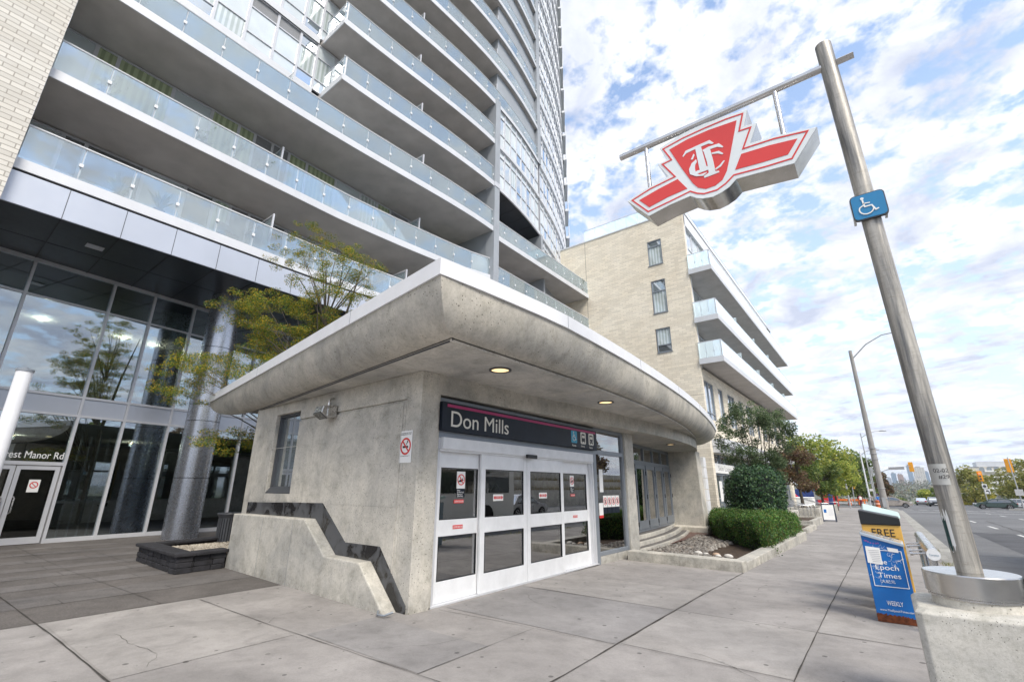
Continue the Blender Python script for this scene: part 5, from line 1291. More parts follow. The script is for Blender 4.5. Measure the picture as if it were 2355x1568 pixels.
text('lettering', '\u5927\u7d00\u5143', m_wht, nb_r, (-.24, 8.097, .455), XD, ZD, width=.14, height=.038, depth=.002)
text('lettering', 'WEEKLY', m_wht, nb_r, (-.23, 8.097, .2), XD, ZD, width=.16, height=.05, depth=.002)
text('lettering', 'www.TheEpochTimes.com', m_wht, nb_r, (-.315, 8.097, .125), XD, ZD, width=.34, height=.03, depth=.002)
b = MB(); rnd = random.Random(5)
for (cx_, cz_, n_) in ((-.12, .78, 5), (-.05, .70, 7), (-.24, .60, 4), (-.26, .5, 4), (-.18, .86, 5)):
    for k in range(n_):
        P = []; x, z = cx_+rnd.uniform(-.05, .06), cz_+rnd.uniform(-.03, .03); a = rnd.uniform(0, 6)
        for q in range(7): P.append((x, 8.0955, z)); x += .012*math.cos(a); z += .012*math.sin(a); a += rnd.uniform(-.9, 1.2)
        b.tube(P, .0011, 4)
b.build('scribble', m_wht, nb_r)
b = MB()
for k in range(7):
    P = []; x, z = -.33+k*.022, .94-k*.004; a = k
    for q in range(6): P.append((x, 8.0955, z)); x += .008*math.cos(a); z += .008*math.sin(a); a += 1.1
    b.tube(P, .0016, 4)
b.build('pink_scribble', M('pink_marker', (.7, .12, .4), .5, 0, 0), nb_r)
FP = th('taped_flyer', 'white paper flyer taped to the upper left of the blue newspaper box', 'flyer', (-.27, 8.09, .65))
b = MB(); b.prism([(-.34, 8.0915, .68), (-.19, 8.0915, .665), (-.185, 8.0915, .865), (-.335, 8.0915, .88)], (0, .001, 0)); b.build('sheet', m_wht, FP)
b = MB()
for k in range(7): b.box(-.31+.004*k, -.20, 8.089, 8.0912, .83-k*.022, .834-k*.022)
b.build('print_lines', M('grey_ink', (.35, .35, .38), .6, 0, 0), FP)
b = MB(); b.prism([(-.1, 8.094, .83), (.0, 8.094, .82), (.0, 8.094, .865), (-.11, 8.094, .88)], (0, .001, 0)); b.build('label_patch', m_wht, nb_r)
# yellow/black box
ny, za_, zb_ = newsbox('newspaper_box', 'yellow newspaper box lettered FREE with a black sloping hood, middle of the row', -.36, .09, 8.9, 9.35, 1.12, m_nyel, slope=.0)
b = MB(); b.rings([[(-.365, y, 1.10), (.095, y, 1.10), (.095, y, 1.205), (-.365, y, 1.30)] for y in (8.88, 9.37)], True, True); b.build('hood', m_black, ny, bev=.012)
text('lettering', 'FREE', m_ink, ny, (-.25, 8.897, .95), XD, ZD, width=.26, height=.10, depth=.002, bold=0)
b = MB(); b.box(-.2, .04, 8.893, 8.899, .925, .93); b.build('underline', m_ink, ny)
# green topped box
ng, za_, zb_ = newsbox('newspaper_box', 'pale green topped plastic newspaper box at the back of the row, beside the utility pole', -.34, .10, 9.75, 10.2, 1.18, M('grey_blue_plastic', (.22, .29, .34), .35, 0, .06), slope=.02)
b = MB(); b.rings([[(-.36+.02*j, 9.68+.08*j, 1.18+.07*j), (.13-.02*j, 9.66+.05*j, 1.16+.035*j), (.13-.02*j, 10.26-.05*j, 1.20+.04*j), (-.36+.02*j, 10.28-.08*j, 1.30+.07*j)] for j in (0, 1)], True, True)
b.build('sloping_lid', M('pale_green_lid', (.42, .55, .52), .3, 0, .05), ng, bev=.02)
NR = th('newspaper_rack', 'brushed steel corral with a thick horizontal tube behind the newspaper boxes', 'rack', (.3, 7.9, 0))
b = MB(); b.tube([(.315, 7.55, .88), (.315, 10.4, .88)], .062, 24); b.build('tube', m_steel, NR, smooth=40)
b = MB(); b.tube([(.315, 7.542, .88), (.315, 7.55, .88)], .063, 24); cp_ = b.build('end_cap', m_door, NR, smooth=40)
text('embossed_lettering', 'Toronto', M('worn_blue_print', (.25, .35, .42), .5, 0, 0), NR, (.275, 7.5405, .865), XD, ZD, width=.085, height=.022, depth=.001)
for y in (7.75, 10.2): b = MB(); b.tube([(.3, y, 0), (.3, y, .85)], .045, 16); b.build('post', m_steel, NR, smooth=40)
for y in (7.9, 8.3, 8.9, 9.3): b = MB(); b.tube([(.3, y, .86), (.12, y, .84)], .010, 8); b.tube([(.14, y, .842), (.11, y, .84)], .022, 10); b.build('clamp', m_steel, NR, smooth=50)
# ---------------------------------------------------------------- white light column, planter, bin, dog bag post
WC = th('light_column', 'white round light column with a flat grey cap in front of the lobby doors', 'light column', (-9.0, .80, 0))
b = MB(); b.tube([(-9.0, .80, 1.15), (-9.0, .80, 3.08)], .085, 28); b.build('diffuser', m_white, WC, smooth=40)
b = MB(); b.tube([(-9, .8, 0), (-9, .8, 1.15)], .082, 24); b.build('post', m_black, WC, smooth=40)
b = MB(); b.tube([(-9, .8, 3.08), (-9, .8, 3.11)], .095, 28); b.tube([(-9, .8, 3.11), (-9, .8, 3.135)], .03, 12); b.build('cap', m_grey, WC, smooth=40)
SP = th('stone_planter', 'low square planter of dark split stone blocks filled with pale gravel', 'planter', (-12, 4.4, 0))
m_stone = M('dark_split_stone', (.020, .020, .025), .85, 0, .45, 7, .8, .012, 18)
b = MB(); rnd = random.Random(3)
def course(x0, y0, x1, y1, z, h, t_=.28):
    Ln = math.hypot(x1-x0, y1-y0); s = 0; dx, dy = (x1-x0)/Ln, (y1-y0)/Ln; nx, ny_ = -dy, dx
    while s < Ln-.02:
        l = min(rnd.uniform(.18, .38), Ln-s); j = rnd.uniform(-.012, .012)
        P = [(x0+dx*(s+.004)+nx*j, y0+dy*(s+.004)+ny_*j), (x0+dx*(s+l-.004)+nx*j, y0+dy*(s+l-.004)+ny_*j), (x0+dx*(s+l-.004)+nx*t_, y0+dy*(s+l-.004)+ny_*t_), (x0+dx*(s+.004)+nx*t_, y0+dy*(s+.004)+ny_*t_)]
        b.prism([(x, y, z+.002) for x, y in P], (0, 0, h-.004)); s += l
for k in range(3): course(-13.6, 3.85, -10.95, 3.75, k*.1, .1); course(-10.95, 3.76, -11.05, 4.68, k*.1, .1); course(-14.0, 5.6, -13.6, 3.86, k*.1, .1)
b.build('stone_wall', m_stone, SP, bev=.012)
b = MB()
for (x0, y0, x1, y1) in ((-13.66, 3.8, -12.75, 3.77), (-12.74, 3.77, -11.85, 3.73), (-11.84, 3.73, -10.9, 3.70)): b.prism([(x0, y0, .302), (x1, y1, .302), (x1, y1+.36, .302), (x0, y0+.36, .302)], (0, 0, .065))
b.prism([(-11.27, 4.07, .302), (-10.9, 4.06, .302), (-11.0, 4.7, .302), (-11.37, 4.72, .302)], (0, 0, .065)); b.prism([(-13.66, 4.17, .302), (-13.3, 4.16, .302), (-13.7, 5.7, .302), (-14.05, 5.7, .302)], (0, 0, .065))
b.build('coping_stone', m_stone, SP, bev=.015)
m_grav = leafmat('pale_gravel', [(.22, .19, .15), (.38, .34, .28), (.5, .46, .4)], 0)
b = MB(); b.quad((-13.5, 4.0, .26), (-11.0, 4.0, .26), (-11.3, 6.2, .26), (-13.9, 6.2, .26)); b.build('soil', m_soil, SP, fix=False)
def pebbles(n, fx, smin, smax, seed=1, flat=.6):
    rnd = random.Random(seed); b = MB()
    for i in range(n):
        x, y, z = fx(rnd); r = rnd.uniform(smin, smax); a0 = rnd.uniform(0, 6.28); e = rnd.uniform(.65, 1)
        top = []; mid = []
        for k in range(6):
            a = a0+k*math.pi/3; mid.append((x+r*math.cos(a)*rnd.uniform(.85, 1.1), y+r*e*math.sin(a), z)); top.append((x+r*.55*math.cos(a), y+r*e*.55*math.sin(a), z+r*flat*rnd.uniform(.85, 1.1)))
        b.rings([mid, top], True, True)
    return b
tag(pebbles(2600, lambda r: (r.uniform(-13.4, -11.2), r.uniform(4.1, 6.0), .262), .015, .032, 4).build('gravel', m_grav, SP, smooth=60), kind='stuff')
BN = th('litter_bin', 'black slatted metal litter bin between the clad column and the low ramped wall', 'litter bin', (-13.55, 5.75, 0))
b = MB(); n = 26; cx_, cy_ = -13.75, 5.75
for k in range(n):
    a = 2*math.pi*k/n; da = .07
    P = [(cx_+r*math.cos(a+s), cy_+r*math.sin(a+s)) for r, s in ((.26, -da), (.26, da), (.25, da), (.25, -da))]
    b.prism([(x, y, .08) for x, y in P], (0, 0, .74))
b.build('slats', m_dgrey, BN)
b = MB(); b.rings([[(cx_+r*math.cos(a*math.pi/16), cy_+r*math.sin(a*math.pi/16), z) for a in range(32)] for r, z in ((.24, .80), (.31, .92), (.30, .94), (.2, .93))], True, False); b.tube([(cx_, cy_, .05), (cx_, cy_, .1)], .26, 24); b.build('rim', m_dgrey, BN, smooth=50)
b = MB(); b.tube([(cx_, cy_, .1), (cx_, cy_, .8)], .23, 20); b.build('liner', m_black, BN, smooth=50)
DB = th('dog_bag_post', 'slim perforated post with a black dog bag dispenser and a white rounded sign', 'dispenser post', (-15.2, 6.6, 0))
x, y = -15.2, 6.75
b = MB(); b.box(x-.025, x+.025, y-.012, y+.012, 0, 1.75); b.build('post', m_steel, DB)
b = MB(); b.box(x+.0, x+.10, y-.10, y+.10, .98, 1.42); b.prism([(x+.0, y-.12, .82), (x+.16, y-.16, .84), (x+.16, y+.2, .80), (x, y+.12, .92)], (0, 0, .05)); b.build('dispenser', m_black, DB, bev=.01)
pts = [(x+.03, y-.07, 1.5), (x+.03, y+.07, 1.5), (x+.03, y+.07, 1.78)]+[(x+.03, y+.07*math.cos(R(a)), 1.78+.07*math.sin(R(a))) for a in range(20, 180, 20)]+[(x+.03, y-.07, 1.78)]
b = MB(); b.prism(pts, (.01, 0, 0)); b.build('sign_plate', m_wht, DB)
b = MB(); b.prism([(x+.043, y+u, 1.58+v) for u, v in ((-.035, 0), (-.025, 0), (-.02, .04), (.015, .04), (.02, 0), (.03, 0), (.03, .07), (.045, .1), (.02, .105), (.01, .07), (-.03, .07))], (.002, 0, 0)); b.build('dog_symbol', m_ink, DB)
# ---------------------------------------------------------------- planting bed by the pavement
b = MB()
b.prism([(-5.14, 11.22, -.1), (-2.56, 11.04, -.1), (-2.56, 11.42, -.1), (-5.14, 11.55, -.1)], (0, 0, .27)); b.prism([(-2.86, 11.44, -.3), (-2.56, 11.44, -.3), (-2.5, 20.6, -.3), (-2.85, 20.6, -.3)], (0, 0, .42))
BE_ = b.build('bed_edging', m_conc3, bev=.015); tag(BE_, 'low pale concrete edging with a sharp corner round the pebble and hedge bed', 'edging'); 
struct(sheet('bed_soil', m_soil, -8.4, -2.8, [11.5, 13, 15, 17, 19, 21], .06))
m_river = leafmat('river_stones', [(.09, .08, .075), (.17, .155, .14), (.26, .245, .225), (.20, .165, .14)], 0)
def inbed(r):
    while True:
        x, y = r.uniform(-6.6, -3.0), r.uniform(11.55, 20)
        xe = -5.2-.016*(y-12.2)**2-.15
        if x < xe+.3 and y < 19: continue
        if y > 17.6-(x+4.95)*1.4: continue
        if x > -4.0 and y > 12.4-(x+3.6)*.6: continue
        return x, y, gz(y)+.05+r.uniform(0, .04)
tag(pebbles(2300, inbed, .035, .075, 8, .95).build('river_pebbles', m_river, smooth=60), 'grey river pebbles covering the bed beside the curved steps', 'pebbles', kind='stuff')
for i, (x, y, r_, lab) in enumerate(((-3.95, 12.75, .09, 'white rounded rock, leftmost in the line of rocks in the mulch'), (-3.72, 12.6, .07, 'small white rock second from the left in the mulch line'), (-3.5, 12.66, .085, 'tan rounded rock in the middle of the rocks in the mulch'), (-3.4, 12.45, .065, 'small flat white rock just before the tan one'), (-3.2, 12.55, .09, 'pale flat rock at the right end of the rock line nearest the kerb corner'))):
    b = MB(); rnd = random.Random(i); rs = []
    for j in range(6):
        ph = j/5*math.pi; rs.append([(x+r_*max(.05, math.sin(ph))*math.cos(a)*1.2*rnd.uniform(.9, 1.1), y+r_*max(.05, math.sin(ph))*math.sin(a)*.9, .05+gz(y)+.07-r_*.6*math.cos(ph)) for a in [k*math.pi/4 for k in range(8)]])
    b.rings(rs, True, True); o = b.build('rock', M('rock_white' if i != 2 else 'rock_tan', (.55, .53, .5) if i != 2 else (.42, .30, .22), .8, 0, .2, 8, .4, .01, 12), smooth=180); tag(o, lab, 'rock', 'rocks in the mulch')
# ---------------------------------------------------------------- foliage
def leaf_cloud(centres, n, size, spread=1.0, seed=1, shape='leaf', droop=0.0, up=0.0, aspect=.5):
    """centres: list of (x,y,z,rx,ry,rz) clumps; returns MB of n small leaves through the clumps' volume"""
    rg = np.random.RandomState(seed); C = np.array(centres); w_ = (C[:, 3]*C[:, 4]*C[:, 5])**(2/3); idx = rg.choice(len(C), n, p=w_/w_.sum())
    d = rg.normal(size=(n, 3)); d /= np.linalg.norm(d, axis=1)[:, None]; rad = rg.uniform(.0, 1, n)**(1/3*1.0)*spread
    rad = .45*rad+.55*(rg.uniform(.6, 1.06, n)*spread)*(rg.rand(n) < .8)+.0
    P = C[idx, :3]+d*rad[:, None]*C[idx, 3:]
    v = rg.normal(size=(n, 3)); v[:, 2] = v[:, 2]*.6-droop; v /= np.linalg.norm(v, axis=1)[:, None]
    q = rg.normal(size=(n, 3)); q[:, 2] += up; s = np.cross(v, q); s /= np.linalg.norm(s, axis=1)[:, None]
    L_ = size*rg.uniform(.6, 1.25, n)[:, None]
    A = P-v*L_; B = P+s*L_*aspect; D = P+v*L_; E = P-s*L_*aspect
    b = MB(); V = np.stack([A, B, D, E], 1).reshape(-1, 3); b.v = [tuple(r) for r in V.tolist()]; b.f = [(4*i, 4*i+1, 4*i+2, 4*i+3) for i in range(n)]; b.m = [0]*n
    return b
def limbs(b, base, tips, r0, seed=1, fork=True):
    rnd = random.Random(seed)
    for tp in tips:
        B_ = Vector(base); T_ = Vector(tp); m_ = B_.lerp(T_, .5)+Vector((rnd.uniform(-.12, .12), rnd.uniform(-.12, .12), rnd.uniform(0, .15)))*(T_-B_).length*.4
        b.tube([B_, B_.lerp(m_, .5)+Vector((0, 0, .04)), m_, m_.lerp(T_, .6), T_], [r0, r0*.8, r0*.6, r0*.35, r0*.12], 6)
        if fork:
            for k in range(3):
                q = B_.lerp(T_, rnd.uniform(.4, .8)); e = q+Vector((rnd.uniform(-1, 1), rnd.uniform(-1, 1), rnd.uniform(-.2, .9)))*(T_-B_).length*.3
                b.tube([q, q.lerp(e, .5)+Vector((0, 0, .05)), e], [r0*.35, r0*.22, r0*.06], 5)
m_bark = M('bark', (.09, .075, .06), .95, 0, .3, 10, .6, .01, 25)
# honey locust behind the canopy
lm_loc = leafmat('locust_leaves', [(.035, .09, .018), (.06, .14, .022), (.10, .18, .03), (.18, .22, .03), (.42, .33, .03), (.52, .32, .03)], .4)
TR = th('honey_locust', 'airy honey locust with green and yellow autumn leaves rising behind the concrete canopy', 'tree', (-12.6, 7.2, 0))
b = MB(); b.tube([(-12.6, 7.2, 0), (-12.5, 7.25, 2.0), (-12.7, 7.1, 4.0), (-12.4, 7.5, 6.5), (-12.3, 7.9, 8.6)], [.11, .095, .075, .04, .015], 10)
CL = []; rnd = random.Random(11)
LOC = [(-14.87, 4.09, 4.65), (-14.42, 4.21, 4.91), (-14.55, 4.63, 4.89), (-13.77, 4.8, 4.74), (-13.18, 5.09, 4.53), (-14.69, 4.52, 4.27), (-15.85, 4.54, 4.23), (-15.08, 4.93, 4.58), (-13.84, 5.82, 4.71), (-12.89, 5.59, 2.77), (-13.74, 5.49, 2.93), (-13.7, 5.07, 2.78), (-13.68, 4.9, 6.54), (-13.3, 5.07, 6.64), (-13.24, 5.31, 6.84), (-13.86, 6.09, 7.05), (-13.26, 6.38, 6.71), (-12.77, 6.72, 6.34), (-12.32, 7.06, 6.07), (-12.91, 5.53, 6.03), (-12.66, 5.93, 5.89), (-12.67, 6.48, 5.71), (-12.38, 6.89, 5.49), (-13.58, 6.18, 5.67), (-14.03, 5.87, 5.68), (-13.0, 5.27, 4.97), (-13.37, 5.9, 5.11), (-13.08, 6.24, 5.26), (-13.97, 5.26, 6.19), (-13.14, 5.32, 5.76), (-11.65, 6.99, 5.52), (-11.95, 6.08, 4.85), (-13.38, 6.47, 8.48), (-12.89, 6.73, 8.9), (-12.04, 6.82, 8.73), (-11.27, 6.98, 8.17), (-13.06, 6.67, 7.85), (-12.18, 6.76, 7.63), (-12.15, 7.33, 7.69), (-11.67, 7.64, 7.67), (-11.08, 7.5, 7.89), (-11.9, 6.69, 6.83), (-11.71, 7.17, 6.66), (-12.42, 6.33, 9.16), (-12.44, 5.83, 8.35), (-12.91, 5.73, 8.02), (-11.69, 7.56, 7.06), (-11.23, 6.56, 7.84), (-11.63, 6.25, 7.84), (-12.7, 6.45, 6.95), (-12.07, 6.33, 7.16)]
for i, (x, y, z) in enumerate(LOC):
    dense = 1.15 if z < 7.3 else .9
    for k in range(8): CL.append((x+rnd.gauss(0, .27), y+rnd.gauss(0, .33), z+rnd.gauss(0, .2), rnd.uniform(.10, .36)*dense, rnd.uniform(.10, .36)*dense, rnd.uniform(.05, .14)*dense))
    src = Vector((-12.55, 7.1, 2.2)) if z < 5.2 else Vector((-12.65, 7.0, 4.0)) if z < 7.2 else Vector((-12.4, 6.9, 6.2))
    T_ = Vector((x, y, z)); m_ = src.lerp(T_, .55)+Vector((rnd.uniform(-.1, .1), rnd.uniform(-.1, .1), rnd.uniform(.05, .3)))
    b.tube([src, src.lerp(m_, .5)+Vector((0, 0, .06)), m_, m_.lerp(T_, .6), T_], [.026, .02, .014, .009, .004], 6)
b.build('trunk', m_bark, TR, smooth=60)
leaf_cloud(CL, 85000, .025, seed=3, droop=.5, aspect=.34).build('crown', lm_loc, TR, fix=False)
# clipped hedge
lm_hedge = leafmat('hedge_leaves', [(.022, .07, .016), (.042, .12, .022), (.07, .17, .028), (.115, .21, .035), (.14, .10, .035)], .28)
def surf_leaves(fn, n, size, seed, aspect=.45, jit=.04):
    rg = np.random.RandomState(seed); b = MB(); V = []
    P, Nn = fn(rg, n)
    P = P+rg.normal(size=P.shape)*jit
    v = rg.normal(size=P.shape); v = v-Nn*(np.sum(v*Nn, 1)[:, None])*.4+Nn*.5; v /= np.linalg.norm(v, axis=1)[:, None]
    s = np.cross(v, Nn+rg.normal(size=P.shape)*.6); s /= np.linalg.norm(s, axis=1)[:, None]; L_ = size*rg.uniform(.6, 1.3, len(P))[:, None]
    V = np.stack([P-v*L_, P+s*L_*aspect, P+v*L_, P-s*L_*aspect], 1).reshape(-1, 3); b.v = [tuple(r) for r in V.tolist()]; b.f = [(4*i, 4*i+1, 4*i+2, 4*i+3) for i in range(len(P))]; b.m = [0]*len(P)
    return b
HP = [(-2.68, 14.35), (-2.62, 20.3), (-5.9, 20.6), (-5.3, 19.2), (-4.7, 17.5)]; HZ1 = .88
def hedge_fn(rg, n):
    E_ = []
    for i in range(len(HP)):
        a, c = np.array(HP[i]), np.array(HP[(i+1) % len(HP)]); d = c-a; l = np.hypot(*d); nn_ = np.array([d[1], -d[0]])/l; E_.append((a, d, l, nn_))
    cen = np.mean(HP, 0); P = []; Q = []; nt_ = int(n*.42)
    for (a, d, l, nn_) in E_:
        if np.dot(nn_, a-cen) < 0: nn_ = -nn_
        k = int((n-nt_)*l/sum(e[2] for e in E_)); u = rg.rand(k); z = rg.rand(k)*HZ1
        top = np.clip((z-(HZ1-.28))/.28, 0, 1); low = np.clip((.3-z)/.3, 0, 1); ed = np.clip((np.abs(u-.5)*l-(l/2-.3))/.3, 0, 1)
        lump = .07*np.sin(u*l*2.7+a[0])*np.sin(z*5+1)+.04*np.sin(u*l*6.3+z*7)
        off = lump-.17*top**2-.16*low-.12*ed**2
        p = a[None]+d[None]*u[:, None]+nn_[None]*off[:, None]; P.append(np.column_stack([p, z])); Q.append(np.tile([nn_[0], nn_[1], .15], (k, 1)))
    pts = []
    while len(pts) < nt_:
        c_ = rg.uniform([-6.4, 14.2], [-2.6, 20.6], (nt_, 2)); ins = np.ones(nt_, bool); dist = np.full(nt_, 9.)
        for (a, d, l, nn_) in E_:
            if np.dot(nn_, a-cen) < 0: nn_ = -nn_
            s_ = (c_-a)@nn_; ins &= s_ < -.02; dist = np.minimum(dist, -s_)
        for q, dd_ in zip(c_[ins], dist[ins]): pts.append((q[0], q[1], HZ1-.16*max(0, 1-dd_/.3)**2+.05*math.sin(q[0]*3.3)*math.sin(q[1]*2.6)+.03*math.sin(q[1]*7+q[0]*5)))
    P.append(np.array(pts[:nt_])); Q.append(np.tile([0, 0, 1.], (nt_, 1)))
    P = np.vstack(P); Q = np.vstack(Q); P[:, 2] += -.012*(P[:, 1]-8)+.02; return P, Q
HG = th('clipped_hedge', 'wide flat-topped clipped yew hedge filling the bed beside the pavement', 'hedge', (-4.3, 17, 0))
surf_leaves(hedge_fn, 42000, .03, 5).build('foliage', lm_hedge, HG, fix=False)
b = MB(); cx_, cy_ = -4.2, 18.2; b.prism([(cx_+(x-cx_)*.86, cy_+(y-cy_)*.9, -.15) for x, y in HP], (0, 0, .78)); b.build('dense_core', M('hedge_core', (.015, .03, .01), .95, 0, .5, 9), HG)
# round bush
lm_bush = leafmat('bush_leaves', [(.017, .042, .026), (.032, .075, .038), (.052, .11, .048), (.09, .16, .05)], .18)
def ball_fn(cx_, cy_, cz_, rx, ry, rz):
    def f(rg, n):
        d = rg.normal(size=(n, 3)); d /= np.linalg.norm(d, axis=1)[:, None]
        p4 = (np.abs(d[:, 0])**3+np.abs(d[:, 1])**3+np.abs(d[:, 2])**3)**(1/3); q = d/p4[:, None]
        l = 1+.045*np.sin(d[:, 0]*7+d[:, 2]*5)+.04*np.sin(d[:, 1]*9+d[:, 2]*8)
        P = np.stack([cx_+rx*q[:, 0]*l, cy_+ry*q[:, 1]*l, cz_+rz*q[:, 2]*l], 1)
        inner = rg.rand(n) < .25; P[inner] = (P[inner]-[cx_, cy_, cz_])*rg.uniform(.8, .97, (inner.sum(), 1))+[cx_, cy_, cz_]
        return P, d
    return f
RB = th('round_bush', 'tall rounded dark green bush clipped to a barrel shape behind the low hedge', 'bush', (-4.75, 22.6, -.2))
surf_leaves(ball_fn(-4.42, 22.9, 1.13, 1.06, 1.15, 1.33), 11000, .058, 6, .5, .05).build('foliage', lm_bush, RB, fix=False)
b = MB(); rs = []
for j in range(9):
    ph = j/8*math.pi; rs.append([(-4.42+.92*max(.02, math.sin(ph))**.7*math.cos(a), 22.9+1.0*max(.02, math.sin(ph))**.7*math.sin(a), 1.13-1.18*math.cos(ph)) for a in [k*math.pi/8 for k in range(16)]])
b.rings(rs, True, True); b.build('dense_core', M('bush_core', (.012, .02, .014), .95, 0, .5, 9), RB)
# multi-stem tree behind the bush
lm_dark = leafmat('dark_tree_leaves', [(.05, .09, .045), (.09, .14, .065), (.14, .19, .09), (.20, .25, .13)], .45)
def crown_tree(name, label, base, h, crown, nclump, nleaf, size, mat, seed, trunk_r=.12, multi=1, lo=.35, group=None, cat='tree', droop=.1, aspect=.5, fill=.42):
    """crown: (rx,ry,rz) about a centre lifted by h"""
    r = th(name, label, cat, base, group)
    rnd = random.Random(seed); x, y, z = base; cz_ = z+h; CL = []; tips = []
    for i in range(nclump):
        while True:
            d = Vector((rnd.uniform(-1, 1), rnd.uniform(-1, 1), rnd.uniform(-1, 1)))
            if .35 < d.length < 1: break
        c_ = (x+d.x*crown[0]*.82, y+d.y*crown[1]*.82, cz_+d.z*crown[2]*.85); s = rnd.uniform(.5, 1.1)*fill
        CL.append((*c_, crown[0]*s, crown[1]*s, crown[2]*s*.7)); 
        if i < 9*multi: tips.append(c_)
    b = MB()
    zt = cz_-crown[2]*lo
    if multi == 1: b.tube([(x, y, z-.2), (x+.03, y, z+(zt-z)*.5), (x, y, zt), (x, y, cz_+crown[2]*.4)], [trunk_r, trunk_r*.8, trunk_r*.65, trunk_r*.15], 8); limbs(b, (x, y, zt), tips, trunk_r*.4, seed)
    else:
        for k in range(multi):
            a = k*6.28/multi; bx, by = x+.12*math.cos(a), y+.12*math.sin(a); tx, ty = x+crown[0]*.35*math.cos(a), y+crown[1]*.35*math.sin(a)
            b.tube([(bx, by, z-.2), (bx*.6+tx*.4, by*.6+ty*.4, z+h*.55), (tx, ty, cz_+crown[2]*.5)], [trunk_r, trunk_r*.7, trunk_r*.2], 7); limbs(b, (bx*.6+tx*.4, by*.6+ty*.4, z+h*.55), tips[k::multi], trunk_r*.35, seed+k)
    b.build('trunk', m_bark, r, smooth=60)
    leaf_cloud(CL, nleaf, size, seed=seed, droop=droop, aspect=aspect).build('crown', mat, r, fix=False)
    return r
crown_tree('serviceberry_tree', 'loose dark green multi-stemmed tree behind the round bush, against the brick block', (-4.6, 25.8, -.2), 4.0, (2.15, 1.9, 2.55), 120, 19000, .05, lm_dark, 21, .04, 6, fill=.17)
# ================================================================ farther down the street
lm_green = leafmat('maple_leaves', [(.10, .17, .03), (.20, .27, .05), (.34, .38, .07), (.46, .44, .10)], .45)
lm_rust = leafmat('rusty_leaves', [(.09, .06, .045), (.16, .09, .065), (.12, .12, .05), (.24, .15, .08)], .4)
lm_mid = leafmat('olive_leaves', [(.07, .13, .04), (.13, .19, .05), (.24, .27, .07)], .4)
lm_yel = leafmat('yellow_leaves', [(.24, .26, .05), (.42, .38, .07), (.55, .45, .08)], .4)
lm_pine = leafmat('conifer_needles', [(.17, .21, .06), (.30, .31, .09), (.44, .39, .15)], .4)
G1 = 'street trees beyond the brick block'
crown_tree('street_tree', 'reddish brown leaved street tree with a dark trunk above the grey handrails', (-4.9, 41, -.4), 3.3, (1.7, 2.0, 1.75), 24, 5200, .10, lm_rust, 31, .13, lo=.5, group=G1)
crown_tree('street_tree', 'olive green street tree just past the reddish one, over the white handrails', (-4.6, 52, -.5), 3.3, (2.0, 2.2, 2.0), 24, 5000, .12, lm_mid, 32, .13, lo=.5, group=G1)
crown_tree('street_tree', 'small yellow-green street tree past the olive one, before the traffic lights', (-4.4, 64, -.7), 3.4, (2.3, 2.4, 2.3), 24, 4500, .14, lm_green, 33, .12, lo=.5, group=G1)
crown_tree('maple_tree', 'broad tall yellow-green maple crown behind the street trees', (-8.5, 92, -1), 6.6, (6.0, 6, 5.6), 40, 12000, .24, lm_green, 34, .3, group=G1)
crown_tree('maple_tree', 'dark green tall tree behind the leaning utility poles', (-4.3, 118, -1.4), 5.8, (4.6, 5, 5.2), 34, 8500, .26, lm_mid, 35, .3, group=G1)
crown_tree('maple_tree', 'low orange tinted tree right beside the concrete utility pole', (-.3, 135, -1.8), 3.6, (2.4, 4, 3.4), 24, 4500, .24, lm_rust, 36, .3, group=G1)
G2 = 'trees across the road'
crown_tree('pine_tree', 'tall loose pine at the right edge of the road behind a traffic light', (21.5, 128, -1.8), 4.6, (5.6, 5, 4.4), 40, 9500, .26, lm_pine, 41, .25, group=G2)
crown_tree('pine_tree', 'thin pale pine just left of the tall pine', (14.5, 138, -1.8), 4.3, (3.6, 4, 3.8), 26, 4200, .24, lm_pine, 42, .2, group=G2)
crown_tree('yellow_bush', 'bright yellow-green bush low between the lit traffic light and the pines', (16, 150, -2.4), 1.9, (3.2, 4, 2.3), 18, 3600, .24, lm_yel, 43, .15, group=G2, cat='bush')
crown_tree('yellow_bush', 'olive and yellow bush beside the small grey street lamp across the road', (10.6, 150, -2.4), 2.2, (2.3, 3, 2.6), 16, 3000, .24, lm_mid, 44, .15, group=G2, cat='bush')
crown_tree('yellow_bush', 'large yellow-green bush at the far right edge of the picture behind the white car', (27, 120, -1.6), 4.6, (4, 4, 4.2), 20, 4000, .26, lm_green, 45, .2, group=G2, cat='bush')
G3 = 'trees down in the valley'
for i, (x, y, hh, r_, mt, lab) in enumerate(((9, 190, 3.6, 4.0, lm_green, 'rounded green tree in the valley behind the parked sedan'), (15.5, 205, 3.4, 3.4, lm_yel, 'yellow-green poplar in the valley behind the dark oncoming car'), (2.5, 215, 3.5, 3.5, lm_mid, 'small dark tree in the valley seen over the roof of the taupe car'), (20, 230, 4.2, 5, lm_mid, 'wide olive tree in the valley hidden partly by the steel pole'), (13, 260, 4.5, 5.5, lm_green, 'pale tree farther down the valley between the sedan and the dark car'))):
    crown_tree('valley_tree', lab, (x, y, -6-(y-190)*.05), hh, (r_, r_, r_*.9), 18, 2200, .4, mt, 50+i, .25, group=G3)
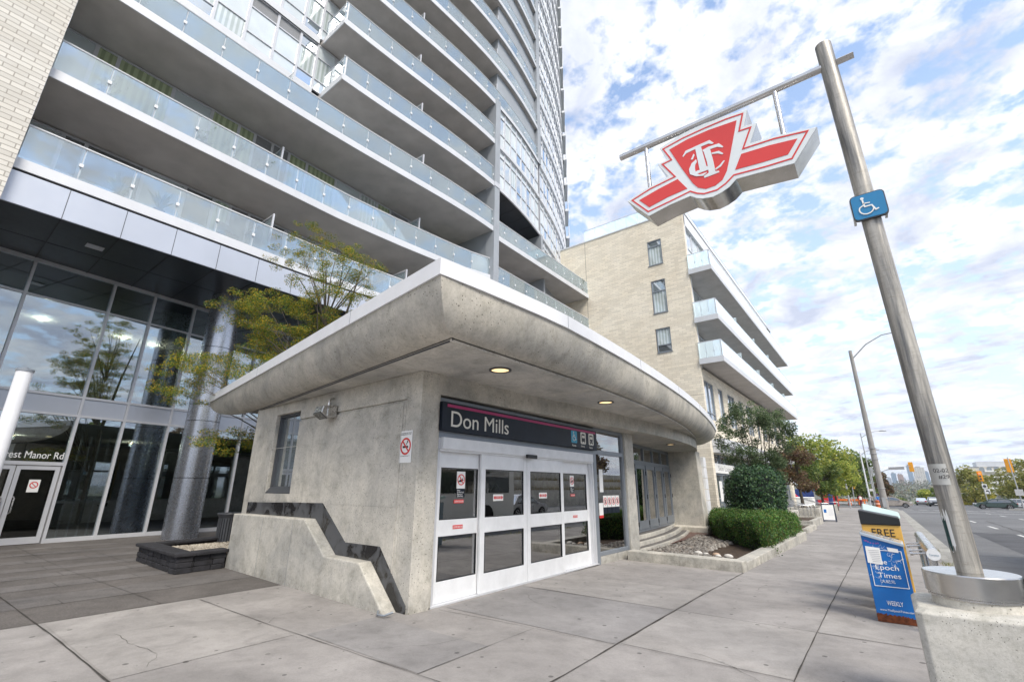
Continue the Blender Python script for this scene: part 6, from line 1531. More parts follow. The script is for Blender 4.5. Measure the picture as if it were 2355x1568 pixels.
# distant wooded slopes: one mass
lm_far = leafmat('far_foliage', [(.05, .075, .03), (.09, .11, .045), (.16, .15, .06), (.12, .08, .05)], .2)
def gnd(y): return float(np.interp(y, [118, 150, 200, 300, 500, 900, 1500, 2300, 3200, 6000], [-1.46, -2.6, -5.5, -13, -24, -26, -8, 14, 22, 30]))
rg = np.random.RandomState(5); CLf = []
for i in range(700):
    y = rg.uniform(330, 2200); x = rg.uniform(-.22, .42)*y; s = rg.uniform(4, 9)*(1+y/1600); CLf.append((x, y, gnd(y)+s*.45, s*1.5, s, s*.7))
tag(leaf_cloud(CLf, 26000, 3.0, seed=9, aspect=.6).build('far_woods', lm_far, fix=False), 'distant wooded slopes of the valley', 'woods', kind='stuff')
# distant towers and low buildings
def facade_mat(name, col, win, fx, fz):
    m, t, p = newmat(name); g = N(t, 'ShaderNodeNewGeometry'); sp = N(t, 'ShaderNodeSeparateXYZ'); L(t, g.outputs['Position'], sp.inputs[0])
    ad = N(t, 'ShaderNodeMath', operation='ADD'); L(t, sp.outputs[0], ad.inputs[0]); L(t, sp.outputs[1], ad.inputs[1])
    cb_ = N(t, 'ShaderNodeCombineXYZ'); L(t, ad.outputs[0], cb_.inputs[0]); L(t, sp.outputs[2], cb_.inputs[1])
    br = N(t, 'ShaderNodeTexBrick', ins={'Color1': (*win, 1), 'Color2': (*mul(win, 1.3), 1), 'Mortar': (*col, 1), 'Scale': 1.0, 'Mortar Size': fx*.22, 'Mortar Smooth': 0, 'Brick Width': fx, 'Row Height': fz}); br.offset = 0
    L(t, cb_.outputs[0], br.inputs['Vector']); L(t, br.outputs[0], p.inputs['Base Color']); p.inputs['Roughness'].default_value = .5
    return m
fm = [facade_mat('glass_tower_facade', (.22, .30, .40), (.10, .17, .26), 6, 4), facade_mat('pale_tower_facade', (.55, .52, .47), (.22, .22, .22), 7, 5), facade_mat('brick_tower_facade', (.38, .24, .20), (.2, .16, .15), 7, 5), facade_mat('grey_tower_facade', (.34, .38, .43), (.17, .2, .25), 6, 4)]
m_roofg = M('tower_roof', (.3, .3, .32), .8, 0, .1)
FB = [(33, 49, 2500, 62, 0, 'blue grey glass tower on the skyline nearest the utility pole'), (52, 63, 2450, 56, 2, 'reddish brick tower on the skyline'), (63, 74, 2600, 58, 2, 'second pinkish tower just beside the reddish one'), (84, 99, 2400, 88, 0, 'tall dark blue glass tower beside the pale slab towers'), (102, 135, 2400, 80, 1, 'wide pale slab tower with vertical window strips'), (98, 125, 2350, 40, 1, 'low pale block at the foot of the wide pale tower'), (139, 151, 2500, 66, 0, 'slim blue tower right of the wide pale tower'), (153, 172, 2400, 62, 1, 'pale block tower half hidden by the steel pole'), (232, 250, 2500, 76, 3, 'slim grey tower with a rounded top right of the steel pole'), (252, 276, 2500, 58, 3, 'squat grey tower next to the rounded-top one'), (18, 32, 2550, 44, 3, 'low blue glass block far left on the skyline'), (0, 14, 2600, 40, 3, 'small far grey tower just right of the leaning pole'), (74, 83, 2700, 46, 3, 'narrow grey tower between the brick pair and the dark glass one')]
for i, (x0, x1, y, h, mi_, lab) in enumerate(FB):
    r = th('distant_tower', lab, 'tower block', ((x0+x1)/2, y, 10), 'towers on the far skyline')
    b = MB(); b.box(x0, x1, y, y+18, 0, h+(0 if i != 8 else -6)); b.build('tower_body', fm[mi_], r)
    b = MB(); b.box(x0+(x1-x0)*.25, x0+(x1-x0)*.7, y+3, y+12, h, h+4); b.build('plant_room', m_roofg, r)
for i, (x0, x1, y, h, mt, lab) in enumerate(((18, 48, 700, 7, m_wht, 'long white low building in the valley beside the utility pole'), (70, 118, 1100, 14, m_wht, 'broad white tented roof building down in the valley'), (24, 50, 520, 5, m_fas, 'grey roofed low shed near the leaning pole'), (44, 52, 430, 4, m_redf, 'small red roofed house in the valley'), (118, 160, 900, 8, m_conc3, 'low pale building in the valley right of the white roof'))):
    r = th('valley_building', lab, 'building', ((x0+x1)/2, y, gnd(y)), 'low buildings in the valley')
    z0 = gnd(y)-3; b = MB(); b.box(x0, x1, y, y+15, z0, z0+3+h*.7); b.build('walls', m_conc3, r)
    b = MB(); b.prism([(x0-1, y-1, z0+3+h*.7), (x1+1, y-1, z0+3+h*.7), ((x0+x1)/2, y-1, z0+4.5+h)], (0, 17, 0)); b.build('roof', mt, r)
# apartment block across the valley with balconies and arched top
r = th('stepped_apartment_block', 'white apartment block with stacked balconies and arched top windows beyond the far trees', 'apartment block', (40, 330, -14))
b = MB(); b.box(35.5, 62, 330, 345, -16, 12.2); b.build('wall', fm[1], r)
b = MB(); b.box(39, 62, 331, 344, 12.2, 14.6); b.build('penthouse', m_fas, r)
for k in range(9):
    z = -12+k*2.7; b = MB(); b.box(34.2, 37.5, 328.6, 331, z, z+1.1); b.box(41, 62, 328.9, 330, z, z+.7); b.build('balcony', m_wht, r)
for k in range(5):
    x = 40.3+k*2.6; b = MB(); b.prism([(x+.9*math.cos(R(a)), 329.9, 11.2+.9*math.sin(R(a))) for a in range(0, 181, 20)]+[(x-.9, 329.9, 9.8), (x+.9, 329.9, 9.8)], (0, .05, 0)); b.build('arched_window', m_dark, r)
r = th('curved_balcony_tower', 'edge of a white balcony tower just entering the picture at the far right', 'tower block', (112, 200, 0))
b = MB(); b.box(80, 90, 150, 170, -5, 31.0); b.build('wall', m_wht, r)
b = MB(); b.prism([(77.6, 148, 31.6), (92, 148, 31.6), (92, 172, 31.6), (79, 172, 31.6)], (0, 0, .7)); b.build('roof', M('brown_roof', (.2, .16, .13), .8, 0, .1), r)
for k in range(9): b = MB(); z = 27.5-k*3.2; b.box(78.4+.35*k, 84, 148.6, 152, z, z+1.5); b.build('balcony', m_wht, r)
# ---------------------------------------------------------------- vehicles
m_tyre = M('tyre_rubber', (.012, .012, .013), .85, 0, .1); m_rim = M('alloy_rim', (.45, .45, .46), .3, .9, .05); m_cgl = pane('car_glass', (.015, .02, .025), refl=.12)
m_lens2 = M('lamp_lens', (.7, .7, .72), .15, .2, .05); m_tail = M('tail_lamp', (.45, .02, .015), .25, 0, .05)
def paint(name, c): return M(name, c, .28, .35, .05, 1, coat=.8)
def car(label, loc, heading, body_m, L_=4.7, W_=1.85, H_=1.62, kind='suv', group='cars at the junction'):
    r = th('parked_car' if False else 'car', label, 'car', (0, 0, 0), group)
    hw = W_/2; zb = .28; sh = .95*H_/1.62
    if kind == 'suv': roof = [(-2.1, sh+.05), (-1.75, H_-.12), (-1.2, H_), (.1, H_-.02), (.65, H_-.2), (1.15, sh+.12)]
    else: roof = [(-1.75, sh+.02), (-1.15, H_-.08), (-.7, H_), (.0, H_), (.45, H_-.12), (1.05, sh+.06)]
    low = [(-2.3, .45), (-2.33, .75), (-2.25, sh)]+roof+[(1.7, sh+.02), (2.24, sh-.10), (2.35, .66), (2.32, .40)]
    arch = []
    for cx_ in (1.42, -1.42):
        for a in range(0, 181, 22): arch.append((cx_+.40*math.cos(R(a)), .32+.40*math.sin(R(a))))
    prof_ = low+[(1.9, zb)]+arch[:9]+[(0, zb)]+arch[9:]+[(-1.9, zb)]
    def sect(x, z):
        t_ = max(0, (z-sh)/(H_-sh)) if z > sh else 0
        wz = hw*(1-.20*t_**1.3)-(.05 if z < .5 else 0); e = max(0, (abs(x)-1.8)/.55); return wz*(1-.13*e*e)
    b = MB(); n = len(prof_)
    b.rings([[(x*L_/4.68, s*sect(x, z), z) for x, z in prof_] for s in (-1, -.5, .5, 1)], True, True)
    o = b.build('body', body_m, r, smooth=40, bev=.02)
    # side glass, screens
    for s in (-1, 1):
        b = MB(); gl = [(-1.85, sh+.05), (-1.55, H_-.2), (-1.15, H_-.1), (.05, H_-.12), (.5, H_-.27), (.98, sh+.07)] if kind == 'suv' else [(-1.45, sh+.04), (-1.05, H_-.17), (-.7, H_-.09), (0, H_-.09), (.38, H_-.2), (.92, sh+.05)]
        b.ngon([(x*L_/4.68, s*(sect(x, z)+.012), z) for x, z in gl]); b.build('side_window', m_cgl, r, fix=False)
        b = MB(); b.box(-.35, -.27, s*(sect(-.3, sh+.3)+.016)-.004, s*(sect(-.3, sh+.3)+.016)+.004, sh+.04, H_-.12); b.build('door_pillar', body_m, r)
        b = MB(); b.box(.75, .93, s*(hw+.0), s*(hw+.17), sh-.02, sh+.13); b.build('door_mirror', body_m, r, bev=.02)
        b = MB(); b.box(1.95, 2.22, s*(hw-.42), s*(hw-.10), .62, .80) if kind != 'suv' else b.box(2.0, 2.25, s*(hw-.44), s*(hw-.08), .66, .84); b.build('headlight', m_lens2, r, bev=.03)
        b = MB(); b.box(-2.34, -2.2, s*(hw-.42), s*(hw-.10), .72, .9); b.build('tail_light', m_tail, r, bev=.02)
    fx = [(.67, H_-.215), (1.13, sh+.13)] if kind == 'suv' else [(.47, H_-.13), (1.03, sh+.07)]
    def scr(P, nm, sg):
        b = MB(); (xa, za), (xb, zb2) = P; d = Vector((zb2-za, 0, -(xb-xa))).normalized()*.015*sg
        b.quad((xa+d.x*-1, -sect(xa, za)*.9, za-d.z), (xa-d.x, sect(xa, za)*.9, za-d.z), (xb-d.x, sect(xb, zb2)*.86, zb2-d.z), (xb-d.x, -sect(xb, zb2)*.86, zb2-d.z)); b.build(nm, m_cgl, r, fix=False)
    scr(fx, 'windscreen', 1)
    rx = [(-2.06, sh+.08), (-1.77, H_-.14)] if kind == 'suv' else [(-1.7, sh+.05), (-1.17, H_-.09)]
    scr(rx, 'rear_window', 1)
    b = MB(); b.box(2.3, 2.37, -.45, .45, .52, .72); b.build('grille', m_black, r, bev=.01)
    b = MB(); b.box(2.36, 2.385, -.24, .24, .40, .50); b.build('number_plate', m_wht, r)
    for cx_ in (1.42, -1.42):
        for s in (-1, 1):
            b = MB(); b.tube([(cx_*L_/4.68, s*(hw-.22), .335), (cx_*L_/4.68, s*(hw-.01), .335)], .335, 22); wh = b.build('wheel', m_tyre, r, smooth=50)
            b = MB(); k = 5; c0x = cx_*L_/4.68
            b.rings([[(c0x+q*math.cos(a*math.pi/10), s*(hw+.0), .335+q*math.sin(a*math.pi/10)) for a in range(20)] for q in (.235, .205)], True, False)
            for j in range(k):
                a = j*2*math.pi/k; u = Vector((math.cos(a), 0, math.sin(a))); v = Vector((-math.sin(a), 0, math.cos(a))); c_ = Vector((c0x, s*(hw+.002), .335))
                b.quad(c_-v*.03, c_+u*.21-v*.035, c_+u*.21+v*.035, c_+v*.03)
            b.build('rim', m_rim, wh, fix=False)
    b = MB(); b.box(-1.9, 1.9, -hw+.2, hw-.2, .2, .4); b.build('underbody', m_black, r)
    r.location = loc; r.rotation_euler = (0, 0, heading)
    return r
car('taupe sport utility car crossing the junction just right of the concrete pole', (.75, 97, gz(97)-.12), 0, paint('taupe_paint', (.36, .31, .27)))
car('silver sedan seen from behind beyond the junction', (5.6, 131, gz(131)-.12), R(90), paint('silver_paint', (.45, .46, .48)), 4.5, 1.78, 1.42, 'sedan')
car('dark grey car facing the camera beyond the junction', (6.9, 117, gz(117)-.12), R(-90), paint('dark_car_paint', (.03, .035, .04)), 4.6, 1.85, 1.6, 'suv')
car('dark green estate car crossing at the junction behind the steel pole', (12.6, 101, gz(101)-.12), R(180), paint('green_paint', (.03, .06, .05)), 4.7, 1.85, 1.5, 'suv')
car('white sedan at the far right edge of the junction', (18.2, 104, gz(104)-.12), R(180), paint('white_paint', (.68, .68, .68)), 4.6, 1.8, 1.45, 'sedan')
# the white motorcyclist-like rider group in the photo is a blurred white car front
car('small white hatchback behind the pole stands at the junction', (15.6, 108, gz(108)-.12), R(180), paint('white_paint_worn', (.6, .62, .63)), 4.2, 1.75, 1.5, 'sedan')
# ---------------------------------------------------------------- poles and lamps
m_cpole = M('concrete_pole', (.30, .29, .28), .9, 0, .12, 3)
m_gal = M('galvanised_metal', (.45, .46, .47), .5, .5, .08)
def cobra(x, y, zt, reach, name, label, pr0, pr1, mat, zb=None, arm_drop=1.1):
    zb = gz(y) if zb is None else zb
    r = th(name, label, 'street lamp', (x, y, zb), 'street lamps along the kerb')
    b = MB(); b.tube([(x, y, zb-.3), (x-.0, y, zt)], [pr0, pr1], 18); b.build('pole', mat, r, smooth=50)
    z0 = zt-.7; b = MB(); b.tube([(x, y, z0), (x+reach*.35, y, z0+arm_drop*.62), (x+reach*.7, y, z0+arm_drop*.95), (x+reach, y, z0+arm_drop)], [.06, .05, .045, .04], 8); b.build('arm', m_gal, r, smooth=50)
    b = MB(); b.rings([[(x+reach+dx, y+s*w_, z0+arm_drop+dz) for s, dz in ((-1, 0), (-.6, hh), (.6, hh), (1, 0), (.5, -.10), (-.5, -.10))] for dx, w_, hh in ((-.15, .05, .03), (.1, .13, .10), (.5, .15, .10), (.8, .07, .02))], True, True); b.build('lamp_head', m_gal, r, smooth=50)
    return r
p1 = cobra(-.15, 45, 12.2, 3.1, 'utility_pole', 'thick grey concrete utility pole with a curved lamp arm beside the kerb', .235, .12, m_cpole, arm_drop=1.7)
b = MB()
for z in (.9, 1.6, 3.7, 4.1, 4.5): b.tube([(-.15, 45, z), (-.15, 45, z+.04)], .25, 16)
b.box(-.26, -.04, 44.74, 44.76, .3, 1.0); b.build('straps', m_gal, p1)
cobra(-1.4, 95, 10.2, 2.6, 'street_lamp', 'slim galvanised street lamp pole left of the concrete utility pole', .12, .07, m_gal, arm_drop=.9)
cobra(-2.2, 104, 7.9, 2.0, 'street_lamp', 'white street lamp pole farthest left, before the dark green trees', .14, .1, m_white, arm_drop=.9)
cobra(12.3, 150, 4.2, -2.0, 'street_lamp', 'small grey street lamp across the road left of the yellow bush', .09, .06, m_gal, zb=-2.5, arm_drop=.5)
cobra(17.3, 160, 6.2, -2.4, 'street_lamp', 'slender pale street lamp in front of the white apartment block', .09, .05, m_gal, zb=-3, arm_drop=.5)
m_tly = M('signal_yellow', (.75, .33, .02), .45, 0, .08); m_rl = M('red_signal_lamp', (.8, .05, .03), .3, 0, 0, emit=(1, .1, .05), es=1.6)
def signal(label, x, y, z, face=-1, on=None, tilt=0, group='traffic lights at the junction', pole=None, parent_pole=None, sc=1.0):
    r = th('traffic_light', label, 'traffic light', (x, y, z), group)
    s = sc
    b = MB(); b.box(x-.30*s, x+.30*s, y-.02, y+.02, z-.75*s, z+.75*s); b.build('backplate', m_tly, r, bev=.02)
    b = MB(); b.box(x-.17*s, x+.17*s, y-.14 if face < 0 else y+.02, y-.02 if face < 0 else y+.14, z-.6*s, z+.6*s); b.build('housing', m_tly, r, bev=.02)
    for k, m_ in enumerate((m_rl if on == 'r' else m_dgrey, m_dgrey, m_dgrey)):
        if face < 0: b = MB(); b.tube([(x, y-.145, z+(.4-.4*k)*s), (x, y-.155, z+(.4-.4*k)*s)], .14*s, 16); b.build('signal_lamp', m_, r)
        else: b = MB(); b.tube([(x, y-.021, z+(.4-.4*k)*s), (x, y-.04, z+(.4-.4*k)*s)], .12*s, 12); b.build('rear_cover', m_tly, r)
    if pole:
        b = MB(); b.tube(pole, [.08, .06] if len(pole) == 2 else .05, 10); b.build('pole', m_gal, r, smooth=50)
    return r
signal('traffic light on a long arm beside the utility pole, seen from behind', 4.1, 100, 4.95, face=1)
MA = th('mast_arm', 'grey curved mast arm holding the hanging traffic light and a street name blade', 'mast arm', (-.3, 99.5, 3.5), 'signal poles')
b = MB(); b.tube([(-1.3, 99.6, gz(99)), (-1.25, 99.6, 5.0)], .09, 12); b.tube([(-1.25, 99.6, 3.6), (.8, 99.7, 4.5), (2.2, 99.8, 4.95), (4.0, 99.9, 5.05)], [.07, .06, .05, .04], 8); b.build('arm', m_gal, MA, smooth=50)
b = MB(); b.box(1.2, 3.2, 99.55, 99.58, 4.55, 4.95); b.build('street_name_blade', M('blade_grey', (.32, .33, .34), .6, .2, .05), MA)
signal('lit red traffic light on a thin pole left of the pines', 11.9, 101, 3.45, face=-1, on='r', pole=[(11.95, 101.1, gz(101)), (11.95, 101.1, 3.0)])
signal('back of the traffic light on the grey pole at the right edge', 14.95, 98.5, 4.85, face=1, pole=[(15.05, 98, gz(98)), (15.0, 98.2, 6.0)], sc=1.25)
signal('small traffic light among the trees left of the street lamps', -4.3, 106, 2.15, face=-1, on=None, pole=[(-4.5, 105, gz(105)), (-4.35, 105, 3.0)], sc=.8)
def plate_sign(name, label, x, y, z, w_, h_, m_, txt=None):
    r = th(name, label, 'sign', (x, y, z)); b = MB(); b.box(x-w_/2, x+w_/2, y-.02, y, z-h_/2, z+h_/2); b.build('plate', m_, r, bev=.02)
    return r
s_ = plate_sign('lane_sign', 'white square sign just below the lit red traffic light', 12.05, 100.7, 2.0, .55, .62, m_wht)
b = MB(); b.tube([(12.05, 100.67, 2.0), (12.05, 100.66, 2.0)], .2, 16); b.build('symbol', m_dgrey, s_)
s_ = plate_sign('lane_arrow_sign', 'white turn lane arrow sign below the square sign on the thin signal pole', 12.2, 100.7, 1.25, .6, .7, m_wht)
b = MB(); b.prism([(12.2+u, 100.67, 1.25+v) for u, v in ((-.2, -.05), (-.05, .2), (.02, .05), (.1, .05), (.14, -.25), (.22, -.25), (.18, .14), (.02, .16), (-.02, .25))], (0, -.01, 0)); b.build('arrow', m_dgrey, s_)
plate_sign('square_sign_back', 'blank grey back of a square sign on the right edge signal pole', 15.05, 97.8, 1.15, .85, .85, M('sign_back', (.5, .5, .5), .6, .2, .05))
plate_sign('pole_sign', 'upper grey sign back on the slim street lamp pole', -1.0, 94.6, 4.3, .35, 1.1, m_gal)
plate_sign('pole_sign', 'small white sign low on the slim street lamp pole', -1.6, 94.6, 1.4, .45, .35, m_wht)
# median with pole
b = MB(); b.prism([(13.4, 97, gz(97)-.13), (17.5, 97.0, gz(97)-.13), (17.5, 99.4, gz(99)-.13), (13.4, 99.0, gz(99)-.13)], (0, 0, .15)); struct(b.build('traffic_island', m_kerb))
# ---------------------------------------------------------------- steps, planters, handrails in front of the brick block
G = 'low concrete planters along the pavement'
for (x0, x1, y0, y1, h, lab) in ((-4.7, -2.85, 24.0, 27.3, .17, 'low concrete planter kerb nearest the hedge, filled with soil'), (-4.7, -3.1, 28.6, 33.4, .30, 'stepped concrete planter behind the sandwich board'), (-5.8, -4.35, 29.5, 34.2, .62, 'taller concrete planter wall under the first handrails'), (-5.5, -3.7, 38.8, 43.5, .7, 'concrete planter around the reddish street tree'), (-5.3, -3.7, 49.5, 54, .7, 'far concrete planter around the olive street tree')):
    r = th('concrete_planter', lab, 'planter', ((x0+x1)/2, y0, gz(y0)), G); g_ = gz(y0)
    b = MB(); t_ = .2
    b.box(x0, x1, y0, y0+t_, g_-.3, g_+h); b.box(x1-t_, x1, y0+t_, y1, g_-.4, g_+h); b.box(x0, x0+t_, y0+t_, y1, g_-.4, g_+h); b.box(x0+t_, x1-t_, y1-t_, y1, g_-.4, g_+h); b.build('planter_wall', m_conc3, r, bev=.015)
    b = MB(); b.box(x0+t_, x1-t_, y0+t_, y1-t_, g_-.2, g_+h-.08); b.build('soil', m_soil, r)
G = 'tubular handrails on the shop steps'
for i, (y, lab) in enumerate(((34.8, 'nearest grey tubular handrail on the shop steps'), (36.4, 'second grey tubular handrail on the shop steps'), (38.4, 'third handrail, just behind the sandwich board'), (46.5, 'first handrail of the farther pair of steps'), (48.2, 'second handrail of the farther pair of steps'), (57.5, 'farthest handrail beside the white sign'))):
    r = th('handrail', lab, 'handrail', (-5, y, gz(y)), G); g_ = gz(y); b = MB()
    b.tube([(-6.9, y, g_+1.25), (-5.5, y, g_+1.25), (-4.5, y, g_+.92), (-3.9, y, g_+.92), (-3.85, y, g_+.7)], .028, 8); b.build('rail', m_steel, r, smooth=50)
    for x, h in ((-6.8, 1.24), (-5.6, 1.24), (-4.6, .94), (-3.95, .92)): b = MB(); b.tube([(x, y, g_-.1), (x, y, g_+h)], .022, 8); b.build('post', m_steel, r, smooth=50)
b = MB()
for (y0, y1) in ((34, 38), (46, 48.5), (57, 59)):
    for k in range(4): b.box(-7.4, -4.4-.35*k, y0, y1, gz(y0)-.3+.0, gz(y0)+.12*(k+1))
struct(b.build('shop_steps', m_conc3, bev=.01))
# sandwich board
r = th('sandwich_board', 'dark framed sandwich board with a white poster standing on the pavement edge', 'sandwich board', (-3.0, 35.8, gz(36)))
g_ = gz(36); x0, x1, y = -3.3, -2.62, 35.6
for (sgn, nm) in ((0, 'front_panel'), (1, 'rear_panel')):
    b = MB(); yb, yt = (y, y+.28) if not sgn else (y+.62, y+.34)
    def sq(u, v): return (x0+(x1-x0)*u, yb+(yt-yb)*v, g_+1.08*v)
    for (u0, u1, v0, v1) in ((0, .07, 0, 1), (.93, 1, 0, 1), (.07, .93, .05, .1), (.07, .93, .9, .95)): b.prism([sq(u0, v0), sq(u1, v0), sq(u1, v1), sq(u0, v1)], (0, .03, 0))
    o = b.build(nm, M('navy_frame', (.03, .04, .07), .5, 0, .1), r)
    if not sgn:
        b = MB(); b.prism([sq(.07, .1), sq(.93, .1), sq(.93, .9), sq(.07, .9)], (0, .015, 0)); b.build('poster', m_wht, o)
        b = MB(); b.prism([(p[0], p[1]-.004, p[2]) for p in (sq(.16, .48), sq(.36, .48), sq(.36, .66), sq(.16, .66))], (0, .002, 0)); b.build('blue_picture', m_nblue, o)
        b = MB()
        for k in range(6): b.prism([(p[0], p[1]-.004, p[2]) for p in (sq(.5, .34+k*.06), sq(.86, .34+k*.06), sq(.86, .355+k*.06), sq(.5, .355+k*.06))], (0, .002, 0))
        b.build('text_lines', m_alu, o)
# barrels, cones
m_or = M('safety_orange', (.75, .16, .02), .5, 0, .08)
def barrel(label, x, y, g_):
    r = th('construction_barrel', label, 'traffic barrel', (x, y, g_), 'orange construction barrels')
    b = MB(); b.tube([(x, y, g_+.06), (x, y, g_+.5), (x, y, g_+1.0)], [.27, .25, .22], 18); b.build('drum', m_or, r, smooth=50)
    b = MB(); b.tube([(x, y, g_), (x, y, g_+.06)], .35, 16); b.build('base', m_black, r)
    for z in (.25, .5, .75): b = MB(); b.tube([(x, y, g_+z), (x, y, g_+z+.09)], .268, 18); b.build('band', m_dgrey if z != .5 else m_wht, r, smooth=50)
barrel('orange construction barrel left of the two standing by the utility pole', -1.05, 84, gz(84)); barrel('orange construction barrel right next to the concrete utility pole', -.35, 82, gz(82)); barrel('orange construction barrel by the grey bollard post near the crossing', -5.0, 100, gz(100))
for i, (x, y, lab) in enumerate(((-3.2, 108, 'orange traffic cone right of the pedestrian in red'), (-4.0, 109, 'orange traffic cone left of the pedestrian in red'))):
    r = th('traffic_cone', lab, 'traffic cone', (x, y, gz(y)), 'orange traffic cones'); g_ = gz(y)
    b = MB(); b.tube([(x, y, g_+.03), (x, y, g_+.75)], [.17, .03], 14); b.build('cone', m_or, r, smooth=50)
    b = MB(); b.box(x-.22, x+.22, y-.22, y+.22, g_, g_+.03); b.build('base', m_black, r)
r = th('orange_netting', 'long band of orange safety netting across the far corner of the junction', 'safety netting', (-8, 112, gz(110)))
b = MB(); b.box(-10, -2.8, 112, 112.03, gz(110)+.6, gz(110)+.95); b.build('net', m_or, r)
for x in (-9.5, -7.5, -5.2, -3.0): b = MB(); b.box(x, x+.06, 111.95, 112, gz(110), gz(110)+1.3); b.build('stake', m_white, r)
for (x, y, h, lab) in ((-3.75, 75, 3.0, 'grey metal post with a flat top standing right of the white square sign'), ):
    r = th('metal_post', lab, 'post', (x, y, gz(y))); b = MB(); b.tube([(x, y, gz(y)), (x, y, h)], .09, 12); b.build('shaft', m_gal, r, smooth=50); b = MB(); b.tube([(x, y, h), (x, y, h+.02)], .1, 12); b.build('cap', m_dgrey, r)
r = th('window_sign_board', 'white sign board with an orange circle on short legs near the far handrails', 'sign board', (-6.1, 66, gz(66)))
b = MB(); b.box(-6.55, -5.7, 66, 66.04, .35, 1.35); b.build('board', m_wht, r)
b = MB(); b.tube([(-6.1, 65.98, 1.0), (-6.1, 65.97, 1.0)], .2, 16); b.build('orange_disc', m_or, r)
for x in (-6.45, -5.85): b = MB(); b.box(x, x+.05, 66, 66.05, gz(66), .35); b.build('leg', m_gal, r)
# playground pieces past the brick block
r = th('playground', 'red slide and blue playground frame behind the street trees', 'playground', (-12, 78, gz(78)))
m_pr = M('red_plastic', (.55, .02, .03), .4, 0, .05); m_pb = M('blue_plastic', (.03, .07, .25), .5, 0, .1)
b = MB(); b.prism([(-11.4, 76, 2.2), (-11.0, 76, 2.2), (-9.0, 76, .0), (-9.4, 76, -.2)], (0, .8, 0)); b.build('slide', m_pr, r)
b = MB(); b.box(-11.8, -5.8, 79, 80, -.9, 1.5); b.build('blue_wall', m_pb, r)
b = MB(); b.box(-12.6, -12.0, 77, 78, -.8, 2.4); b.box(-7.4, -6.2, 77.5, 78.2, -.8, 2.0); b.build('tower_post', m_pr, r)
b = MB(); b.box(-10, -7.5, 74, 76, -.8, .5); b.build('white_bench', m_wht, r, bev=.1)
r = th('shop_front_kiosk', 'red and white kiosk front behind the olive street tree', 'kiosk', (-7, 90, gz(90)))
b = MB(); b.box(-8.6, -6.0, 90, 92, -1, 2.2); b.build('wall', m_pr, r)
b = MB(); b.box(-8.0, -7.2, 89.95, 90, .6, 1.8); b.build('window', m_wht, r)
# ---------------------------------------------------------------- people
m_skin = M('skin', (.42, .27, .2), .6, 0, 0); m_hair = M('dark_hair', (.02, .015, .012), .6, 0, 0)
def person(label, loc, heading, top, legs_m, hat=None, stride=.28, bag=None, scale=1.0):
    r = th('person', label, 'person', (0, 0, 0), None)
    s = stride
    J = {'pel': (0, 0, .95, .135, .11), 'waist': (0, 0, 1.08, .13, .10), 'chest': (.01, 0, 1.30, .165, .115), 'neck': (.02, 0, 1.47, .06, .06), 'head0': (.03, 0, 1.56, .07, .08), 'head1': (.04, 0, 1.66, .085, .095), 'head2': (.03, 0, 1.75, .05, .06),
         'hl': (0, .09, .90, .095, .095), 'kl': (s*.55, .10, .50, .065, .065), 'al': (s*.8, .10, .09, .045, .045), 'tl': (s*.8+.17, .10, .04, .035, .03),
         'hr': (0, -.09, .90, .095, .095), 'kr': (-s*.25, -.10, .49, .065, .065), 'ar': (-s*1.1, -.10, .12, .045, .045), 'tr': (-s*1.1+.15, -.10, .04, .035, .03),
         'sl': (0, .19, 1.40, .06, .06), 'el': (-.08, .25, 1.14, .045, .045), 'wl': (.04, .26, .90, .03, .03), 'fl': (.07, .26, .80, .03, .022),
         'sr': (0, -.19, 1.40, .06, .06), 'er': (.05, -.25, 1.14, .045, .045), 'wr': (.20, -.23, .94, .03, .03), 'fr': (.24, -.22, .85, .03, .022)}
    E_ = [('pel', 'waist'), ('waist', 'chest'), ('chest', 'neck'), ('neck', 'head0'), ('head0', 'head1'), ('head1', 'head2'), ('pel', 'hl'), ('hl', 'kl'), ('kl', 'al'), ('al', 'tl'), ('pel', 'hr'), ('hr', 'kr'), ('kr', 'ar'), ('ar', 'tr'), ('chest', 'sl'), ('sl', 'el'), ('el', 'wl'), ('wl', 'fl'), ('chest', 'sr'), ('sr', 'er'), ('er', 'wr'), ('wr', 'fr')]
    K = list(J); me = bpy.data.meshes.new('body'); me.from_pydata([J[k][:3] for k in K], [(K.index(a), K.index(c)) for a, c in E_], [])
    o = bpy.data.objects.new('body', me); COL.objects.link(o)
    sk = o.modifiers.new('skin', 'SKIN'); sk.use_smooth_shade = True
    for i, k in enumerate(K): me.skin_vertices[0].data[i].radius = J[k][3:5]
    me.skin_vertices[0].data[0].use_root = True
    o.modifiers.new('sub', 'SUBSURF').levels = 2
    dg = bpy.context.evaluated_depsgraph_get(); m2 = bpy.data.meshes.new_from_object(o.evaluated_get(dg)); bpy.data.objects.remove(o)
    o = bpy.data.objects.new('body', m2); COL.objects.link(o); o.parent = r
    m2.materials.clear()
    for m_ in (top, legs_m, m_skin, m_hair): m2.materials.append(m_)
    for p in m2.polygons:
        c_ = p.center
        p.material_index = 2 if (c_.z > 1.5 or (abs(c_.y) > .2 and c_.z < .92)) else (0 if c_.z > .88 else 1)
        if c_.z < .12: p.material_index = 3
        if c_.z > 1.68 or (c_.z > 1.56 and c_.x < -.0): p.material_index = 3
    if hat: b = MB(); b.rings([[(.03+q*math.cos(a*math.pi/8), q*.9*math.sin(a*math.pi/8), z) for a in range(16)] for q, z in ((.11, 1.66), (.115, 1.72), (.09, 1.80), (.03, 1.84))], True, True); b.build('hat', hat, r, smooth=60)
    if bag: b = MB(); b.box(-.26, -.12, -.16, .16, 1.0, 1.42); b.build('backpack', bag, r, bev=.04)
    r.location = loc; r.rotation_euler = (0, 0, heading); r.scale = (scale,)*3
    return r
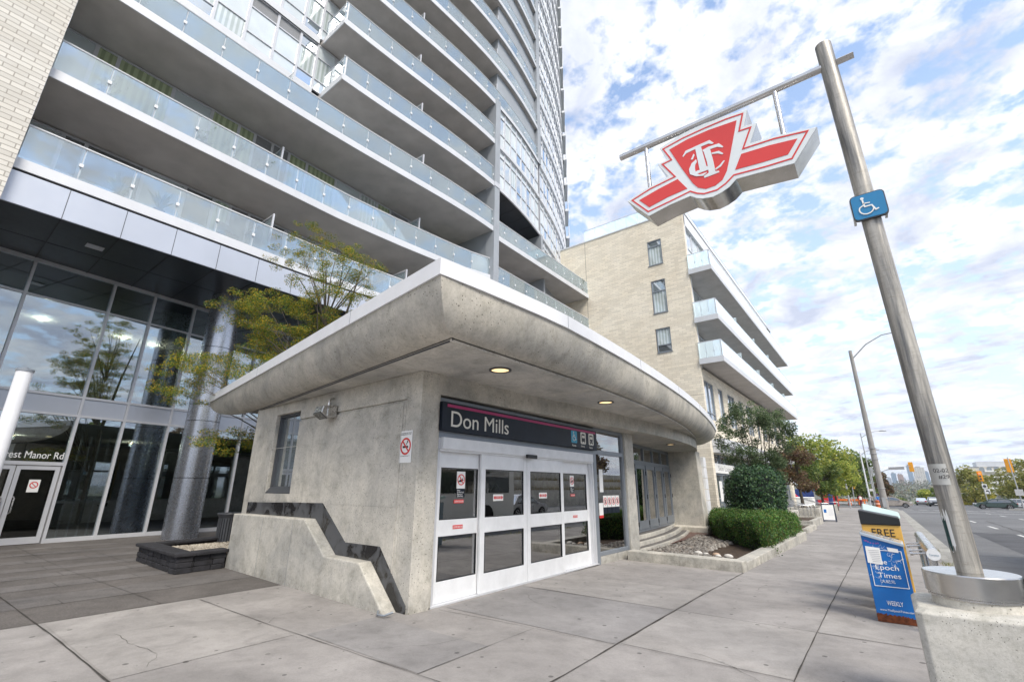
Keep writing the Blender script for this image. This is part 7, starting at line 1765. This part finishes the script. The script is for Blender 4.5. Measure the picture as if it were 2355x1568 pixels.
m_rc = M('red_coat', (.45, .06, .09), .8, 0, .15); m_rt = M('dark_red_trousers', (.25, .04, .05), .8, 0, .1); m_gc = M('grey_coat', (.36, .34, .34), .8, 0, .1); m_bc = M('blue_jacket', (.03, .16, .5), .7, 0, .1); m_dk = M('dark_trousers', (.03, .03, .04), .8, 0, .1); m_pu = M('purple_hat', (.12, .05, .2), .8, 0, 0)
person('person in a red coat and red trousers walking with a white backpack near the junction', (-2.95, 86, gz(86)), R(100), m_rc, m_rt, bag=m_wht)
person('person in a grey coat standing between the two street lamp poles', (-1.75, 92, gz(92)), R(80), m_gc, m_dk, stride=.1)
person('person in a blue jacket and purple hat beside the orange barrels', (-.95, 88, gz(88)), R(95), m_bc, m_dk, hat=m_pu, stride=.12)
# ---------------------------------------------------------------- across the road (seen in the door and lobby glass)
r = th('retaining_wall', 'long terraced pale retaining wall across the road, reflected in the station doors', 'retaining wall', (23, 10, 0))
for (x, z0, z1, nm) in ((23, -1, 1.3, 'lower_tier'), (25, -1, 2.5, 'middle_tier'), (27, -1, 3.7, 'upper_tier')): b = MB(); b.box(x, x+.4, -40, 92, z0, z1); b.build(nm, m_conc3, r)
b = MB(); b.box(27.4, 90, -60, 92, -1, 3.6); struct(b.build('far_bank', m_hill))
for (x, z) in ((23.4, 1.2), (25.4, 2.4)): b = MB(); b.box(x, x+1.6, -40, 92, z-.3, z); struct(b.build('terrace_soil', m_soil))
lm_gr = leafmat('dry_grass', [(.25, .18, .07), (.36, .27, .11), (.18, .19, .07)], .3)
rg = np.random.RandomState(3); b = MB()
for i in range(9000):
    y = rg.uniform(-20, 92); t_ = rg.randint(2); x = (24.2, 26.2)[t_]+rg.normal()*.25; z = (1.2, 2.4)[t_]; h_ = rg.uniform(.3, .9); a = rg.uniform(0, 6.28); lx, ly = rg.normal()*.15, rg.normal()*.25
    b.ngon([(x-.03, y-.03, z), (x+.03, y+.03, z), (x+lx, y+ly, z+h_)])
tag(b.build('ornamental_grass', lm_gr, fix=False), 'dry ornamental grass on the terraces of the retaining wall', 'grass', kind='stuff')
for i, (x, y, s) in enumerate(((30, 26, 1), (31, 36, 1.2), (30, 46, .9), (31, 57, 1.1), (30, 68, 1.0), (31, 80, 1.1), (33, -22, 1.2))):
    crown_tree('bank_tree', 'tree standing on the bank above the terraced retaining wall across the road', (x, y, 3.6), 3.2*s, (2.8*s, 3*s, 2.8*s), 12, 1500, .3, (lm_mid, lm_rust, lm_yel, lm_green, lm_mid, lm_rust, lm_green)[i], 70+i, .2, group='trees on the bank across the road')
r = th('shopping_centre', 'long low pale building beyond the far bank, reflected in the lobby glass', 'building', (60, 0, 3.6))
b = MB(); b.box(60, 75, -60, 40, 3.6, 10); b.build('wall', m_conc3, r); b = MB(); b.box(59.8, 60, -58, 38, 4.2, 6.5); b.build('window_band', m_dark, r); b = MB(); b.box(59.5, 75.5, -60.5, 40.5, 10, 10.5); b.build('roof', m_wht, r)
r = th('city_bus', 'white city bus with a blue stripe on the road beside the kerb', 'bus', (5.4, 13.5, -.13))
b = MB(); b.rings([[(x, y, z) for x, z in ((4.2, .25), (4.15, 1.2), (4.2, 2.75), (4.35, 3.0), (6.55, 3.0), (6.7, 2.75), (6.75, 1.2), (6.7, .25))] for y in (7.6, 19.4)], True, True); b.build('body', m_wht, r, bev=.08)
b = MB(); b.box(4.12, 4.16, 8.2, 18.9, 1.35, 2.35); b.box(4.5, 6.4, 19.38, 19.42, 1.2, 2.6); b.build('window_band', m_cgl, r)
b = MB(); b.box(4.13, 4.17, 7.7, 14.5, 2.4, 2.85); b.build('blue_stripe', m_cyan, r)
for y in (9.8, 17.2):
    for x in (4.2, 6.7): b = MB(); b.tube([(x-.12, y, .35), (x+.12, y, .35)], .48, 20); b.build('wheel', m_tyre, r, smooth=50)
car('silver saloon car on the road, reflected in the right hand station doors', (9.5, 27, gz(27)-.12), R(90), paint('pale_silver_paint', (.5, .5, .52)), 4.7, 1.85, 1.5, 'sedan', group='cars on the road')
# ---------------------------------------------------------------- lit lamps inside the lobby
def pl(x, y, z, e, c=(1, .86, .68)):
    l = bpy.data.lights.new('lobby_lamp_light', 'POINT'); l.energy = e; l.color = c; l.shadow_soft_size = .06; o = bpy.data.objects.new('lobby_lamp_light', l); COL.objects.link(o); o.location = (x, y, z)
for q in ((-21.9, 4.2, 6.9), (-22.2, 5.2, 6.9), (-21.6, 1.9, 6.9)): pl(*q, 45)
for q in ((-22.5, 2.2, 3.1), (-22.6, 5.4, 3.1)): pl(*q, 25)

# ---------------------------------------------------------------- haze
b = MB(); b.box(-4200, 4200, -3200, 6200, -60, 125)
mh = bpy.data.materials.new('air_haze'); mh.use_nodes = True; t = mh.node_tree; t.nodes.clear()
pv = N(t, 'ShaderNodeVolumePrincipled'); pv.inputs['Color'].default_value = (.80, .88, 1, 1); pv.inputs['Density'].default_value = .00013; pv.inputs['Anisotropy'].default_value = .1
L(t, pv.outputs[0], N(t, 'ShaderNodeOutputMaterial').inputs['Volume'])
o = b.build('haze', mh); o['kind'] = 'stuff'; o['label'] = 'pale haze over the distant valley and skyline'; o['category'] = 'haze'
